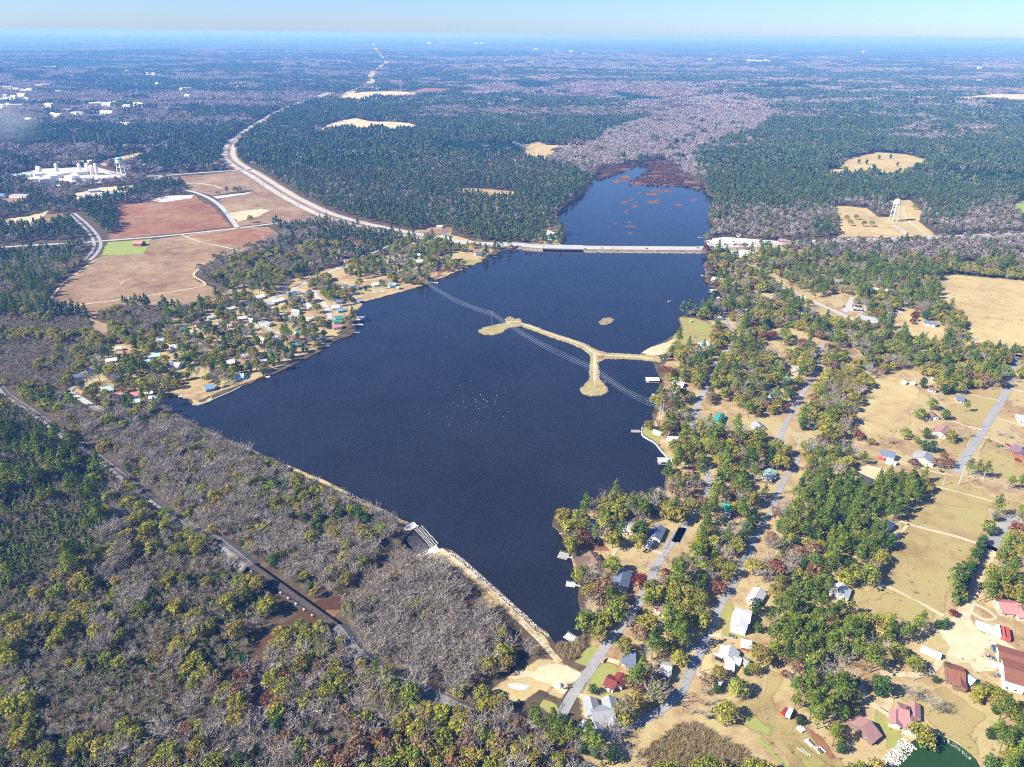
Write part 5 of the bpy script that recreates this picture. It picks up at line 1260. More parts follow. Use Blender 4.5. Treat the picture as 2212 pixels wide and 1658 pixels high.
FAC = [('110,205 230,200', 20, 8, 'lblue', 'long low factory hall with turquoise roof'), ('195,238 280,222', 26, 10, 'white', 'white factory hall at the near left end'), ('285,232 370,225', 30, 14, 'white', 'tall white factory block in the middle'), ('400,195 500,182', 30, 10, 'white', 'white factory hall behind the tall block'),
       ('500,215 560,205', 26, 9, 'white', 'white factory hall with sloping roof'), ('560,180 640,172', 24, 8, 'white', 'white factory hall at the far right end'), ('250,195 330,188', 20, 14, 'white', 'tall white factory block at the back'), ('620,225 690,222', 24, 8, 'lgrey', 'pale factory hall near the silos'), ('340,215 400,205', 24, 18, 'white', 'tallest white factory block'), ('1060,130 1130,125', 22, 6, 'lgrey', 'pale hall among trees right of the water tower'), ('650,102 690,98', 14, 5, 'white', 'white shed left of the straw field'), ('590,105 620,104', 10, 5, 'lgrey', 'small shed left of the straw field')]
for s, w, h_, rc, lab in FAC:
    house('L1', s, w, rc, 'white', lab, 'factory_hall', cat='factory', detail=False, h=h_, rise=2.0, clear=4)
M_SILO = paint((.78, .78, .77), .6, .3, .06, .1)
for i, (x, y, r, h_) in enumerate([(295, 215, 5, 20), (305, 217, 5, 20), (600, 200, 4, 22), (660, 205, 5, 24), (690, 208, 5, 20), (725, 212, 4, 26), (430, 200, 4, 22)]):
    gx, gy = G(*PD('L1', x, y))
    o = empty('silo', (gx, gy, 0)); tag(o, '%s white factory silo counted from the left' % ['first', 'second', 'fourth', 'fifth', 'sixth', 'seventh', 'third'][i], 'silo', 'factory silos')
    m = MB(); m.lathe([(r, 0), (r, h_)], 14); m.build('body', M_SILO, o, True)
    m = MB(); m.lathe([(r * 1.03, h_), (r * .2, h_ + r * .5)], 14); m.build('cap', M_SILO, o)
# scattered roofs of the far town and far farms
rr = random.Random(4)
fars = [(40, 640), (70, 655), (20, 665), (95, 645), (60, 700), (110, 708), (15, 708), (50, 580), (110, 588), (200, 588), (380, 608), (150, 630), (620, 695), (660, 690), (710, 695), (740, 688), (490, 760), (520, 758), (690, 748), (720, 750), (830, 710), (900, 692), (920, 698), (1220, 635), (1180, 590), (1220, 588), (360, 455), (300, 450), (620, 470), (830, 475), (960, 488), (1000, 490), (780, 825), (830, 828), (380, 770), (350, 765), (200, 800), (440, 740), (880, 556), (940, 550), (1020, 548), (270, 680), (330, 700), (180, 660)]
for i, (x, y) in enumerate(fars):
    gx, gy = G(*PD('T00', x, y)); w = rr.uniform(14, 30); L_ = w * rr.uniform(1.0, 2.0)
    o = empty('town_building', (gx, gy, float(terrain(gx, gy)) + 8), rr.uniform(-.4, .4)); tag(o, 'pale far building of the town among trees', 'building', 'far buildings of the town')
    m = MB(); gable_wall(m, -L_ / 2, L_ / 2, w, -10, 7, 2.5); m.build('wall', paint(WC['white'], .8, .2), o)
    m = MB(); gable_roof(m, -L_ / 2, L_ / 2, w, 7, 2.5, .6); m.build('roof', roof_mat(['white', 'lgrey', 'white', 'cream'][i % 4]), o)
    HOUSES.append((gx, gy, L_ * .6, 60))
for i, (v, x, y) in enumerate([('T10', 570, 290), ('T10', 660, 292), ('T10', 870, 288), ('T10', 910, 287), ('T10', 1070, 397), ('T10', 1260, 322), ('T10', 1400, 330), ('T10', 1490, 336), ('T10', 1580, 363), ('T10', 915, 442), ('T20', 430, 408), ('T20', 540, 406), ('T20', 175, 405), ('T20', 1920, 460), ('T20', 1920, 540), ('T20', 1180, 340), ('T00', 700, 236), ('T00', 740, 236), ('T00', 780, 237), ('T00', 1763, 268)]):
    gx, gy = G(*PD(v, x, y)); d_ = math.hypot(gx, gy); w = d_ * .0022; L_ = w * 2.2
    o = empty('far_building', (gx, gy, float(terrain(gx, gy)) + 10), rr.uniform(-.3, .3)); tag(o, 'tiny pale far building near the horizon', 'building', 'far buildings near the horizon')
    m = MB(); gable_wall(m, -L_ / 2, L_ / 2, w, -20, w * .5, w * .12); m.build('wall', paint(WC['white'], .8, .2), o)
    m = MB(); gable_roof(m, -L_ / 2, L_ / 2, w, w * .5, w * .12, .8); m.build('roof', roof_mat('white'), o)
    HOUSES.append((gx, gy, L_, 250))
# ================================================================ DOCKS, POLES, VEHICLES AND SMALL THINGS
M_WOOD = paint((.40, .37, .33), .9, .1, .2, 1.2)
M_WOODD = paint((.20, .17, .14), .9, .1, .25, 1.2)
def dock(v, spec, w, label, plat=None, roof=None, pale=False, boat=None):
    """spec: shore end and outer end of the gangway"""
    (x1, y1), (x2, y2) = P(v, spec)
    a, b = Vector(G(x1, y1, 0)), Vector(G(x2, y2, 0)); d = b - a; L = d.length; an = math.atan2(d.y, d.x)
    o = empty('dock', (a.x, a.y, 0), an); tag(o, label, 'dock')
    dk = paint((.62, .60, .56), .85, .15, .12, 1.0) if pale else M_WOOD
    m = MB(); n = max(3, int(L / .9))
    for i in range(n): m.box(-1 + (L + 1) * i / n + .03, -1 + (L + 1) * (i + 1) / n - .03, -w / 2, w / 2, .02, .14)
    m.build('gangway', dk, o)
    if plat:
        pl, pw = plat; m = MB(); n = max(3, int(pl / .9))
        for i in range(n): m.box(L + pl * i / n + .03, L + pl * (i + 1) / n - .03, -pw / 2, pw / 2, .02, .14)
        m.build('platform', dk, o)
    else: pl, pw = 0, w
    for xx in np.arange(1, L + pl + .1, 3.0):
        for s_ in (-1, 1):
            ww = (pw if xx > L else w) / 2 - .1
            m = MB(); m.tube((xx, s_ * ww, -2.2), (xx, s_ * ww, .75), .13, n=6); m.build('post', M_WOODD, o)
    if plat and not roof:
        for s_ in (-1, 1):
            m = MB(); m.box(L, L + pl, s_ * (pw / 2 - .06) - .05, s_ * (pw / 2 - .06) + .05, .85, .95); m.build('handrail', dk, o)
    if roof:
        m = MB(); gable_roof(m, L, L + pl, pw, 2.5, pw * .16, .3, .12); m.build('roof', roof_mat(roof), o)
        for xx in (L + .2, L + pl - .2):
            for s_ in (-1, 1):
                m = MB(); m.box(xx - .09, xx + .09, s_ * (pw / 2 - .2) - .09, s_ * (pw / 2 - .2) + .09, .14, 2.5); m.build('roof_post', M_WOODD, o)
    return o
dock('R1', '442,348 418,342', 1.6, 'weathered dock with square railed platform below the brown-roofed house', (7, 7))
dock('R1', '498,556 470,552', 1.4, 'pale dock with flat platform in the middle of the lower shore', (6, 4.5), pale=True)
dock('R1', '386,166 352,170', 1.3, 'small plank dock at the tip of the point')
dock('R2', '542,54 470,12', 1.8, 'white landing stage beside the dark reed cove', (7, 5), pale=True)
dock('R10', '318,112 298,112', 1.4, 'dock with open frame platform on the rounded point', (8, 4))
dock('R10', '535,342 526,342', 1.6, 'roofed boat dock with pale top on the right shore', (11, 7), roof='lgrey')
dock('R10', '518,578 442,552', 1.5, 'long narrow L-shaped dock above the point', (3, 5))
dock('R9', '440,606 434,606', 1.8, 'white-roofed boathouse dock beside the causeway bay', (13, 8), roof='white')
dock('R9', '440,712 408,710', 1.4, 'small white dock below the boathouse dock', (3, 4), pale=True)
dock('E1', '308,272 262,266', 1.4, 'thin dock left of the deep red tree', (3, 4), pale=True)
dock('E1', '400,408 335,394', 1.4, 'thin dark dock below the deep red tree')
dock('E1', '445,462 420,466', 1.4, 'dock with a moored pontoon below the lodge', (9, 6), roof='cream')
dock('E1', '545,568 470,552', 1.4, 'white T-shaped dock by the brown lake house', (3, 8), pale=True)
dock('E1', '560,628 545,624', 1.4, 'dark-roofed boat dock under the shore oaks', (10, 7), roof='slate')
dock('R7', '285,184 250,183', 1.8, 'fishing pier left of the boat yard', (4, 6))
dock('R7', '300,170 285,168', 1.5, 'short pier above the boat yard', (3, 4))
for s, lab, pl, rf in [('95,592 140,602', 'pale dock lowest on the village lawn', (3, 3), None), ('165,572 185,582', 'short dock left on the village lawn', None, None), ('225,562 238,580', 'dock in the middle of the village lawn', (3, 4), None), ('300,565 305,582', 'dock in front of the dark shore tree', (3, 4), None), ('415,545 425,560', 'dock with boat lift right on the village lawn', (6, 6), 'lgrey'),
                       ('85,628 130,626', 'upper dock on the western shore', (3, 3), None), ('90,666 115,664', 'roofed dock on the western shore', (6, 6), 'blue'), ('95,796 118,794', 'wide roofed dock on the western shore', (9, 8), 'lgrey'), ('90,832 118,832', 'pale platform dock on the western shore', (7, 5), None), ('105,888 140,886', 'narrow dock at the western corner', None, None),
                       ('880,412 890,420', 'small dock right of the navy-roofed shore house', (3, 3), None), ('812,430 825,440', 'small dock in front of the navy-roofed shore house', (3, 3), None), ('668,512 700,518', 'white swimming dock under the power line', (4, 4), None), ('645,508 640,516', 'white block at the swimming shore', (3, 4), None), ('1110,318 1140,324', 'dock beside the bridge end', (4, 4), None)]:
    dock('R6', s, 1.5, lab, pl, rf, pale=True)
dock('R5', '1080,712 1035,718', 1.5, 'short dock at the creek mouth', (3, 3), pale=True)
dock('R4', '690,890 718,902', 1.5, 'short white dock below the shore trees', (3, 4), pale=True)
dock('R8', '535,112 550,115', 2, 'short dock on the point beside the bridge', (4, 4))
# seawall along the rounded western point
for v, s, lab in [('T01', '1240,962 1310,964 1400,925 1490,887 1560,852', 'pale seawall around the western point'), ('T11', '1950,1112 1948,1160 1988,1190 2032,1216 2080,1274 2114,1308', 'pale seawall around the rounded right shore point'), ('T12', '1495,296 1508,342 1522,394', 'low seawall below the yellow lawn')]:
    ln = smooth_line(GP(v, s), 4); m = MB()
    for a, b in zip(ln, ln[1:]):
        d = Vector((b[0] - a[0], b[1] - a[1])).normalized(); nn = Vector((-d.y, d.x)) * .4
        q = [(a[0] - nn.x, a[1] - nn.y), (b[0] - nn.x, b[1] - nn.y), (b[0] + nn.x, b[1] + nn.y), (a[0] + nn.x, a[1] + nn.y)]
        if area2(q) < 0: q = q[::-1]
        m.hexa([(x, y, -2) for x, y in q], [(x, y, .35) for x, y in q])
    tag(m.build('seawall', M_CONC), lab, 'wall')

# ---- power line across the lake and smaller poles
M_POLE = paint((.34, .30, .27), .85, .2, .15, .5)
M_POLEW = paint((.66, .63, .58), .8, .2, .1, .5)
M_WIRE = paint((.42, .46, .50), .5, .4, .05)
M_INS = paint((.25, .24, .24), .5, .4, .1)
def pole(v, x, y, h, label, r=.32, arms=3, mat=None, small=False):
    gx, gy = G(*PD(v, x, y)); gz = float(terrain(gx, gy))
    if not small: gz = max(gz, 0)
    o = empty('utility_pole' if small else 'transmission_pole', (gx, gy, gz)); tag(o, label, 'pole')
    m = MB(); m.tube((0, 0, -.5), (0, 0, h), r, r * .6, 8); m.build('shaft', mat or M_POLE, o)
    tips = []
    for k in range(arms):
        z = h - .8 - k * 2.0; an = .55
        dx, dy = math.cos(an) * (1.1 if small else 1.9), -math.sin(an) * (1.1 if small else 1.9)
        dx, dy = dx * .5, dx * .9
        m = MB(); m.tube((-dx, -dy, z), (dx, dy, z), .11, n=6); m.build('crossarm', mat or M_POLE, o)
        for s_ in (-1, 1):
            m = MB(); m.tube((s_ * dx, s_ * dy, z - .5), (s_ * dx, s_ * dy, z + .3), .14, n=6); m.build('insulator', M_INS, o)
            tips.append(Vector((gx + s_ * dx, gy + s_ * dy, gz + z + .3)))
    HOUSES.append((gx, gy, 3 if small else 5, 8))
    return tips
def wires(a, b, sag, label, r=.042):
    o = empty('power_line', (a[0].x, a[0].y, 0)); tag(o, label, 'power line')
    for p, q in zip(a, b):
        m = MB(); n = 14; prev = None
        for i in range(n + 1):
            t = i / n; c = p.lerp(q, t); c.z -= 4 * sag * t * (1 - t); c = c - Vector((a[0].x, a[0].y, 0))
            if prev is not None: m.tube(prev, c, r, n=4, caps=False)
            prev = c
        m.build('wire', M_WIRE, o)
T0 = pole('R6', 457, 472, 26, 'tall pole beside the sandy lane on the far shore')
T1 = pole('T11', 977, 485, 24, 'tall dark pole on the left round pad in the lake')
T2 = pole('T11', 1640, 855, 23, 'tall pale pole on the near round pad in the lake', mat=M_POLEW)
T3 = pole('T11', 2058, 1088, 20, 'left of the two tall poles on the right shore', mat=M_POLEW)
pole('T11', 2074, 1088, 20.5, 'right of the two tall poles on the right shore', mat=M_POLEW)
T4 = pole('E3', 1483, 878, 18, 'tall pale pole beside the road fork', mat=M_POLEW)
T5 = pole('E4', 1365, 1318, 18, 'tall pale pole at the end of the straight road', mat=M_POLEW)
T6 = pole('E6', 1420, 30, 18, 'tall pale pole beyond the right edge', mat=M_POLEW)
wires(T0, T1, 12, 'wires from the far shore to the left pad'); wires(T1, T2, 5, 'wires between the two pads in the lake'); wires(T2, T3, 4.5, 'wires from the near pad to the right shore')
wires(T3, T4, 4, 'wires over the lawn strip on the right bank', .03); wires(T4, T5, 4, 'wires from the road fork to the straight road', .03); wires(T5, T6, 4, 'wires leaving the picture at the right', .03)
for i, (v, x, y, h, lab) in enumerate([('E4', 1155, 1330, 9, 'pale utility pole in front of the tall pine stand'), ('E4', 1395, 968, 10, 'utility pole left of the straight road end'), ('E4', 1655, 578, 9, 'utility pole left of the straight road middle'), ('E4', 1668, 1275, 10, 'utility pole beside the three pines'), ('E4', 2010, 250, 10, 'utility pole right of the straight road top'),
                                       ('E6', 462, 108, 9, 'utility pole by the navy-roofed cabin'), ('E6', 930, 670, 9, 'utility pole left of the faded red-roofed house'), ('E6', 1065, 470, 11, 'utility pole among the pines right of the lane'), ('E8', 445, 310, 10, 'utility pole beside the sandy track'), ('R1', 1062, 520, 10, 'utility pole right of the lake road below the dark red tree'),
                                       ('R1', 925, 725, 9, 'utility pole beside the shaded lake road'), ('E7', 125, 250, 9, 'utility pole left of the board fence'), ('E5', 510, 385, 10, 'utility pole in shade beside the back road'), ('E3', 1312, 1430, 9, 'utility pole at the shaded road bend'), ('E3', 1490, 1650, 10, 'utility pole at the edge of the pines'), ('E1', 1975, 690, 9, 'utility pole by the church road'), ('E1', 1305, 400, 9, 'utility pole at the church road corner'),
                                       ('E2', 235, 1490, 14, 'tall utility pole leaning in the pines'), ('E2', 850, 1460, 14, 'tall utility pole in the middle of the pines'), ('E2', 1235, 1170, 9, 'utility pole at the drive of the long house'), ('R6', 190, 490, 12, 'utility pole beside the shore lane'), ('E3', 240, 480, 8, 'utility pole by the sandy road end'), ('E3', 1560, 360, 9, 'utility pole in the yard right of the back road')]):
    pole(v, x, y, h, lab, .2, 1, M_POLEW if i % 3 == 0 else M_POLE, True)
for i, (v, x, y, h) in enumerate([('T00', 326, 978, 38), ('T00', 495, 962, 38), ('T00', 648, 948, 36), ('T00', 717, 945, 44), ('T00', 1043, 875, 34), ('T00', 1373, 842, 42), ('T00', 1596, 808, 42), ('T00', 1838, 778, 44), ('T10', 822, 890, 38), ('T10', 130, 892, 34), ('T10', 265, 892, 34), ('T10', 1150, 880, 36), ('T10', 1352, 880, 36)]):
    pole(v, x, y, h, '%s white steel mast of the far power line from the left' % ['first', 'second', 'third', 'fourth', 'fifth', 'sixth', 'seventh', 'eighth', 'twelfth', 'ninth', 'tenth', 'eleventh', 'last'][i], .7, 2, M_POLEW)
for i, (x, y) in enumerate([(1575, 1150), (1690, 1225), (1700, 1190), (1712, 1230), (1825, 1290), (1940, 1375), (2065, 1420), (2052, 1428), (2075, 1432)]):
    pole('T00', x, y, 16, '%s wooden pole beside the divided highway' % ['first', 'second', 'third', 'fourth', 'fifth', 'sixth', 'seventh', 'eighth', 'ninth'][i], .35, 2, M_POLE, True)
for i, (x, y) in enumerate([(20, 195), (35, 192), (128, 270), (142, 275), (156, 280)]):
    pole('R6', x, y, 15, '%s wooden pole of the corridor below the highway from the left' % ['first', 'second', 'third', 'fourth', 'fifth'][i], .35, 2, M_POLE, True)

# ---- water towers
def water_tower(v, x, y, h, r, label, legs, top):
    gx, gy = G(*PD(v, x, y)); o = empty('water_tower', (gx, gy, 0)); tag(o, label, 'water tower')
    wm = paint((.76, .77, .76), .6, .3, .06, .1); tm = paint(top, .6, .3, .06, .1)
    zt = h - r * 1.5
    m = MB(); m.lathe([(r * .25, zt - r * .55), (r * .75, zt - r * .3), (r, zt), (r, zt + r * .75)], 20); m.build('tank', wm, o, True)
    m = MB(); m.lathe([(r * 1.02, zt + r * .75), (r * .8, zt + r * 1.15), (r * .15, zt + r * 1.4)], 20); m.build('tank_roof', tm, o, True)
    m = MB(); m.lathe([(r * .18, 0), (r * .18, zt - r * .5)], 10); m.build('riser', wm, o)
    for k in range(legs):
        t = 2 * math.pi * k / legs; c, s_ = math.cos(t), math.sin(t)
        m = MB(); m.tube((c * r * 1.35, s_ * r * 1.35, 0), (c * r * .95, s_ * r * .95, zt), r * .09, n=6); m.build('leg', wm, o)
        t2 = 2 * math.pi * (k + 1) / legs
        for zz in (.33, .66):
            f = 1.35 - .4 * zz
            m = MB(); m.tube((c * r * f, s_ * r * f, zt * zz), (math.cos(t2) * r * f, math.sin(t2) * r * f, zt * zz), r * .05, n=5); m.build('brace', wm, o)
    m = MB(); m.lathe([(r * 1.12, zt - .4), (r * 1.14, zt + .1), (r * 1.0, zt + .1)], 20); m.build('balcony', wm, o)
    HOUSES.append((gx, gy, 14, 40))
water_tower('T20', 1362, 1436, 44, 6.2, 'tall white water tower on slender legs in the tan field', 6, (.76, .77, .76))
water_tower('T00', 792, 1145, 46, 8.0, 'white water tower with pale blue top beside the factory', 6, (.35, .62, .74))

# ---- vehicles
M_TYRE = paint((.03, .03, .03), .9, .1, .1)
M_GLASS = paint((.03, .04, .055), .12, .6, .1)
CARS = {}
def car_parts(kind):
    if kind in CARS: return CARS[kind]
    L_, W_ = {'car': (4.6, 1.85), 'pickup': (5.6, 2.0), 'van': (5.2, 2.0)}[kind]
    prof = {'car': [(-.5, .35), (-.5, .78), (-.42, .86), (.22, .86), (.42, .80), (.5, .62), (.5, .35)], 'pickup': [(-.5, .45), (-.5, 1.0), (.2, 1.02), (.42, .98), (.5, .8), (.5, .45)], 'van': [(-.5, .4), (-.5, 1.0), (.3, 1.0), (.45, .9), (.5, .7), (.5, .4)]}[kind]
    cab = {'car': [(-.38, .86), (-.26, 1.38), (.08, 1.40), (.24, .86)], 'pickup': [(-.06, 1.02), (-.02, 1.75), (.18, 1.75), (.30, 1.02)], 'van': [(-.49, 1.0), (-.47, 1.95), (.16, 1.95), (.36, 1.0)]}[kind]
    def extr(m, pr, w0, w1):
        n = len(pr); v = [(x * L_, -w0 / 2 if z < 1.2 else -w1 / 2, z) for x, z in pr] + [(x * L_, w0 / 2 if z < 1.2 else w1 / 2, z) for x, z in pr]
        m.add(v, [tuple(range(n)), tuple(range(2 * n - 1, n - 1, -1))] + [((i + 1) % n, i, n + i, n + (i + 1) % n) for i in range(n)])
    b = MB(); extr(b, prof, W_, W_); g = MB(); extr(g, cab, W_ * .92, W_ * .78)
    top = MB(); xs = [c[0] * L_ for c in cab[1:3]]; top.box(xs[0] + .1, xs[1] - .05, -W_ * .37, W_ * .37, cab[1][1] + .01, cab[1][1] + .06)
    wh = MB(); wh.tube((0, -.11, 0), (0, .11, 0), .34, n=12)
    CARS[kind] = (b, g, top, wh.data('wheel', M_TYRE), L_, W_, {})
    return CARS[kind]
PAINTS = {'white': (.78, .78, .77), 'black': (.025, .025, .03), 'silver': (.50, .51, .53), 'red': (.42, .03, .03), 'blue': (.05, .10, .25), 'grey': (.18, .19, .20), 'green': (.05, .16, .10), 'tan': (.45, .38, .28)}
G_GLASS = {}
def car(gx, gy, an, colour, label, kind='car', group=None, z=.16):
    b, g, top, wm, L_, W_, cache = car_parts(kind)
    if colour not in cache:
        pm = paint(PAINTS[colour], .3, .5, .03, .5)
        cache[colour] = (b.data('body', pm), g.data('windows', M_GLASS), top.data('roof', pm))
    o = empty({'car': 'car', 'pickup': 'pickup_truck', 'van': 'van'}[kind], (gx, gy, z), an); tag(o, label, {'car': 'car', 'pickup': 'pickup', 'van': 'van'}[kind], group)
    for nm, me in zip(('body', 'windows', 'roof'), cache[colour]): link(nm, me, o)
    for xx in (-.31, .31):
        for yy in (-1, 1):
            w_ = link('wheel', wm, o); w_.location = (xx * L_, yy * (W_ / 2 - .08), .34)
    return o
def ang(v, x1, y1, x2, y2):
    a, b = G(*PD(v, x1, y1)), G(*PD(v, x2, y2)); return math.atan2(b[1] - a[1], b[0] - a[0])
for v, x, y, x2, y2, col, kind, lab in [('R2', 597, 482, 600, 496, 'black', 'car', 'black car left of the red car at the large grey-roofed house'), ('R2', 620, 472, 625, 488, 'red', 'car', 'red car at the large grey-roofed house'), ('E8', 312, 602, 345, 622, 'black', 'car', 'black car on the grey drive of the pinkish hip-roofed house'), ('E5', 368, 935, 395, 945, 'grey', 'car', 'dark grey car on the lawn below the white two-storey house'),
                                        ('E7', 270, 158, 300, 172, 'black', 'car', 'black car beside the pale steel-roofed house'), ('E7', 268, 132, 298, 146, 'silver', 'pickup', 'silver pickup beside the pale steel-roofed house'), ('E7', 757, 546, 770, 530, 'red', 'pickup', 'red pickup at the edge of the pines'), ('E7', 868, 582, 890, 590, 'black', 'pickup', 'black pickup at the edge of the pines'),
                                        ('E3', 1310, 246, 1345, 255, 'grey', 'pickup', 'grey pickup on the drive above the power line'), ('E8', 1048, 80, 1056, 100, 'blue', 'pickup', 'blue pickup at the warehouse corner'), ('E8', 1075, 280, 1090, 284, 'grey', 'pickup', 'grey pickup at the warehouse wall'), ('E8', 985, 135, 1010, 145, 'tan', 'pickup', 'tan pickup on the bare sandy yard'), ('E8', 1030, 145, 1050, 155, 'grey', 'car', 'grey car on the bare sandy yard'),
                                        ('R1', 970, 185, 985, 195, 'grey', 'car', 'grey car beside the dark evergreen on the point'), ('R2', 885, 160, 905, 165, 'white', 'car', 'white car beside the shaded slate-roofed house'), ('E4', 2000, 812, 2030, 825, 'red', 'car', 'red car in front of the plum-roofed house'), ('E4', 1950, 855, 1980, 862, 'silver', 'car', 'silver car in front of the plum-roofed house'), ('E4', 2130, 1010, 2160, 1020, 'red', 'van', 'small red playhouse van at the right edge'),
                                        ('R7', 232, 273, 250, 273, 'black', 'car', 'black car on the highway left of the boat yard'), ('R7', 332, 260, 350, 260, 'black', 'car', 'dark car on the highway in front of the boat yard'), ('R7', 748, 248, 770, 246, 'grey', 'car', 'grey car on the highway beside the blue shelter'), ('E1', 2085, 668, 2110, 660, 'grey', 'pickup', 'dark pickup by the church road drive'), ('R2', 682, 160, 690, 150, 'tan', 'car', 'tan car at the roadside by the shaded house'), ('E7', 70, 65, 90, 75, 'silver', 'car', 'silver car left of the back road bend'),
                                        ('E1', 120, 865, 150, 860, 'white', 'van', 'white van on the lake lawn'), ('E5', 850, 10, 870, 8, 'red', 'car', 'red car on the sandy yard by the pines')]:
    gx, gy = G(*PD(v, x, y)); onroad = v == 'R7'
    car(gx, gy, ang(v, x, y, x2, y2), col, lab, kind, z=(ramp_z(gx) + .3) if onroad else .22)
    HOUSES.append((gx, gy, 3.2, 5))
rc = random.Random(12)
for i, (x, y) in enumerate([(1580, 1618), (1690, 1612), (1755, 1611), (1980, 1615), (1140, 1600), (890, 1572)]):
    gx, gy = G(*PD('T10', x, y), 2.4)
    car(gx, gy, rc.choice((0.03, 3.17)), ['black', 'grey', 'white', 'red', 'grey', 'white'][i], ['black car on the bridge', 'grey car right of the bridge', 'white car on the causeway', 'red car on the causeway', 'grey car left of the bridge', 'white car on the highway before the bridge'][i], z=ramp_z(gx) + .3)
# church car park
sheet('church_parking', GP('E2', '-60,690 20,660 200,640 420,650 660,690 650,750 540,745 520,800 470,880 380,900 340,950 370,1000 330,1000 300,930 360,890 350,850 390,770 380,700 300,690 180,710 150,740 -60,720'), .14, M_WHITE, 3, 8, .5, 'pale car park wrapped round the church')
def car_row(s, n, an0, lab, k=0):
    (x1, y1), (x2, y2) = P('E2', s); a, b = Vector(G(x1, y1)), Vector(G(x2, y2)); d = b - a; an = math.atan2(d.y, d.x) + an0
    for i in range(n):
        if rc.random() < .12: continue
        p = a.lerp(b, (i + .5) / n)
        car(p.x, p.y, an + (math.pi if rc.random() < .5 else 0), rc.choice(['black', 'black', 'white', 'grey', 'silver', 'red', 'blue', 'black', 'grey']), lab, rc.choice(['car', 'car', 'pickup', 'van', 'car']), 'cars parked around the church')
        HOUSES.append((p.x, p.y, 2.5, 3))
car_row('-10,655 110,668', 9, 1.57, 'parked car in the far left row of the church car park')
car_row('200,655 420,668', 14, 1.57, 'parked car in the far row of the church car park')
car_row('0,710 130,722', 9, 1.57, 'parked car in the near left row of the church car park')
car_row('540,690 655,712', 8, 1.57, 'parked car in the right corner of the church car park')
car_row('545,730 495,860', 10, 1.57, 'parked car in the outer right column of the church car park')
car_row('470,765 370,865', 9, 1.57, 'parked car in the inner right column beside the church')
car_row('110,872 160,885', 3, 1.57, 'parked car in front of the church')
car_row('430,690 520,700', 6, 1.57, 'parked car behind the church gable')
for i, (x, y) in enumerate([(310, 218), (330, 232), (350, 240), (380, 238), (395, 248), (410, 240), (430, 246), (455, 242), (475, 240), (500, 240), (520, 236), (545, 240), (570, 234), (600, 236), (505, 228), (290, 245)]):
    gx, gy = G(*PD('R7', x, y)); car(gx, gy, rc.uniform(0, 3), rc.choice(['white', 'silver', 'grey', 'black', 'white', 'blue']), 'vehicle parked in the boat yard beside the bridge', rc.choice(['car', 'pickup', 'van']), 'vehicles in the boat yard'); HOUSES.append((gx, gy, 3, 6))
# trucks, containers, tank, camper
def box_truck(v, x, y, x2, y2, L_, body, label, cab=True, name='box_truck', cat='truck', w=2.5, h=3.2):
    gx, gy = G(*PD(v, x, y)); o = empty(name, (gx, gy, .2), ang(v, x, y, x2, y2)); tag(o, label, cat)
    bm_ = paint(body, .5, .35, .06, .4)
    m = MB(); m.box(-L_ / 2, L_ / 2 - (1.9 if cab else 0), -w / 2, w / 2, .9 if cab else .15, h); m.build('box' if cab else 'body', bm_, o)
    if cab:
        m = MB(); m.hexa([(L_ / 2 - 1.8, -w * .46, .6), (L_ / 2, -w * .46, .6), (L_ / 2, w * .46, .6), (L_ / 2 - 1.8, w * .46, .6)], [(L_ / 2 - 1.8, -w * .42, 2.5), (L_ / 2 - .6, -w * .42, 2.5), (L_ / 2 - .6, w * .42, 2.5), (L_ / 2 - 1.8, w * .42, 2.5)]); c_ = m.build('cab', bm_, o)
        m = MB(); m.hexa([(L_ / 2 - .42, -w * .4, 1.55), (L_ / 2 - .20, -w * .4, 1.55), (L_ / 2 - .20, w * .4, 1.55), (L_ / 2 - .42, w * .4, 1.55)], [(L_ / 2 - .72, -w * .38, 2.4), (L_ / 2 - .54, -w * .38, 2.4), (L_ / 2 - .54, w * .38, 2.4), (L_ / 2 - .72, w * .38, 2.4)]); m.build('windscreen', M_GLASS, c_)
        for xx in (-L_ * .32, L_ * .36):
            for yy in (-1, 1):
                w_ = link('wheel', car_parts('car')[3], o); w_.location = (xx, yy * w * .42, .42); w_.scale = (1.25,) * 3
    else:
        n = int(L_ / .8)
        m = MB()
        for k in range(n): m.box(-L_ / 2 + (k + .3) * L_ / n, -L_ / 2 + (k + .6) * L_ / n, -w / 2 - .05, w / 2 + .05, .3, h - .15)
        m.build('ribs', bm_, o)
        for xx in (-L_ / 2, L_ / 2):
            m = MB(); m.box(xx - .06, xx + .06, -w / 2 - .03, w / 2 + .03, .12, h + .04); m.build('end_frame', bm_, o)
    HOUSES.append((gx, gy, L_ / 2 + 1, 5))
for i, (x, y) in enumerate([(925, 866), (962, 878), (999, 892), (1037, 906)]):
    box_truck('E6', x, y, x - 4, y - 22, 7.2, (.75, .75, .74), ['first', 'second', 'third', 'fourth'][i] + ' white truck from the left in the row at the sandy yard')
for i, (x, y, c_) in enumerate([(1073, 912, (.68, .64, .62)), (1104, 922, (.46, .12, .09)), (1136, 932, (.40, .09, .07))]):
    box_truck('E6', x, y, x - 4, y - 24, 9.5, c_, ['pale container beside the white trucks', 'faded red container beside the white trucks', 'dark red container last in the row of trucks'][i], False, 'container', 'container', 2.7, 2.9)
box_truck('E8', 570, 118, 600, 130, 10.5, (.78, .78, .77), 'white box trailer under the trees beside the sandy yard', False, 'box_trailer', 'trailer', 3.0, 3.0)
box_truck('E7', 790, 566, 800, 545, 6.5, (.76, .75, .74), 'white camper at the edge of the pines', True, 'camper', 'camper', 2.4, 3.0)
gx, gy = G(*PD('E8', 1035, 202)); o = empty('storage_tank', (gx, gy, 0), ang('E8', 1010, 190, 1060, 212)); tag(o, 'white cylindrical tank lying on the sandy yard', 'tank')
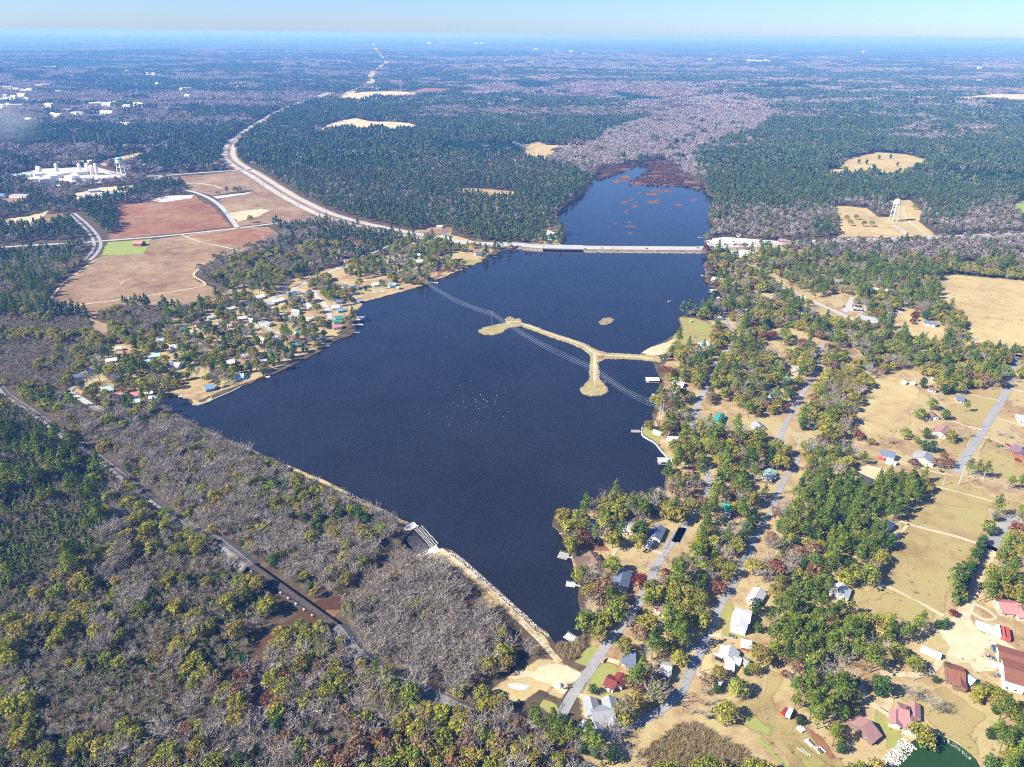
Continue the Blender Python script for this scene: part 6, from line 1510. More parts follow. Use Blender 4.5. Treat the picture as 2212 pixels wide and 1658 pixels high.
m = MB(); m.tube((-3.2, 0, 1.5), (3.2, 0, 1.5), 1.3, n=16); m.build('shell', M_SILO, o, False)
for xx in (-2, 2): m = MB(); m.box(xx - .25, xx + .25, -1.1, 1.1, 0, .8); m.build('saddle', M_CONC, o)
# stacked pipes and timber on the meadow
pm_ = paint((.66, .62, .55), .7, .3, .1, .5)
for i, (x1, y1, x2, y2) in enumerate([(845, 665, 885, 702), (853, 660, 893, 697), (862, 655, 903, 690), (872, 648, 914, 682), (905, 755, 960, 805), (918, 752, 985, 815), (930, 748, 975, 790), (985, 815, 1020, 858), (1000, 810, 1040, 850), (1018, 805, 1066, 848), (850, 812, 930, 872), (880, 815, 955, 876)]):
    a, b = G(*PD('E7', x1, y1)), G(*PD('E7', x2, y2)); o = empty('pipe', (a[0], a[1], 0)); tag(o, 'long pale pipe lying on the trampled meadow beside the pines', 'pipe', 'pipes stacked on the meadow')
    m = MB(); m.tube((0, 0, .45), (b[0] - a[0], b[1] - a[1], .45), .42 if i < 10 else .2, n=8); m.build('barrel', pm_ if i not in (6, 8) else M_TIE, o)
    m = MB(); d = Vector((b[0] - a[0], b[1] - a[1], 0)).normalized(); m.tube(Vector((0, 0, .45)) - d * .05, Vector((0, 0, .45)) + d * .6, .52 if i < 10 else .26, n=8); m.build('collar', pm_, o)
# swimming pools
def pool(v, s_deck, s_water, label):
    g = GP(v, s_deck); c = np.mean(g, 0); o = empty('swimming_pool', (c[0], c[1], 0)); tag(o, label, 'swimming pool')
    for nm, s, z0, z1, mt in (('deck', s_deck, 0, .3, paint((.80, .79, .76), .8, .2, .05)), ('water', s_water, .2, .36, paint((.16, .42, .55), .1, .5, .1))):
        q = [(x - c[0], y - c[1]) for x, y in GP(v, s)]
        if area2(q) < 0: q = q[::-1]
        n = len(q); m = MB(); m.add([(x, y, z0) for x, y in q] + [(x, y, z1) for x, y in q], [tuple(range(n, 2 * n))] + [(i, (i + 1) % n, n + (i + 1) % n, n + i) for i in range(n)]); m.build(nm, mt, o)
    OPEN.append(g); HOUSES.append((c[0], c[1], 10, 10))
pool('E1', '190,1130 290,1100 360,1140 370,1190 260,1215 215,1190', '235,1150 300,1140 325,1160 290,1190 245,1185', 'white pool deck with pale blue water on the lake lawn')
pool('R4', '510,900 545,885 575,900 570,920 530,925', '518,903 545,893 566,903 560,915 532,918', 'round blue pool near the western shore')
# fences
def fence(v, s, h, step, mat, label, rails=2):
    ln = resample(GP(v, s), step, 0, 0, False); o = empty('fence', (ln[0][0], ln[0][1], 0)); tag(o, label, 'fence')
    ox, oy = ln[0]; pm = None
    for i, p in enumerate(ln):
        if pm is None: m = MB(); m.box(-.09, .09, -.09, .09, 0, h); pm = m.data('post', mat)
        q = link('post', pm, o); q.location = (p[0] - ox, p[1] - oy, 0)
        if i:
            a = ln[i - 1]
            for r_ in range(rails):
                z = h * (.95 - .42 * r_); m = MB(); m.tube((a[0] - ox, a[1] - oy, z), (p[0] - ox, p[1] - oy, z), .07, n=4); m.build('rail', mat, o)
fence('E7', '110,265 150,285 195,303 238,322', 1.6, 2.6, M_TRIM, 'white board fence left of the small shed', 3)
fence('E4', '1640,880 1720,905 1800,930 1900,965 2000,1000 2090,1030', 1.2, 5, M_WOOD, 'thin rail fence below the plum-roofed house')
fence('E4', '1640,880 1700,780 1720,735', 1.2, 5, M_WOOD, 'thin rail fence beside the straight road')
fence('R1', '965,235 1030,268 1100,300', 1.2, 4, M_WOODD, 'dark rail fence along the drive of the long slate-roofed house')
fence('R1', '1055,262 1140,285 1180,215 1262,90', 1.2, 4, M_WOOD, 'rail fence around the corner lawn')
fence('R2', '235,450 300,465 360,470 375,500 345,545', 1.3, 3, M_WOODD, 'dark rail fence at the end of the sand flat')
fence('R2', '290,365 260,400 215,450 190,490', 1.3, 3, M_WOODD, 'dark rail fence across the sand flat')
fence('R2', '550,330 530,370 515,405', 1.0, 3, M_WOODD, 'short fence along the road by the maroon-roofed cottage')
fence('E5', '500,640 560,560', 1.2, 3, M_WOOD, 'short fence beside the narrow pale house')
# people and posts on the sand are too small to read; hay bales of brush on the lawn
for i, (x, y) in enumerate([(385, 372), (400, 371), (415, 369), (433, 367)]):
    gx, gy = G(*PD('R2', x, y)); o = empty('bollard', (gx, gy, 0)); tag(o, ['first', 'second', 'third', 'fourth'][i] + ' dark post from the left on the pale sand flat', 'post')
    m = MB(); m.tube((0, 0, -.2), (0, 0, 1.5), .32, .3, 8); m.build('shaft', M_WOODD, o); m = MB(); m.tube((0, 0, 1.5), (0, 0, 1.65), .36, .2, 8); m.build('cap', M_WOODD, o)
gx, gy = G(*PD('R2', 350, 350)); o = empty('boulder', (gx, gy, 0)); tag(o, 'round pale boulder on the sand flat', 'boulder')
m = MB(); m.lathe([(1.6, -.3), (1.9, .5), (1.3, 1.4), (.4, 1.8)], 9); m.build('stone', M_ROCKW, o)
# boats
def boat(v, x, y, L_, an, label, col=(.76, .75, .72)):
    gx, gy = G(*PD(v, x, y)); o = empty('motor_boat', (gx, gy, WATER_Z), an); tag(o, label, 'boat')
    W_ = L_ * .34; m = MB()
    m.hexa([(-L_ / 2, -W_ * .35, -.1), (L_ * .2, -W_ * .35, -.1), (L_ * .2, W_ * .35, -.1), (-L_ / 2, W_ * .35, -.1)], [(-L_ / 2, -W_ / 2, .8), (L_ * .2, -W_ / 2, .85), (L_ * .2, W_ / 2, .85), (-L_ / 2, W_ / 2, .8)])
    m.add([(L_ * .2, -W_ * .35, -.1), (L_ * .2, W_ * .35, -.1), (L_ * .2, W_ / 2, .85), (L_ * .2, -W_ / 2, .85), (L_ / 2, 0, .95), (L_ * .42, 0, .1)], [(0, 3, 4, 5), (2, 1, 5, 4), (3, 2, 4), (1, 0, 5)]); m.build('hull', paint(col, .4, .4, .05), o)
    m = MB(); m.box(-L_ * .4, L_ * .1, -W_ * .38, W_ * .38, .81, .95); m.build('seat', M_WOOD, o)
    m = MB(); m.box(L_ * .1, L_ * .14, -W_ * .36, W_ * .36, .9, 1.4); m.build('windscreen', M_GLASS, o)
boat('T11', 2128, 296, 5, .4, 'small white boat alone on the lake near the right shore')
boat('R6', 430, 566, 6, .2, 'white boat beside the village lawn docks')
boat('R9', 735, 158, 5, 1.0, 'white boat near the fishing lawn')
boat('R4', 1165, 676, 6, .6, 'white boat under the village shore trees')
boat('R4', 950, 755, 5, .5, 'small boat beside the leaning shore trees')
# water birds
bw = paint((.80, .79, .76), .8, .2, .05); bt = MB(); bt.lathe([(.05, -.1), (.28, .0), (.32, .18), (.1, .34)], 8)
bb_ = MB(); bb_.add([(-.6, -.2, .05), (.35, -.2, .05), (.35, .2, .05), (-.6, .2, .05), (-.75, 0, .4), (.15, -.22, .42), (.15, .22, .42), (.45, 0, .3)], [(0, 3, 2, 1), (0, 1, 5, 4), (3, 4, 6, 2), (4, 5, 6), (1, 7, 5), (2, 6, 7), (1, 2, 7), (0, 4, 3)])
bn_ = MB(); bn_.tube((.35, 0, .25), (.5, 0, .7), .09, .07, 6); bn_.tube((.46, 0, .7), (.72, 0, .66), .1, .04, 6)
bd1, bd2 = bb_.data('body', bw), bn_.data('neck', bw)
rb_ = random.Random(5)
for i in range(44):
    if i < 26: x, y = rb_.gauss(770, 110), rb_.gauss(980, 70)
    elif i < 44: x, y = rb_.gauss(860, 80), rb_.gauss(960, 60)
    elif i < 58: x, y = rb_.gauss(1150, 70), rb_.gauss(640, 45)
    else: x, y = rb_.uniform(580, 1250), rb_.uniform(560, 1160)
    gx, gy = G(*PD('T11', x, y), WATER_Z); o = empty('water_bird', (gx, gy, WATER_Z + .02), rb_.uniform(0, 6.28)); o.scale = (.6,) * 3
    link('body', bd1, o); link('neck', bd2, o); tag(o, 'white water bird floating on the dark lake', 'bird', 'birds scattered on the lake')
# smoke drifting over the far left woods
ms, nt, out = nodes_of('smoke'); vs_ = N(nt, 'ShaderNodeVolumePrincipled'); vs_.inputs['Color'].default_value = (.80, .88, 1, 1); vs_.inputs['Density'].default_value = .0009
nt.links.new(vs_.outputs[0], out.inputs['Volume'])
m = MB()
for i, (x, y, r_) in enumerate([(60, 990, 60), (30, 940, 80), (110, 900, 70), (170, 860, 80), (60, 850, 110), (200, 960, 50)]):
    gx, gy = G(*PD('T00', x, y)); m.lathe([(r_ * .3, 18), (r_ * .8, 30), (r_, 45 + r_ * .2), (r_ * .8, 60 + r_ * .4), (r_ * .25, 70 + r_ * .5)], 12, (gx, gy, 0))
tag(m.build('smoke', ms), 'thin pale smoke drifting over the woods at the left edge', 'smoke', None, 'stuff')
# ================================================================ TREES
NR = np.random.default_rng(20)
GREEN_P = [(.040, .078, .022), (.055, .100, .026), (.075, .125, .030), (.095, .140, .034)]
M_LEAF = {
    'pine': leaf_mat('pine_needles', [(.11, .165, .026), (.15, .21, .030), (.20, .26, .034), (.13, .195, .030), (.23, .27, .04)], .25),
    'oak': leaf_mat('olive_leaves', [(.26, .27, .045), (.34, .33, .05), (.38, .38, .055), (.32, .26, .06), (.23, .29, .045), (.40, .35, .06), (.35, .28, .08), (.30, .33, .05)], .3),
    'ever': leaf_mat('dark_evergreen_leaves', [(.045, .09, .024), (.065, .125, .03), (.09, .155, .034)], .15),
    'russet': leaf_mat('russet_leaves', [(.24, .095, .055), (.30, .17, .085), (.34, .22, .12), (.28, .19, .11), (.33, .24, .14)], .3),
    'crimson': leaf_mat('dark_red_leaves', [(.15, .030, .025), (.19, .045, .03)], .3),
    'sapling': leaf_mat('young_green_leaves', [(.09, .16, .04), (.15, .21, .05), (.21, .23, .05), (.075, .14, .045)], .25),
    'lime': leaf_mat('yellow_green_leaves', [(.24, .29, .04), (.28, .32, .05)], .3),
    'bare': leaf_mat('bare_twigs', [(.31, .27, .21), (.39, .345, .285), (.28, .235, .18), (.44, .395, .34), (.34, .285, .22)], 0),
    'thicket': leaf_mat('thicket_twigs', [(.27, .23, .17), (.36, .31, .24), (.31, .29, .17), (.40, .36, .30)], 0),
}
M_BARK = paint((.17, .13, .10), .95, .05, .3, .8)
M_BARKG = paint((.34, .31, .28), .95, .05, .25, .8)

class Cloud:
    """leaf faces with one tone each"""
    def __init__(s): s.V = []; s.T = []
    def leaves(s, P_, Nrm, size, rng, jit=.6, aspect=1.0, tone=None):
        n = len(P_)
        nn = Nrm + rng.normal(0, jit, (n, 3)); nn /= np.linalg.norm(nn, axis=1)[:, None] + 1e-9
        ref = rng.normal(0, 1, (n, 3)); u = np.cross(nn, ref); u /= np.linalg.norm(u, axis=1)[:, None] + 1e-9
        w = np.cross(nn, u)
        sz = (size * rng.uniform(.6, 1.35, n))[:, None]
        q = np.stack([P_ - u * sz * .5 * aspect - w * sz * .5, P_ + u * sz * .5 * aspect - w * sz * .35, P_ + u * sz * .45 * aspect + w * sz * .5, P_ - u * sz * .4 * aspect + w * sz * .45], 1)
        s.V.append(q.reshape(-1, 3))
        t = rng.uniform(0, 1, n) if tone is None else np.clip(tone + rng.uniform(-.2, .2, n), 0, 1)
        s.T.append(np.repeat(t, 4))
    def lobe(s, c, r, n, size, rng, jit=.6, tone=None, shell=(.62, 1.05)):
        d = rng.normal(0, 1, (n, 3)); d /= np.linalg.norm(d, axis=1)[:, None]
        d[:, 2] = np.where(d[:, 2] < -.35, -d[:, 2], d[:, 2])
        rad = np.asarray(r, float)
        p = np.asarray(c, float) + d * rad * rng.uniform(*shell, n)[:, None]
        s.leaves(p, d, size, rng, jit, tone=tone)
    def twigs(s, A, B, w, rng):
        d = B - A; L = np.linalg.norm(d, axis=1)[:, None] + 1e-9
        u = np.cross(d / L, rng.normal(0, 1, (len(A), 3))); u /= np.linalg.norm(u, axis=1)[:, None] + 1e-9
        w = np.asarray(w)[:, None] if np.ndim(w) else w
        s.V.append(np.stack([A - u * w * .5, A + u * w * .5, B + u * w * .2, B - u * w * .2], 1).reshape(-1, 3))
        s.T.append(np.repeat(rng.uniform(0, 1, len(A)), 4))
    def data(s, name, mat):
        V = np.concatenate(s.V); T = np.concatenate(s.T).astype(np.float32); n = len(V) // 4
        me = bpy.data.meshes.new(name)
        me.vertices.add(len(V)); me.vertices.foreach_set('co', V.astype(np.float32).ravel())
        me.loops.add(4 * n); me.loops.foreach_set('vertex_index', np.arange(4 * n, dtype=np.int32))
        me.polygons.add(n); me.polygons.foreach_set('loop_start', np.arange(0, 4 * n, 4, dtype=np.int32))
        me.polygons.foreach_set('loop_total', np.full(n, 4, np.int32))
        me.update(calc_edges=True)
        a = me.attributes.new('tone', 'FLOAT', 'POINT'); a.data.foreach_set('value', T)
        me.materials.append(mat)
        return me

def trunk_mesh(h, r, mat, limbs, rng, name='trunk'):
    m = MB(); p = Vector((0, 0, -.3)); z = h
    k = 3; pts = [Vector((rng.normal(0, .02 * h) * (i > 0), rng.normal(0, .02 * h) * (i > 0), -.3 + (h + .3) * i / k)) for i in range(k + 1)]
    for i in range(k): m.tube(pts[i], pts[i + 1], r * (1 - .75 * i / k), r * (1 - .75 * (i + 1) / k), 6, False)
    for (zf, an, ln, up) in limbs:
        a = Vector((0, 0, h * zf)); b = a + Vector((math.cos(an) * ln, math.sin(an) * ln, up)); m.tube(a, b, r * .42, r * .12, 4, False)
    return m.data(name, mat)

def crown_pine(rng, h, nleaf=1.0, leaf=.62):
    c = Cloud(); k = 13
    lim = []
    for i in range(k):
        f = .42 + .58 * i / (k - 1); rr = max(0.0, 1.0 - (f - .42) / .58) ** .75 * h * .17 + .5
        an = i * 2.4 + rng.uniform(-.5, .5); off = rr * rng.uniform(.35, .85)
        ctr = (math.cos(an) * off, math.sin(an) * off, h * f * .97)
        c.lobe(ctr, (rr * .82, rr * .82, rr * .55 + .3), int(34 * nleaf * (.5 + rr / 3)), leaf * rng.uniform(.9, 1.2), rng, .7, rng.uniform(.15, .85))
        lim.append((f * .95, an, off, .4))
    return c, lim
def crown_oak(rng, h, nleaf=1.0, leaf=.62, wide=.48, dense=1.0):
    c = Cloud(); lim = []
    R = h * wide
    for i in range(17):
        an = i * 2.4 + rng.uniform(-.6, .6); u = (i + .5) / 17; rad = R * math.sqrt(1 - (1 - u) ** 2) * .78 if u < 1 else 0
        zz = h * (.36 + .50 * (1 - u) ** .8) + rng.uniform(-.04, .05) * h
        rad *= rng.uniform(.7, 1.12)
        ctr = (math.cos(an) * rad, math.sin(an) * rad, zz)
        lr = R * rng.uniform(.30, .46)
        c.lobe(ctr, (lr, lr, lr * .8), int(46 * nleaf * dense), leaf * rng.uniform(.85, 1.25), rng, .65, rng.uniform(.1, .9))
        if i % 3 == 0: lim.append((.35 + .2 * rng.random(), an, rad * .8, zz - h * .45))
    return c, lim
def crown_ever(rng, h, nleaf=1.0, leaf=.6):
    c = Cloud()
    for i in range(15):
        u = (i + .5) / 15; an = i * 2.4; rr = h * .30 * max(.05, math.sin(math.pi * (.18 + .80 * (1 - u)))) ** .7
        c.lobe((math.cos(an) * rr * .6, math.sin(an) * rr * .6, h * (.12 + .80 * u)), (rr * .62 + .4,) * 3, int(44 * nleaf), leaf, rng, .5, rng.uniform(.2, .8))
    return c, []
def crown_sapling(rng, h, nleaf=1.0, leaf=.5):
    c = Cloud()
    for i in range(6):
        u = (i + .5) / 6; rr = h * .22 * (1.15 - u) + .25; an = i * 2.4
        c.lobe((math.cos(an) * rr * .5, math.sin(an) * rr * .5, h * (.2 + .75 * u)), (rr, rr, rr * .9), int(22 * nleaf), leaf, rng, .7, rng.uniform(.1, .9))
    return c, []
def crown_bare(rng, h, nb=11, nt=9, w=.11, spread=.42):
    """limbs, branches and twigs as tapering blades"""
    c = Cloud(); lim = []
    A1 = []; B1 = []; W1 = []
    for i in range(nb):
        an = i * 2.4 + rng.uniform(-.4, .4); z0 = h * rng.uniform(.28, .55); ln = h * spread * rng.uniform(.6, 1.05); top = min(h, z0 + h * rng.uniform(.25, .5))
        a = np.array([0, 0, z0]); b = np.array([math.cos(an) * ln, math.sin(an) * ln, top])
        A1.append(a); B1.append(b); W1.append(w * 2.6)
        for k in range(nt):
            t = rng.uniform(.3, 1.0); p = a + (b - a) * t
            d = (b - a) / np.linalg.norm(b - a) * .5 + rng.normal(0, .55, 3) + np.array([0, 0, .35])
            q = p + d * h * rng.uniform(.09, .17)
            A1.append(p); B1.append(q); W1.append(w * 1.5)
            for s_ in range(3):
                p2 = p + (q - p) * rng.uniform(.4, 1); q2 = p2 + (d * .6 + rng.normal(0, .6, 3)) * h * .085
                A1.append(p2); B1.append(q2); W1.append(w)
    for k in range(8):
        p = np.array([0, 0, h * rng.uniform(.6, .95)]); q = p + np.array([rng.normal(0, .1), rng.normal(0, .1), .12]) * h
        A1.append(p); B1.append(q); W1.append(w * 1.6)
    c.twigs(np.array(A1), np.array(B1), np.array(W1), rng)
    return c, lim

PROTO = {}       # kind -> list of (crown mesh, trunk mesh, height)
def make_protos():
    rng = np.random.default_rng(5)
    for i in range(5):
        h = 17 + 1.5 * i
        c, l = crown_pine(rng, h); PROTO.setdefault('pine', []).append((c.data('crown', M_LEAF['pine']), trunk_mesh(h * .96, .28, M_BARK, l, rng), h))
    for kind, n in (('oak', 5), ('russet', 3), ('crimson', 2), ('lime', 1)):
        for i in range(n):
            h = 10.0; c, l = crown_oak(rng, h, wide=rng.uniform(.44, .54), dense=.8 if kind == 'russet' else 1.0)
            PROTO.setdefault(kind, []).append((c.data('crown', M_LEAF[kind]), trunk_mesh(h * .6, .3, M_BARK, l, rng), h))
    for i in range(3):
        h = 9.0; c, l = crown_ever(rng, h); PROTO.setdefault('ever', []).append((c.data('crown', M_LEAF['ever']), trunk_mesh(h * .8, .25, M_BARK, l, rng), h))
    for i in range(4):
        h = 5.0; c, l = crown_sapling(rng, h); PROTO.setdefault('sapling', []).append((c.data('crown', M_LEAF['sapling']), trunk_mesh(h * .7, .1, M_BARK, l, rng), h))
    for i in range(5):
        h = 12.0; c, l = crown_bare(rng, h); PROTO.setdefault('bare', []).append((c.data('branches', M_LEAF['bare']), trunk_mesh(h * .8, .2, M_BARKG, l, rng), h))
    for i in range(4):
        h = 6.5; c, l = crown_bare(rng, h, 8, 7, .10, .30); PROTO.setdefault('thicket', []).append((c.data('branches', M_LEAF['thicket']), trunk_mesh(h * .8, .1, M_BARKG, l, rng), h))
make_protos()
WORDS = {'pine': ('pine_tree', 'tall green pine', 'pine tree'), 'oak': ('broadleaf_tree', 'olive-green broadleaf tree', 'tree'), 'ever': ('evergreen_tree', 'dense dark green evergreen', 'evergreen tree'),
         'russet': ('russet_tree', 'russet-brown autumn tree', 'tree'), 'crimson': ('red_tree', 'deep red autumn tree', 'tree'), 'lime': ('broadleaf_tree', 'bright yellow-green tree', 'tree'), 'sapling': ('young_tree', 'small bright green young tree', 'young tree'),
         'bare': ('bare_tree', 'leafless pale grey winter tree', 'bare tree'), 'thicket': ('thicket_tree', 'small leafless grey-brown tree', 'bare tree')}

# ---- where trees stand: (view, outline, spacing, {kind: weight}, size, words, cluster threshold)
ZONES = []
def zone(words, v, s, spacing, mixd, size=1.0, cluster=0.0):
    ZONES.append((words, P(v, s), spacing, mixd, size, cluster))
zone('among the yards of the right bank', 'D', '1205,1135 1290,1095 1420,1078 1445,1005 1398,945 1420,858 1424,792 1442,765 1500,722 1500,695 1560,645 1535,565 1545,552 1700,545 1790,560 2240,570 2500,1000 2500,1740 1262,1740 1262,1400 1250,1255 1212,1185', 7.4, {'oak': .50, 'pine': .17, 'bare': .15, 'russet': .09, 'ever': .06, 'thicket': .03}, 1.12, .30)
zone('in the wood left of the railway', 'D', '-140,800 0,855 60,890 150,940 300,1045 370,1105 470,1180 540,1235 600,1290 575,1350 530,1430 470,1500 380,1570 320,1660 300,1760 -260,1760', 3.5, {'thicket': .42, 'sapling': .42, 'oak': .08, 'bare': .08}, 1.0)
zone('in the green growth at the left edge', 'D', '-140,900 60,900 150,960 230,1040 240,1120 200,1250 80,1290 -150,1290', 3.8, {'sapling': .66, 'thicket': .24, 'pine': .06, 'oak': .04}, 1.1)
zone('between the railway and the dam', 'D', '120,900 210,880 330,880 400,925 570,1005 700,1062 840,1125 862,1150 830,1195 740,1290 690,1315 560,1240 450,1165 340,1085 200,990', 5.0, {'bare': .60, 'oak': .17, 'thicket': .16, 'ever': .07}, .92)
zone('in the pale grove below the dam', 'D', '740,1345 800,1265 860,1215 905,1190 960,1235 1005,1280 1050,1320 1100,1385 1115,1430 1060,1475 1000,1495 930,1545 800,1425', 4.6, {'bare': .86, 'thicket': .10, 'oak': .04}, 1.0)
zone('in the mixed wood at the bottom edge', 'D', '300,1760 340,1640 400,1560 530,1440 610,1345 722,1365 800,1425 930,1545 1000,1500 1055,1515 1110,1565 1200,1595 1260,1660 1275,1760', 5.8, {'oak': .36, 'bare': .42, 'russet': .13, 'thicket': .06, 'ever': .03}, 1.0)
zone('in the scrub beside the reeds', 'D', '1230,1600 1300,1570 1400,1590 1480,1570 1500,1500 1560,1480 1580,1540 1540,1570 1480,1580 1440,1700 1240,1720', 5.0, {'thicket': .45, 'sapling': .2, 'bare': .25, 'ever': .1}, .8)
zone('in the thicket at the left edge', 'D', '-80,690 100,690 190,692 215,745 228,792 190,818 100,852 -80,830', 4.6, {'thicket': .78, 'sapling': .10, 'oak': .12}, 1.0)
zone('in the thicket below the brown meadow', 'R5', '370,130 560,50 700,85 900,105 1080,165 900,255 740,305 500,325 370,190', 4.8, {'thicket': .82, 'sapling': .08, 'oak': .10}, 1.1)
zone('in the scrub above the village', 'R4', '210,140 280,70 400,25 700,0 1000,-60 1269,-90 1269,30 1050,95 860,175 700,235 480,275 330,215', 5.6, {'thicket': .60, 'sapling': .18, 'oak': .16, 'ever': .06}, 1.15)
zone('among the left bank houses', 'D', '150,845 165,795 215,740 300,722 420,662 520,612 640,602 720,578 800,562 870,522 1000,517 1070,540 1035,566 930,612 790,652 758,700 690,752 560,818 430,862 345,845 300,880 210,872', 8.0, {'oak': .44, 'pine': .12, 'bare': .22, 'ever': .18, 'thicket': .04}, 1.0, .36)
zone('in the trees behind the creek road', 'D', '30,852 100,850 160,846 200,868 300,884 350,890 360,905 200,905 110,902', 6.5, {'oak': .4, 'pine': .2, 'bare': .3, 'ever': .1}, 1.0)
zone('in the left edge wood', 'D', '-80,600 60,580 190,560 200,545 215,560 150,610 105,660 90,690 -80,690', 7, {'pine': .35, 'oak': .25, 'bare': .4}, .9)
zone('in the pine wood beside the pasture', 'D', '1675,598 1740,585 1810,570 1900,560 2020,575 2035,600 2030,640 2022,668 1975,672 1920,655 1890,622 1850,640 1830,650 1765,652 1705,625', 7.5, {'pine': .48, 'oak': .30, 'bare': .17, 'ever': .05}, .9)
zone('in the tall pine stand by the meadow', 'D', '1705,1085 1760,1040 1830,1045 1900,1045 1990,1040 2005,1070 1960,1130 1915,1180 1890,1215 1830,1240 1770,1200 1720,1150', 5.4, {'pine': .82, 'oak': .12, 'ever': .06}, .82)
zone('in the large pine stand on the right', 'T22', '545,690 700,520 900,520 1040,590 1140,720 1180,880 1130,985 900,1015 700,1025 540,980 500,900', 5.6, {'pine': .80, 'oak': .16, 'russet': .04}, .82)
zone('in the pines behind the stacked pipes', 'T22', '650,1200 830,1110 1010,1140 1150,1200 1120,1290 1080,1370 1140,1470 1270,1570 1150,1630 960,1580 830,1440 810,1360 660,1280', 5.4, {'pine': .86, 'oak': .10, 'ever': .04}, .78)
zone('in the wood at the lower right corner', 'T22', '1930,1470 2050,1350 2230,1240 2400,1280 2400,1780 2010,1760 1975,1590', 5.6, {'pine': .55, 'ever': .2, 'oak': .25}, .85)
zone('in the bushes behind the warehouse', 'T22', '1710,1130 1850,1150 2000,1200 2100,1170 2230,1190 2230,1250 2050,1345 1880,1270 1720,1180', 5.0, {'ever': .35, 'oak': .45, 'russet': .2}, .75)
zone('at the end of the power line clearing', 'T21', '800,790 1100,760 1200,790 1230,830 1180,920 1100,1010 1060,1120 960,1080 780,960 740,900', 6.4, {'oak': .55, 'bare': .17, 'russet': .2, 'lime': .08}, 1.05)

HAND = []
def put(kind, v, pts, h, words=None):
    for (x, y) in P(v, pts): HAND.append((kind, G(x, y), h, words))
put('ever', 'E4', '1170,150 1290,125 890,70 1180,475 930,720 910,880 1010,900', 10.5)
put('pine', 'E4', '1450,375 1480,1190 1580,1225 1690,1235 2010,1375 2140,1395', 14)
put('oak', 'E4', '1240,755 660,730 1000,345 850,470', 11)
put('oak', 'E4', '220,800 800,780', 7)
put('bare', 'E4', '1380,740 1480,700 1850,690 1980,720 960,220 1090,230 450,790', 8)
put('crimson', 'E4', '775,1085', 8); put('russet', 'E4', '1100,1095 1160,1040 1220,1090 60,750 20,700', 10)
put('sapling', 'E4', '1745,760 1860,830 1910,830 1120,1160', 4)
put('pine', 'E2', '1670,1285 1850,1290 2090,1320 1500,1300 1150,1200 1020,1200 900,1180 530,1180 250,1050', 16)
put('lime', 'E2', '1850,1600 1760,1520', 15); put('oak', 'E2', '1950,1570 1620,1560 1200,1500', 14); put('russet', 'E2', '1960,1400', 8)
put('crimson', 'E2', '760,890 790,850 770,810 800,790', 7); put('ever', 'E2', '330,590 190,560 1080,1480 1380,1500', 10)
put('bare', 'E2', '1330,850 1350,900 1345,950 1360,1000 1350,1060 1350,1110 1360,1160 960,700 930,640', 7)
put('crimson', 'E1', '350,255 430,250 520,235 400,230 300,-20', 13, 'deep red autumn tree on the shore beside the cream-roofed houses')
put('crimson', 'E1', '425,435', 10, 'single deep red tree above the thin dark dock')
put('oak', 'E1', '590,420 810,545 1620,665 480,1080', 11); put('bare', 'E1', '340,725 85,795 290,740 170,1140 330,940', 11)
put('pine', 'E1', '1260,640 1330,620 1200,600 1350,760 1700,900 1850,880', 16); put('ever', 'E1', '1170,390 640,150 1680,1410', 8)
put('oak', 'R1', '450,300 510,185 420,185 380,110 470,110 745,275 740,470 515,545 1150,60 690,60 1230,600', 13)
put('lime', 'R1', '765,815', 15); put('ever', 'R1', '960,200 940,205 1005,30', 13); put('crimson', 'R1', '950,570', 10); put('crimson', 'R1', '1140,485', 6)
put('oak', 'R1', '1020,695 600,620 560,640', 9); put('bare', 'R1', '1220,415 985,455 575,475 655,490 895,170 1150,420', 10); put('ever', 'R1', '990,768', 4)
put('pine', 'R2', '190,705 165,650 300,700 350,745 430,795 480,795 560,805 640,880 600,860', 15); put('ever', 'R2', '600,405', 6.5); put('oak', 'R2', '850,635 820,600 900,360 1060,470 830,120', 11); put('pine', 'R2', '965,250', 14)
put('bare', 'R2', '130,130 700,720 780,740', 11)
put('ever', 'E8', '180,425', 14); put('ever', 'E8', '600,325 690,220', 5); put('oak', 'E8', '440,245 300,150 490,780', 11.5); put('pine', 'E8', '130,225 230,60 360,40', 14); put('bare', 'E8', '400,440 430,470 560,545 620,560', 10)
put('bare', 'E7', '1160,390', 17, 'large leafless spreading tree between two pine stands'); put('oak', 'E7', '400,415 310,605', 12); put('ever', 'E7', '245,405 860,640 470,270', 5.5); put('crimson', 'E7', '760,290', 5)
put('lime', 'E6', '80,555', 15); put('pine', 'E6', '250,960 430,950 480,900 980,650 1010,600 1120,625 1070,420 1190,600', 15); put('crimson', 'E6', '740,785', 5); put('ever', 'E6', '620,878 680,855 660,880', 6)
put('bare', 'E6', '440,615', 4, 'low round leafless bush in the meadow'); put('oak', 'E6', '1200,270 1150,240', 9); put('ever', 'E6', '1050,75 1010,185', 8); put('ever', 'E6', '300,930', 5)
for i in range(24):
    t = i / 23; x, y = 952 + (752 - 952) * t, 250 + (705 - 250) * t
    put('sapling' if i % 9 == 5 else 'ever', 'E6', '%f,%f' % (x, y), 8.5, 'dense conifer in the tall hedge beside the sandy lane')
put('bare', 'R10', '25,668 250,695 280,690 120,650', 13); put('oak', 'R10', '330,705 180,710 500,745 560,795 620,770 660,720 90,760 560,500 640,520', 12.5); put('ever', 'R10', '350,745 1100,330 970,600', 8); put('oak', 'R10', '355,100 600,330 1160,235', 9); put('crimson', 'R10', '905,175', 9)
put('pine', 'R5', '670,605 590,605 640,585 700,560 755,790 850,850 800,740 900,800 690,360 740,360', 17); put('oak', 'R5', '300,520 500,810 900,390 800,390', 11); put('lime', 'R5', '545,640', 5)
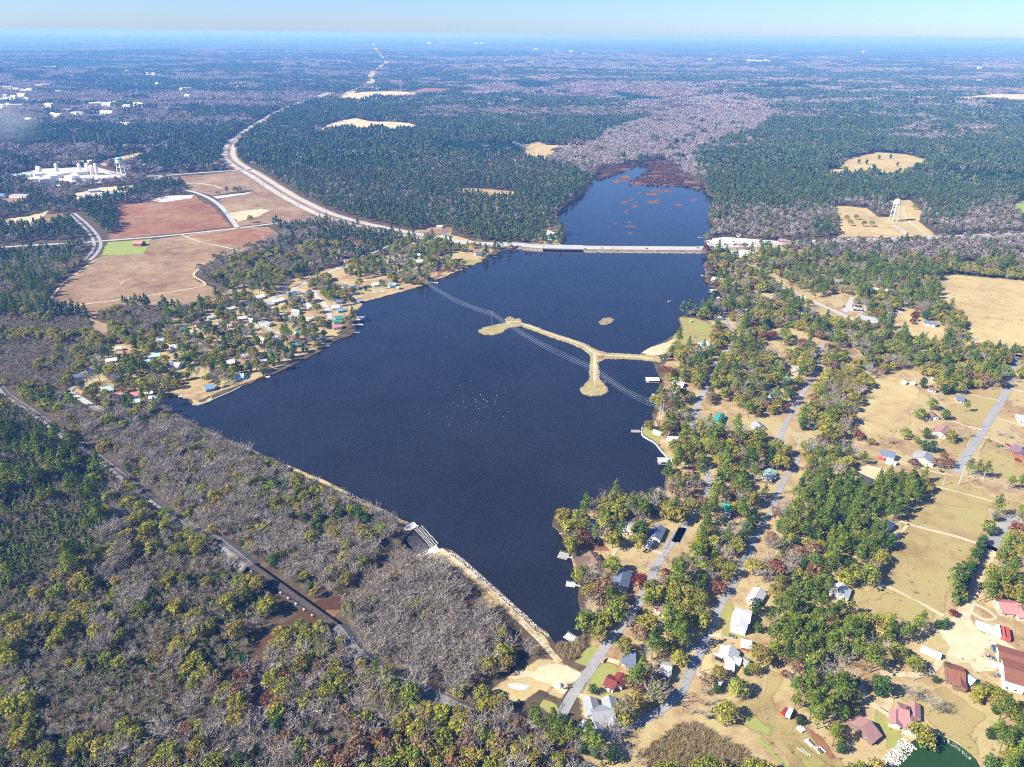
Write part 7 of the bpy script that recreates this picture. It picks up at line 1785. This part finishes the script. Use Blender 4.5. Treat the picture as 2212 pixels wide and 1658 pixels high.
put('pine', 'R6', '80,480 140,490 200,480 250,470 300,460 120,330 420,290 450,280 600,310 690,300 870,290 940,300 340,260', 15); put('bare', 'R6', '630,440 660,480 690,470 620,490 790,400 800,370', 12); put('ever', 'R6', '300,545 400,490 480,520', 9)
put('oak', 'R4', '280,420 650,390 640,440 1090,430 990,540 500,700 640,860 780,490 700,260 1150,320 840,200 1060,110', 12); put('ever', 'R4', '240,530 640,510 390,430 330,590 520,590 560,590 400,750', 10)
put('bare', 'T11', '1098,428 1145,438 1075,425', 5); put('bare', 'T11', '1702,845', 6); put('oak', 'T12', '790,1410 60,700 200,640 340,480', 12); put('pine', 'T12', '230,1080', 13)
put('russet', 'T12', '830,1560 530,1580 310,1610 1050,1560', 12); put('oak', 'T02', '1540,830 1960,1050 2120,1230 1330,1110 330,760 1120,1640 1300,1590 1950,1600 1860,1210 200,1290', 12)
put('oak', 'T20', '1060,1430 1120,1425 1170,1470 1085,1465 1220,1470 1500,1360', 11); put('ever', 'T20', '1050,1112 1150,1118 1235,1092 1405,1118 1580,1075 1345,1032 1190,1068 1220,1132 1270,1035 1140,1060 1390,1080', 12)
put('oak', 'T00', '1625,1445', 15, 'single dark tree on the sand lot by the field lane')
# ---- choosing the spots
NEAR_R = 1000.0
LAKE_A = [tuple(p) for p in LAKE_G]
def seg_clear(x, y, line, d):
    bad = np.zeros(x.shape, bool)
    X = np.array([p[0] for p in line]); Y = np.array([p[1] for p in line])
    bx0, bx1, by0, by1 = X.min() - d, X.max() + d, Y.min() - d, Y.max() + d
    idx = np.where((x > bx0) & (x < bx1) & (y > by0) & (y < by1))[0]
    if len(idx) == 0: return bad
    px, py = x[idx], y[idx]; b = np.zeros(px.shape, bool)
    for i in range(len(X) - 1):
        dx, dy = X[i + 1] - X[i], Y[i + 1] - Y[i]; L2 = dx * dx + dy * dy + 1e-9
        t = np.clip(((px - X[i]) * dx + (py - Y[i]) * dy) / L2, 0, 1)
        b |= (px - X[i] - t * dx) ** 2 + (py - Y[i] - t * dy) ** 2 < d * d
    bad[idx] = b
    return bad
def blocked(x, y, pad=0.0, small=False):
    b = inpoly(x, y, LAKE_A) | inpoly(x, y, POND_G) | inpoly(x, y, BASIN_G)
    for line, d in ROADS: b |= seg_clear(x, y, line, d + pad)
    for g in OPEN: b |= inpoly(x, y, g)
    for g in CREEK: b |= inpoly(x, y, g)
    b |= inpoly(x, y, HOLLOW)
    for hx, hy, hr, front in HOUSES:
        # keep the house itself and the line of sight to it free
        d = math.hypot(hx, hy); ux, uy = -hx / d, -hy / d
        dx, dy = x - hx, y - hy
        al = dx * ux + dy * uy; ac = np.abs(-dx * uy + dy * ux)
        b |= (dx * dx + dy * dy < hr * hr) | ((al > 0) & (al < hr + front) & (ac < hr * .8))
    return b
def grid(spacing, x0, x1, y0, y1, seed):
    r = np.random.default_rng(seed)
    gx, gy = np.meshgrid(np.arange(x0, x1, spacing), np.arange(y0, y1, spacing))
    gx = gx.ravel() + r.uniform(-.48, .48, gx.size) * spacing; gy = gy.ravel() + r.uniform(-.48, .48, gy.size) * spacing
    return gx, gy

TREES = []    # x, y, kind, scale, words, hand
assigned = []
for zi, (words, poly, spacing, mixd, size, cluster) in enumerate(ZONES):
    g = [G(*p) for p in poly]
    gx = np.array([p[0] for p in g]); gy = np.array([p[1] for p in g])
    x, y = grid(spacing, gx.min(), gx.max(), gy.min(), gy.max(), zi + 40)
    k = inpoly(x, y, g)
    for later in ZONES[zi + 1:]:
        k &= ~inpoly(x, y, [G(*p) for p in later[1]])
    x, y = x[k], y[k]
    sx, sy = proj(x, y)
    k = (sx > -220) & (sx < 2430) & (sy < 1760)
    x, y = x[k], y[k]
    if cluster > 0:
        k = fbm(x, y, 42, zi + 3, 2) > cluster; x, y = x[k], y[k]
    k = ~blocked(x, y, 1.0); x, y = x[k], y[k]
    rng = np.random.default_rng(zi + 70)
    kinds = list(mixd); w = np.array([mixd[q] for q in kinds]); w = w / w.sum()
    # kinds gather in drifts rather than salt and pepper
    u = (fbm(x, y, 26, zi + 11, 2) - .5) * 1.5 + .5 + rng.uniform(-.42, .42, len(x))
    u = np.argsort(np.argsort(u)) / max(1, len(u))
    ci = np.searchsorted(np.cumsum(w), u).clip(0, len(kinds) - 1)
    for a, b, c in zip(x, y, ci):
        kd = kinds[c]
        TREES.append((a, b, kd, size * float(rng.uniform(.68, 1.22)), words, False))
for kd, (hx, hy), h, words in HAND:
    TREES.append((hx, hy, kd, h / PROTO[kd][0][2], words, True))

# ---- the ones that show largest become single things, the rest of each kind one wood
bykind = {}
for t in TREES: bykind.setdefault(t[2], []).append(t)
NAMED = {n: o for n, o in []}
def nearest_mark(x, y):
    best = None
    for mx, my, words in MARKS:
        d = (mx - x) ** 2 + (my - y) ** 2
        if best is None or d < best[0]: best = (d, mx, my, words)
    return best
used = {}
YARDS = ('among the yards of the right bank', 'among the left bank houses')
ORD = ['', 'second ', 'third ', 'fourth ', 'fifth ', 'sixth ', 'seventh ', 'eighth ', 'ninth ', 'tenth ']
def hand_label(kd, x, y, words):
    if words: base = words
    else:
        d, mx, my, mw = nearest_mark(x, y)
        sx, sy = proj(x, y); px, py = proj(mx, my); dx, dy = float(sx - px), float(sy - py)
        rel = ('right of' if dx > 0 else 'left of') if abs(dx) > abs(dy) * .9 else ('in front of' if dy > 0 else 'behind')
        base = '%s %s %s' % (WORDS[kd][1], rel, mw)
    n = used.get(base, 0); used[base] = n + 1
    if n: base = ORD[min(n, 9)] + base
    return base

PRC = bpy.data.collections.new('tree_kinds')
def joined(kd, i):
    """crown and trunk of one kind as a single mesh for the woods"""
    cr, tr_, h = PROTO[kd][i]
    bm = bmesh.new(); bm.from_mesh(cr)
    n0 = len(bm.faces); bm.from_mesh(tr_); bm.faces.ensure_lookup_table()
    for f in bm.faces[n0:]: f.material_index = 1
    me = bpy.data.meshes.new(kd + '_tree'); bm.to_mesh(me); bm.free()
    me.materials.append(cr.materials[0]); me.materials.append(tr_.materials[0])
    return me

_ng = {}
def scatter_group(coll):
    ng = bpy.data.node_groups.new('scatter', 'GeometryNodeTree')
    ng.interface.new_socket('Geometry', in_out='INPUT', socket_type='NodeSocketGeometry')
    ng.interface.new_socket('Geometry', in_out='OUTPUT', socket_type='NodeSocketGeometry')
    i = ng.nodes.new('NodeGroupInput'); o = ng.nodes.new('NodeGroupOutput')
    ci = ng.nodes.new('GeometryNodeCollectionInfo'); ci.inputs['Collection'].default_value = coll
    ci.inputs['Separate Children'].default_value = True; ci.inputs['Reset Children'].default_value = True
    ip = ng.nodes.new('GeometryNodeInstanceOnPoints'); ip.inputs['Pick Instance'].default_value = True
    def att(n, t):
        a = ng.nodes.new('GeometryNodeInputNamedAttribute'); a.data_type = t; a.inputs['Name'].default_value = n; return a.outputs['Attribute']
    cb = ng.nodes.new('ShaderNodeCombineXYZ'); ng.links.new(att('turn', 'FLOAT'), cb.inputs['Z'])
    e2r = ng.nodes.new('FunctionNodeEulerToRotation'); ng.links.new(cb.outputs[0], e2r.inputs[0])
    ng.links.new(i.outputs[0], ip.inputs['Points']); ng.links.new(ci.outputs[0], ip.inputs['Instance'])
    ng.links.new(att('pick', 'INT'), ip.inputs['Instance Index'])
    ng.links.new(e2r.outputs[0], ip.inputs['Rotation']); ng.links.new(att('grow', 'FLOAT_VECTOR'), ip.inputs['Scale'])
    ng.links.new(ip.outputs[0], o.inputs[0])
    return ng
def wood(name, label, cat, x, y, z, scale, meshes, seed, stretch=.18):
    """a wood nobody could count: one object scattering its kinds of tree"""
    if len(x) == 0: return
    r = np.random.default_rng(seed)
    coll = bpy.data.collections.new(name + '_kinds')
    for k, me in enumerate(meshes):
        coll.objects.link(bpy.data.objects.new('%s_kind_%02d' % (name, k), me))
    me = bpy.data.meshes.new(name); n = len(x)
    me.vertices.add(n); me.vertices.foreach_set('co', np.stack([x, y, z], 1).astype(np.float32).ravel())
    a = me.attributes.new('turn', 'FLOAT', 'POINT'); a.data.foreach_set('value', r.uniform(0, 6.28, n).astype(np.float32))
    a = me.attributes.new('pick', 'INT', 'POINT'); a.data.foreach_set('value', r.integers(0, len(meshes), n).astype(np.int32))
    g = np.stack([scale * r.uniform(1 - stretch, 1 + stretch, n), scale * r.uniform(1 - stretch, 1 + stretch, n), scale * r.uniform(1 - stretch, 1 + stretch, n)], 1)
    a = me.attributes.new('grow', 'FLOAT_VECTOR', 'POINT'); a.data.foreach_set('vector', g.astype(np.float32).ravel())
    o = bpy.data.objects.new(name, me); COL.objects.link(o)
    md = o.modifiers.new('scatter', 'NODES'); md.node_group = scatter_group(coll)
    tag(o, label, cat, None, 'stuff')
    return o

rt = random.Random(77)
STATS = {}
for kd, lst in bykind.items():
    def key(t):
        return (0 if t[5] else 1, math.hypot(t[0], t[1], CAM_H) / PROTO[kd][0][2] / t[3])
    inview = []; rest = []
    for t in lst:
        sx, sy = proj(t[0], t[1]); (inview if (-10 < sx < 2222 and sy < 1690) or t[5] else rest).append(t)
    inview.sort(key=key)
    single, more = inview[:300], inview[300:] + rest
    nm, text, cat = WORDS[kd]
    for (x, y, _k, sc, words, hand) in single:
        i = rt.randrange(len(PROTO[kd])); cr, trk, h = PROTO[kd][i]
        r_ = empty(nm, (x, y, 0), rt.uniform(0, 6.28)); s3 = sc
        r_.scale = (s3 * rt.uniform(.88, 1.12), s3 * rt.uniform(.88, 1.12), s3 * rt.uniform(.88, 1.12))
        link(trk.name.split('.')[0], trk, r_); link(cr.name.split('.')[0], cr, r_)
        if hand: tag(r_, hand_label(kd, x, y, words), cat, 'trees placed about the lake')
        elif words in YARDS: tag(r_, hand_label(kd, x, y, None), cat, '%s %s' % (text, words))
        else: tag(r_, '%s %s' % (text, words), cat, '%s %s' % (text, words))
    if more:
        A = np.array([(t[0], t[1], t[3]) for t in more])
        wood(nm.replace('_tree', '') + '_wood', 'the many further trees like %s' % text, 'wood', A[:, 0], A[:, 1], np.zeros(len(A)), A[:, 2], [joined(kd, i) for i in range(len(PROTO[kd]))], 5)
    STATS[kd] = (len(single), len(more))
print('TREES', STATS)

# ---- middle distance: single coarse trees, then clumps, then whole patches of canopy
def coarse(kd, rng, h, sx=0., sy=0., nl=1.0, leaf=1.5, c=None):
    c = c or Cloud(); o = len(c.V)
    if kd == 'pine': cc, _ = crown_pine(rng, h, .22 * nl, leaf)
    elif kd == 'bare': cc = Cloud(); cc.lobe((0, 0, h * .62), (h * .32, h * .32, h * .38), int(70 * nl), leaf * .62, rng, .9)
    elif kd == 'oak': cc, _ = crown_oak(rng, h, .16 * nl, leaf)
    else: cc, _ = crown_sapling(rng, h, .35 * nl, leaf)
    for v, t in zip(cc.V, cc.T): c.V.append(v + np.array([sx, sy, 0])); c.T.append(t)
    return c
M_FAR = {'pine': leaf_mat('far_pine', [(.075, .125, .045), (.105, .155, .055), (.14, .19, .065), (.085, .14, .05)], .1),
         'bare': leaf_mat('far_bare', [(.32, .265, .25), (.38, .325, .31), (.43, .37, .36), (.28, .235, .21)], .1),
         'oak': leaf_mat('far_olive', [(.17, .165, .07), (.21, .185, .09), (.14, .155, .06), (.23, .18, .11)], .15),
         'plant': leaf_mat('plantation_pine', [(.034, .095, .034), (.042, .11, .038)], .1)}
rngm = np.random.default_rng(9)
MID = {k: [coarse(k, rngm, h, nl=1.0, leaf=1.25).data('tree', M_FAR[k]) for _ in range(5)] for k, h in (('pine', 17), ('bare', 13), ('oak', 12))}
MID['plant'] = [coarse('sapling', rngm, 6.5, nl=1.0, leaf=1.1).data('tree', M_FAR['plant']) for _ in range(3)]
def clump(kd, R, n, h, leaf, nl):
    c = Cloud()
    for _ in range(n):
        a = rngm.uniform(0, 6.28); r_ = R * math.sqrt(rngm.random())
        coarse(kd, rngm, h * rngm.uniform(.75, 1.2), r_ * math.cos(a), r_ * math.sin(a), nl, leaf, c)
    return c
CL = {k: [clump(k, 14, 8, h, 2.3, .45).data('clump', M_FAR[k]) for _ in range(4)] for k, h in (('pine', 17), ('bare', 13), ('oak', 12))}
CL['plant'] = [clump('sapling', 14, 14, 8, 2.0, .4).data('clump', M_FAR['plant']) for _ in range(3)]
FAR = {k: [clump(k, 48, 30, h, 5.0, .13).data('patch', M_FAR[k]) for _ in range(4)] for k, h in (('pine', 18), ('bare', 14), ('oak', 13))}
FAR['plant'] = [clump('sapling', 48, 40, 10, 5.0, .2).data('patch', M_FAR['plant']) for _ in range(3)]

# woods of one kind in the middle distance (later ones win)
MZONES = [('pine', 'T10', '0,900 330,890 700,850 1100,880 1170,930 1180,1000 1300,1060 1500,1110 1620,1160 1560,1240 1440,1330 1330,1470 1240,1560 1150,1580 900,1570 750,1500 500,1500 200,1470 0,1430', .58),
          ('pine', 'T00', '1500,920 1700,880 2212,890 2212,1420 2080,1370 1900,1280 1700,1130 1560,1060 1510,1000', .62),
          ('bare', 'T10', '1380,1040 1420,990 1600,960 1700,870 1900,800 2100,740 2212,720 T20 100,640 300,610 480,640 600,700 560,790 480,870 300,900 160,960 60,1020 130,1120 160,1190 60,1160 T10 2212,1140 2100,1020 1950,1040 1640,1100 1500,1080', .93),
          ('pine', 'T10', '20,1370 140,1345 300,1330 480,1340 570,1380 560,1460 470,1505 300,1490 120,1450', .97),
          ('plant', 'T10', '530,940 640,925 1170,940 1182,980 1140,1028 900,1012 700,982', .98),
          ('plant', 'T20', '1720,1132 1760,1110 2330,1150 2330,1232 2050,1212 1860,1180', .98),
          ('pine', 'T20', '1740,985 1760,930 1900,918 2330,960 2330,1115 2000,1092 1850,1052', .97),
          ('pine', 'T20', '550,792 800,780 1050,795 1250,778 1480,820 1400,852 1150,862 800,832', .95),
          ('plant', 'T20', '1500,830 1780,830 1780,862 1600,866', .9),
          ('pine', 'T20', '430,640 500,600 900,605 1250,625 1300,650 900,650', .92), ('plant', 'T20', '400,585 560,560 960,545 980,565 600,595', .9), ('pine', 'T20', '1400,560 1600,535 2300,520 2300,590 1800,580', .9),
          ('plant', 'T10', '990,535 1100,525 1340,540 1400,575 1150,572', .95), ('plant', 'T10', '1650,625 1800,610 2050,640 2060,665 1900,650', .9),
          ('plant', 'T00', '0,1612 460,1585 445,1650 T01 300,30 0,95', .96),
          ('pine', 'T00', '620,835 1020,830 1040,850 800,885 600,870', .9), ('pine', 'T00', '760,1240 900,1200 1190,1195 1210,1240 1000,1270 850,1300 780,1330 770,1420 780,1490 690,1500 560,1430 520,1340 700,1290', .85),
          ('pine', 'T00', '820,1080 1050,1000 1240,1010 1360,1060 1370,1090 1200,1110 1010,1120', .6), ('pine', 'T00', '1240,920 1460,905 1470,930 1440,990 1490,1070 1400,1040', .92), ('pine', 'T00', '20,1560 200,1480 400,1450 560,1480 580,1560 400,1580', .8), ('pine', 'T00', '1490,1290 1560,1265 1760,1345 1700,1350', .9), ('pine', 'T00', '1640,1425 1700,1400 1880,1390 1920,1430 1800,1440', .9),
          ('pine', 'T20', '840,1490 920,1420 1000,1500 960,1545 840,1540', .7), ('pine', 'T20', '1550,1430 1600,1310 1700,1300 1830,1380 1840,1430 1700,1450', .6)]
MZ_G = [(k, [G(*p) for p in P(v, s)], w) for k, v, s, w in MZONES]
def kinds_at(x, y, rng):
    """kind index for every far spot: woods of one kind where the picture shows them, drifts elsewhere"""
    n = len(x)
    f = fbm(x * .55, y, 420, 21, 4); f2 = fbm(x, y, 90, 31, 3)
    p_pine = np.clip((f - .50) * 6.0 + .33 + (f2 - .5) * 1.8, .04, .92)
    out = np.where(rng.random(n) < p_pine, 0, np.where(rng.random(n) < .62, 1, 2))
    for k, g, w in MZ_G:
        m_ = inpoly(x, y, g) & (rng.random(n) < w)
        out[m_] = {'pine': 0, 'bare': 1, 'oak': 2, 'plant': 3}[k]
        out[inpoly(x, y, g) & ~m_ & (out == 3)] = 1
    return out
def band(r0, r1, spacing, meshes, lod, scale=1.0, seed=1, jitz=0.0):
    x, y = grid(spacing, -r1 * .80, r1 * .80, 0, r1, seed)
    r_ = np.hypot(x, y); k = (r_ >= r0) & (r_ < r1); x, y = x[k], y[k]
    sx, sy = proj(x, y, 0); k = (sx > -160) & (sx < 2370); x, y = x[k], y[k]
    for words, poly, *_ in ZONES: 
        if r0 < 1400: k = ~inpoly(x, y, [G(*p) for p in poly]); x, y = x[k], y[k]
    k = ~blocked(x, y, spacing * .28 if spacing < 30 else 10); x, y = x[k], y[k]
    rng = np.random.default_rng(seed + 3)
    kk = kinds_at(x, y, rng)
    z = terrain(x, y)
    for i, nm in enumerate(('pine', 'bare', 'oak', 'plant')):
        q = kk == i
        lab = {'pine': 'dark green pine woods', 'bare': 'greyish leafless hardwood woods', 'oak': 'olive mixed woods', 'plant': 'even green pine plantation'}[nm]
        wood({'pine': 'pine_forest', 'bare': 'hardwood_forest', 'oak': 'mixed_forest', 'plant': 'plantation'}[nm], '%s %s' % (lab, lod), 'forest', x[q], y[q], z[q], scale * rng.uniform(.72, 1.2, int(q.sum())), meshes[nm], seed + i)
    print('BAND', r0, r1, len(x))
band(820, 2000, 8.2, MID, 'in the middle distance beyond the lake', 1.0, 11)
band(2000, 3700, 17, CL, 'far behind the lake', 1.0, 12)
band(3700, 15000, 68, FAR, 'on the plain towards the horizon', 1.0, 13)

# ---- reeds, marsh stalks and the low bushes dotted over the brown meadows
def tuft(rng, n, h, w, mat):
    c = Cloud(); a = rng.uniform(-.7, .7, (n, 3)); a[:, 2] = 0; b = a + rng.normal(0, .25, (n, 3)); b[:, 2] = h * rng.uniform(.6, 1.1, n)
    c.twigs(a, b, np.full(n, w), rng); return c.data('tuft', mat)
M_REEDB = leaf_mat('reed_blades', [(.46, .35, .19), (.56, .45, .26), (.40, .31, .16), (.48, .43, .2)], .3)
M_MARSHB = leaf_mat('marsh_stalks', [(.16, .075, .05), (.22, .13, .08), (.13, .07, .055), (.28, .20, .12)], .2)
def dotted(name, label, polys, spacing, meshes, scale, seed, z=.05, keep=0.0):
    X = []; Y = []
    for g in polys:
        gx = [p[0] for p in g]; gy = [p[1] for p in g]
        x, y = grid(spacing, min(gx), max(gx), min(gy), max(gy), seed); k = inpoly(x, y, g)
        if keep: k &= fbm(x, y, spacing * 5, seed, 2) > keep
        X.append(x[k]); Y.append(y[k])
    X, Y = np.concatenate(X), np.concatenate(Y); r = np.random.default_rng(seed)
    wood(name, label, 'undergrowth', X, Y, np.full(len(X), z), scale * r.uniform(.6, 1.3, len(X)), meshes, seed)
REED_G = [GP('T22', '-60,1390 60,1370 240,1460 420,1560 560,1700 -200,1740 -260,1560'), GP('T12', '1392,868 1480,852 1565,812 1588,870 1520,960 1440,970 1400,920')]
dotted('reeds', 'dense dry reeds standing in the reed bed', REED_G, 1.25, [tuft(rngm, 26, 2.4, .13, M_REEDB) for _ in range(4)], 1.0, 61)
dotted('marsh_stalks', 'red-brown stalks standing in the marsh at the head of the lake', [GP('T10', '1640,1110 1700,1086 1880,1062 1930,1055 1900,1090 1760,1140 1660,1175'), GP('T10', '1960,1055 2040,1040 2212,1030 T20 0,1140 60,1160 130,1190 155,1250 100,1235 0,1210 T10 2120,1210 1820,1200 1870,1180 1990,1100')], 5.0, [tuft(rngm, 40, 2.0, .5, M_MARSHB) for _ in range(3)], 1.6, 62, WATER_Z, .40)
BUSH = [coarse('sapling', rngm, 5.0, nl=.5, leaf=.8).data('bush', M_LEAF['thicket']) for _ in range(3)]
FIELDS = [GP('D', '222,552 300,522 395,508 520,490 585,490 612,508 560,535 515,547 470,560 425,590 435,610 482,625 478,642 430,662 380,672 300,662 262,662 205,690 160,672 95,672 115,640 140,600 200,560'), GP('T00', '750,1330 960,1310 1280,1270 1310,1300 1380,1330 1440,1390 1512,1470 1200,1510 900,1540 700,1560'), GP('T00', '1040,1165 1400,1125 1640,1150 1900,1400 1500,1460 1400,1300 1240,1240')]
dotted('meadow_bushes', 'low scattered bushes on the brown meadows', FIELDS, 8.0, BUSH, .30, 63, .05, .46)
dotted('dam_grass', 'tall dry grass on the slope of the dam', [GP('T12', '880,560 930,640 1060,690 1190,780 1300,850 1380,940 1260,950 1180,1000 1340,930 1400,960 1300,830 1100,640 960,510 850,440')], 1.6, [tuft(rngm, 16, 1.1, .12, M_REEDB) for _ in range(3)], 1.0, 64)
SHR = [coarse('sapling', rngm, 4.0, nl=.8, leaf=.45).data('shrub', M_LEAF['sapling']) for _ in range(3)] + [coarse('sapling', rngm, 4.0, nl=.8, leaf=.45).data('shrub', M_LEAF['russet']) for _ in range(2)]
yz = [[G(*p) for p in ZONES[0][1]]]
xx, yy = grid(9.0, min(p[0] for p in yz[0]), max(p[0] for p in yz[0]), min(p[1] for p in yz[0]), max(p[1] for p in yz[0]), 65)
kk_ = inpoly(xx, yy, yz[0]) & ~inpoly(xx, yy, LAKE_A) & ~inpoly(xx, yy, POND_G) & (fbm(xx, yy, 30, 66, 2) > .52)
for line, d in ROADS: kk_ &= ~seg_clear(xx, yy, line, min(d, 4))
for hx, hy, hr, fr in HOUSES: kk_ &= (xx - hx) ** 2 + (yy - hy) ** 2 > (hr - 2) ** 2
xx, yy = xx[kk_], yy[kk_]
wood('yard_shrubs', 'low shrubs dotted about the right bank yards', 'undergrowth', xx, yy, np.zeros(len(xx)), np.random.default_rng(3).uniform(.2, .55, len(xx)), SHR, 67)

# ---- haze over the plain
m, nt, out = nodes_of('haze')
vol = N(nt, 'ShaderNodeVolumePrincipled')
vol.inputs['Color'].default_value = (.14, .38, 1.0, 1)          # air scatters blue most
vol.inputs['Absorption Color'].default_value = (.72, .72, .72, 1)
vol.inputs['Density'].default_value = HAZE_D
vol.inputs['Anisotropy'].default_value = 0.0
nt.links.new(vol.outputs[0], out.inputs['Volume'])
mb = MB(); mb.box(-72000, 72000, -72000, 72000, -60.0, CAM_H + 6)
hz = mb.build('haze', m)
tag(hz, 'pale blue haze over the far plain', 'haze', None, 'stuff')
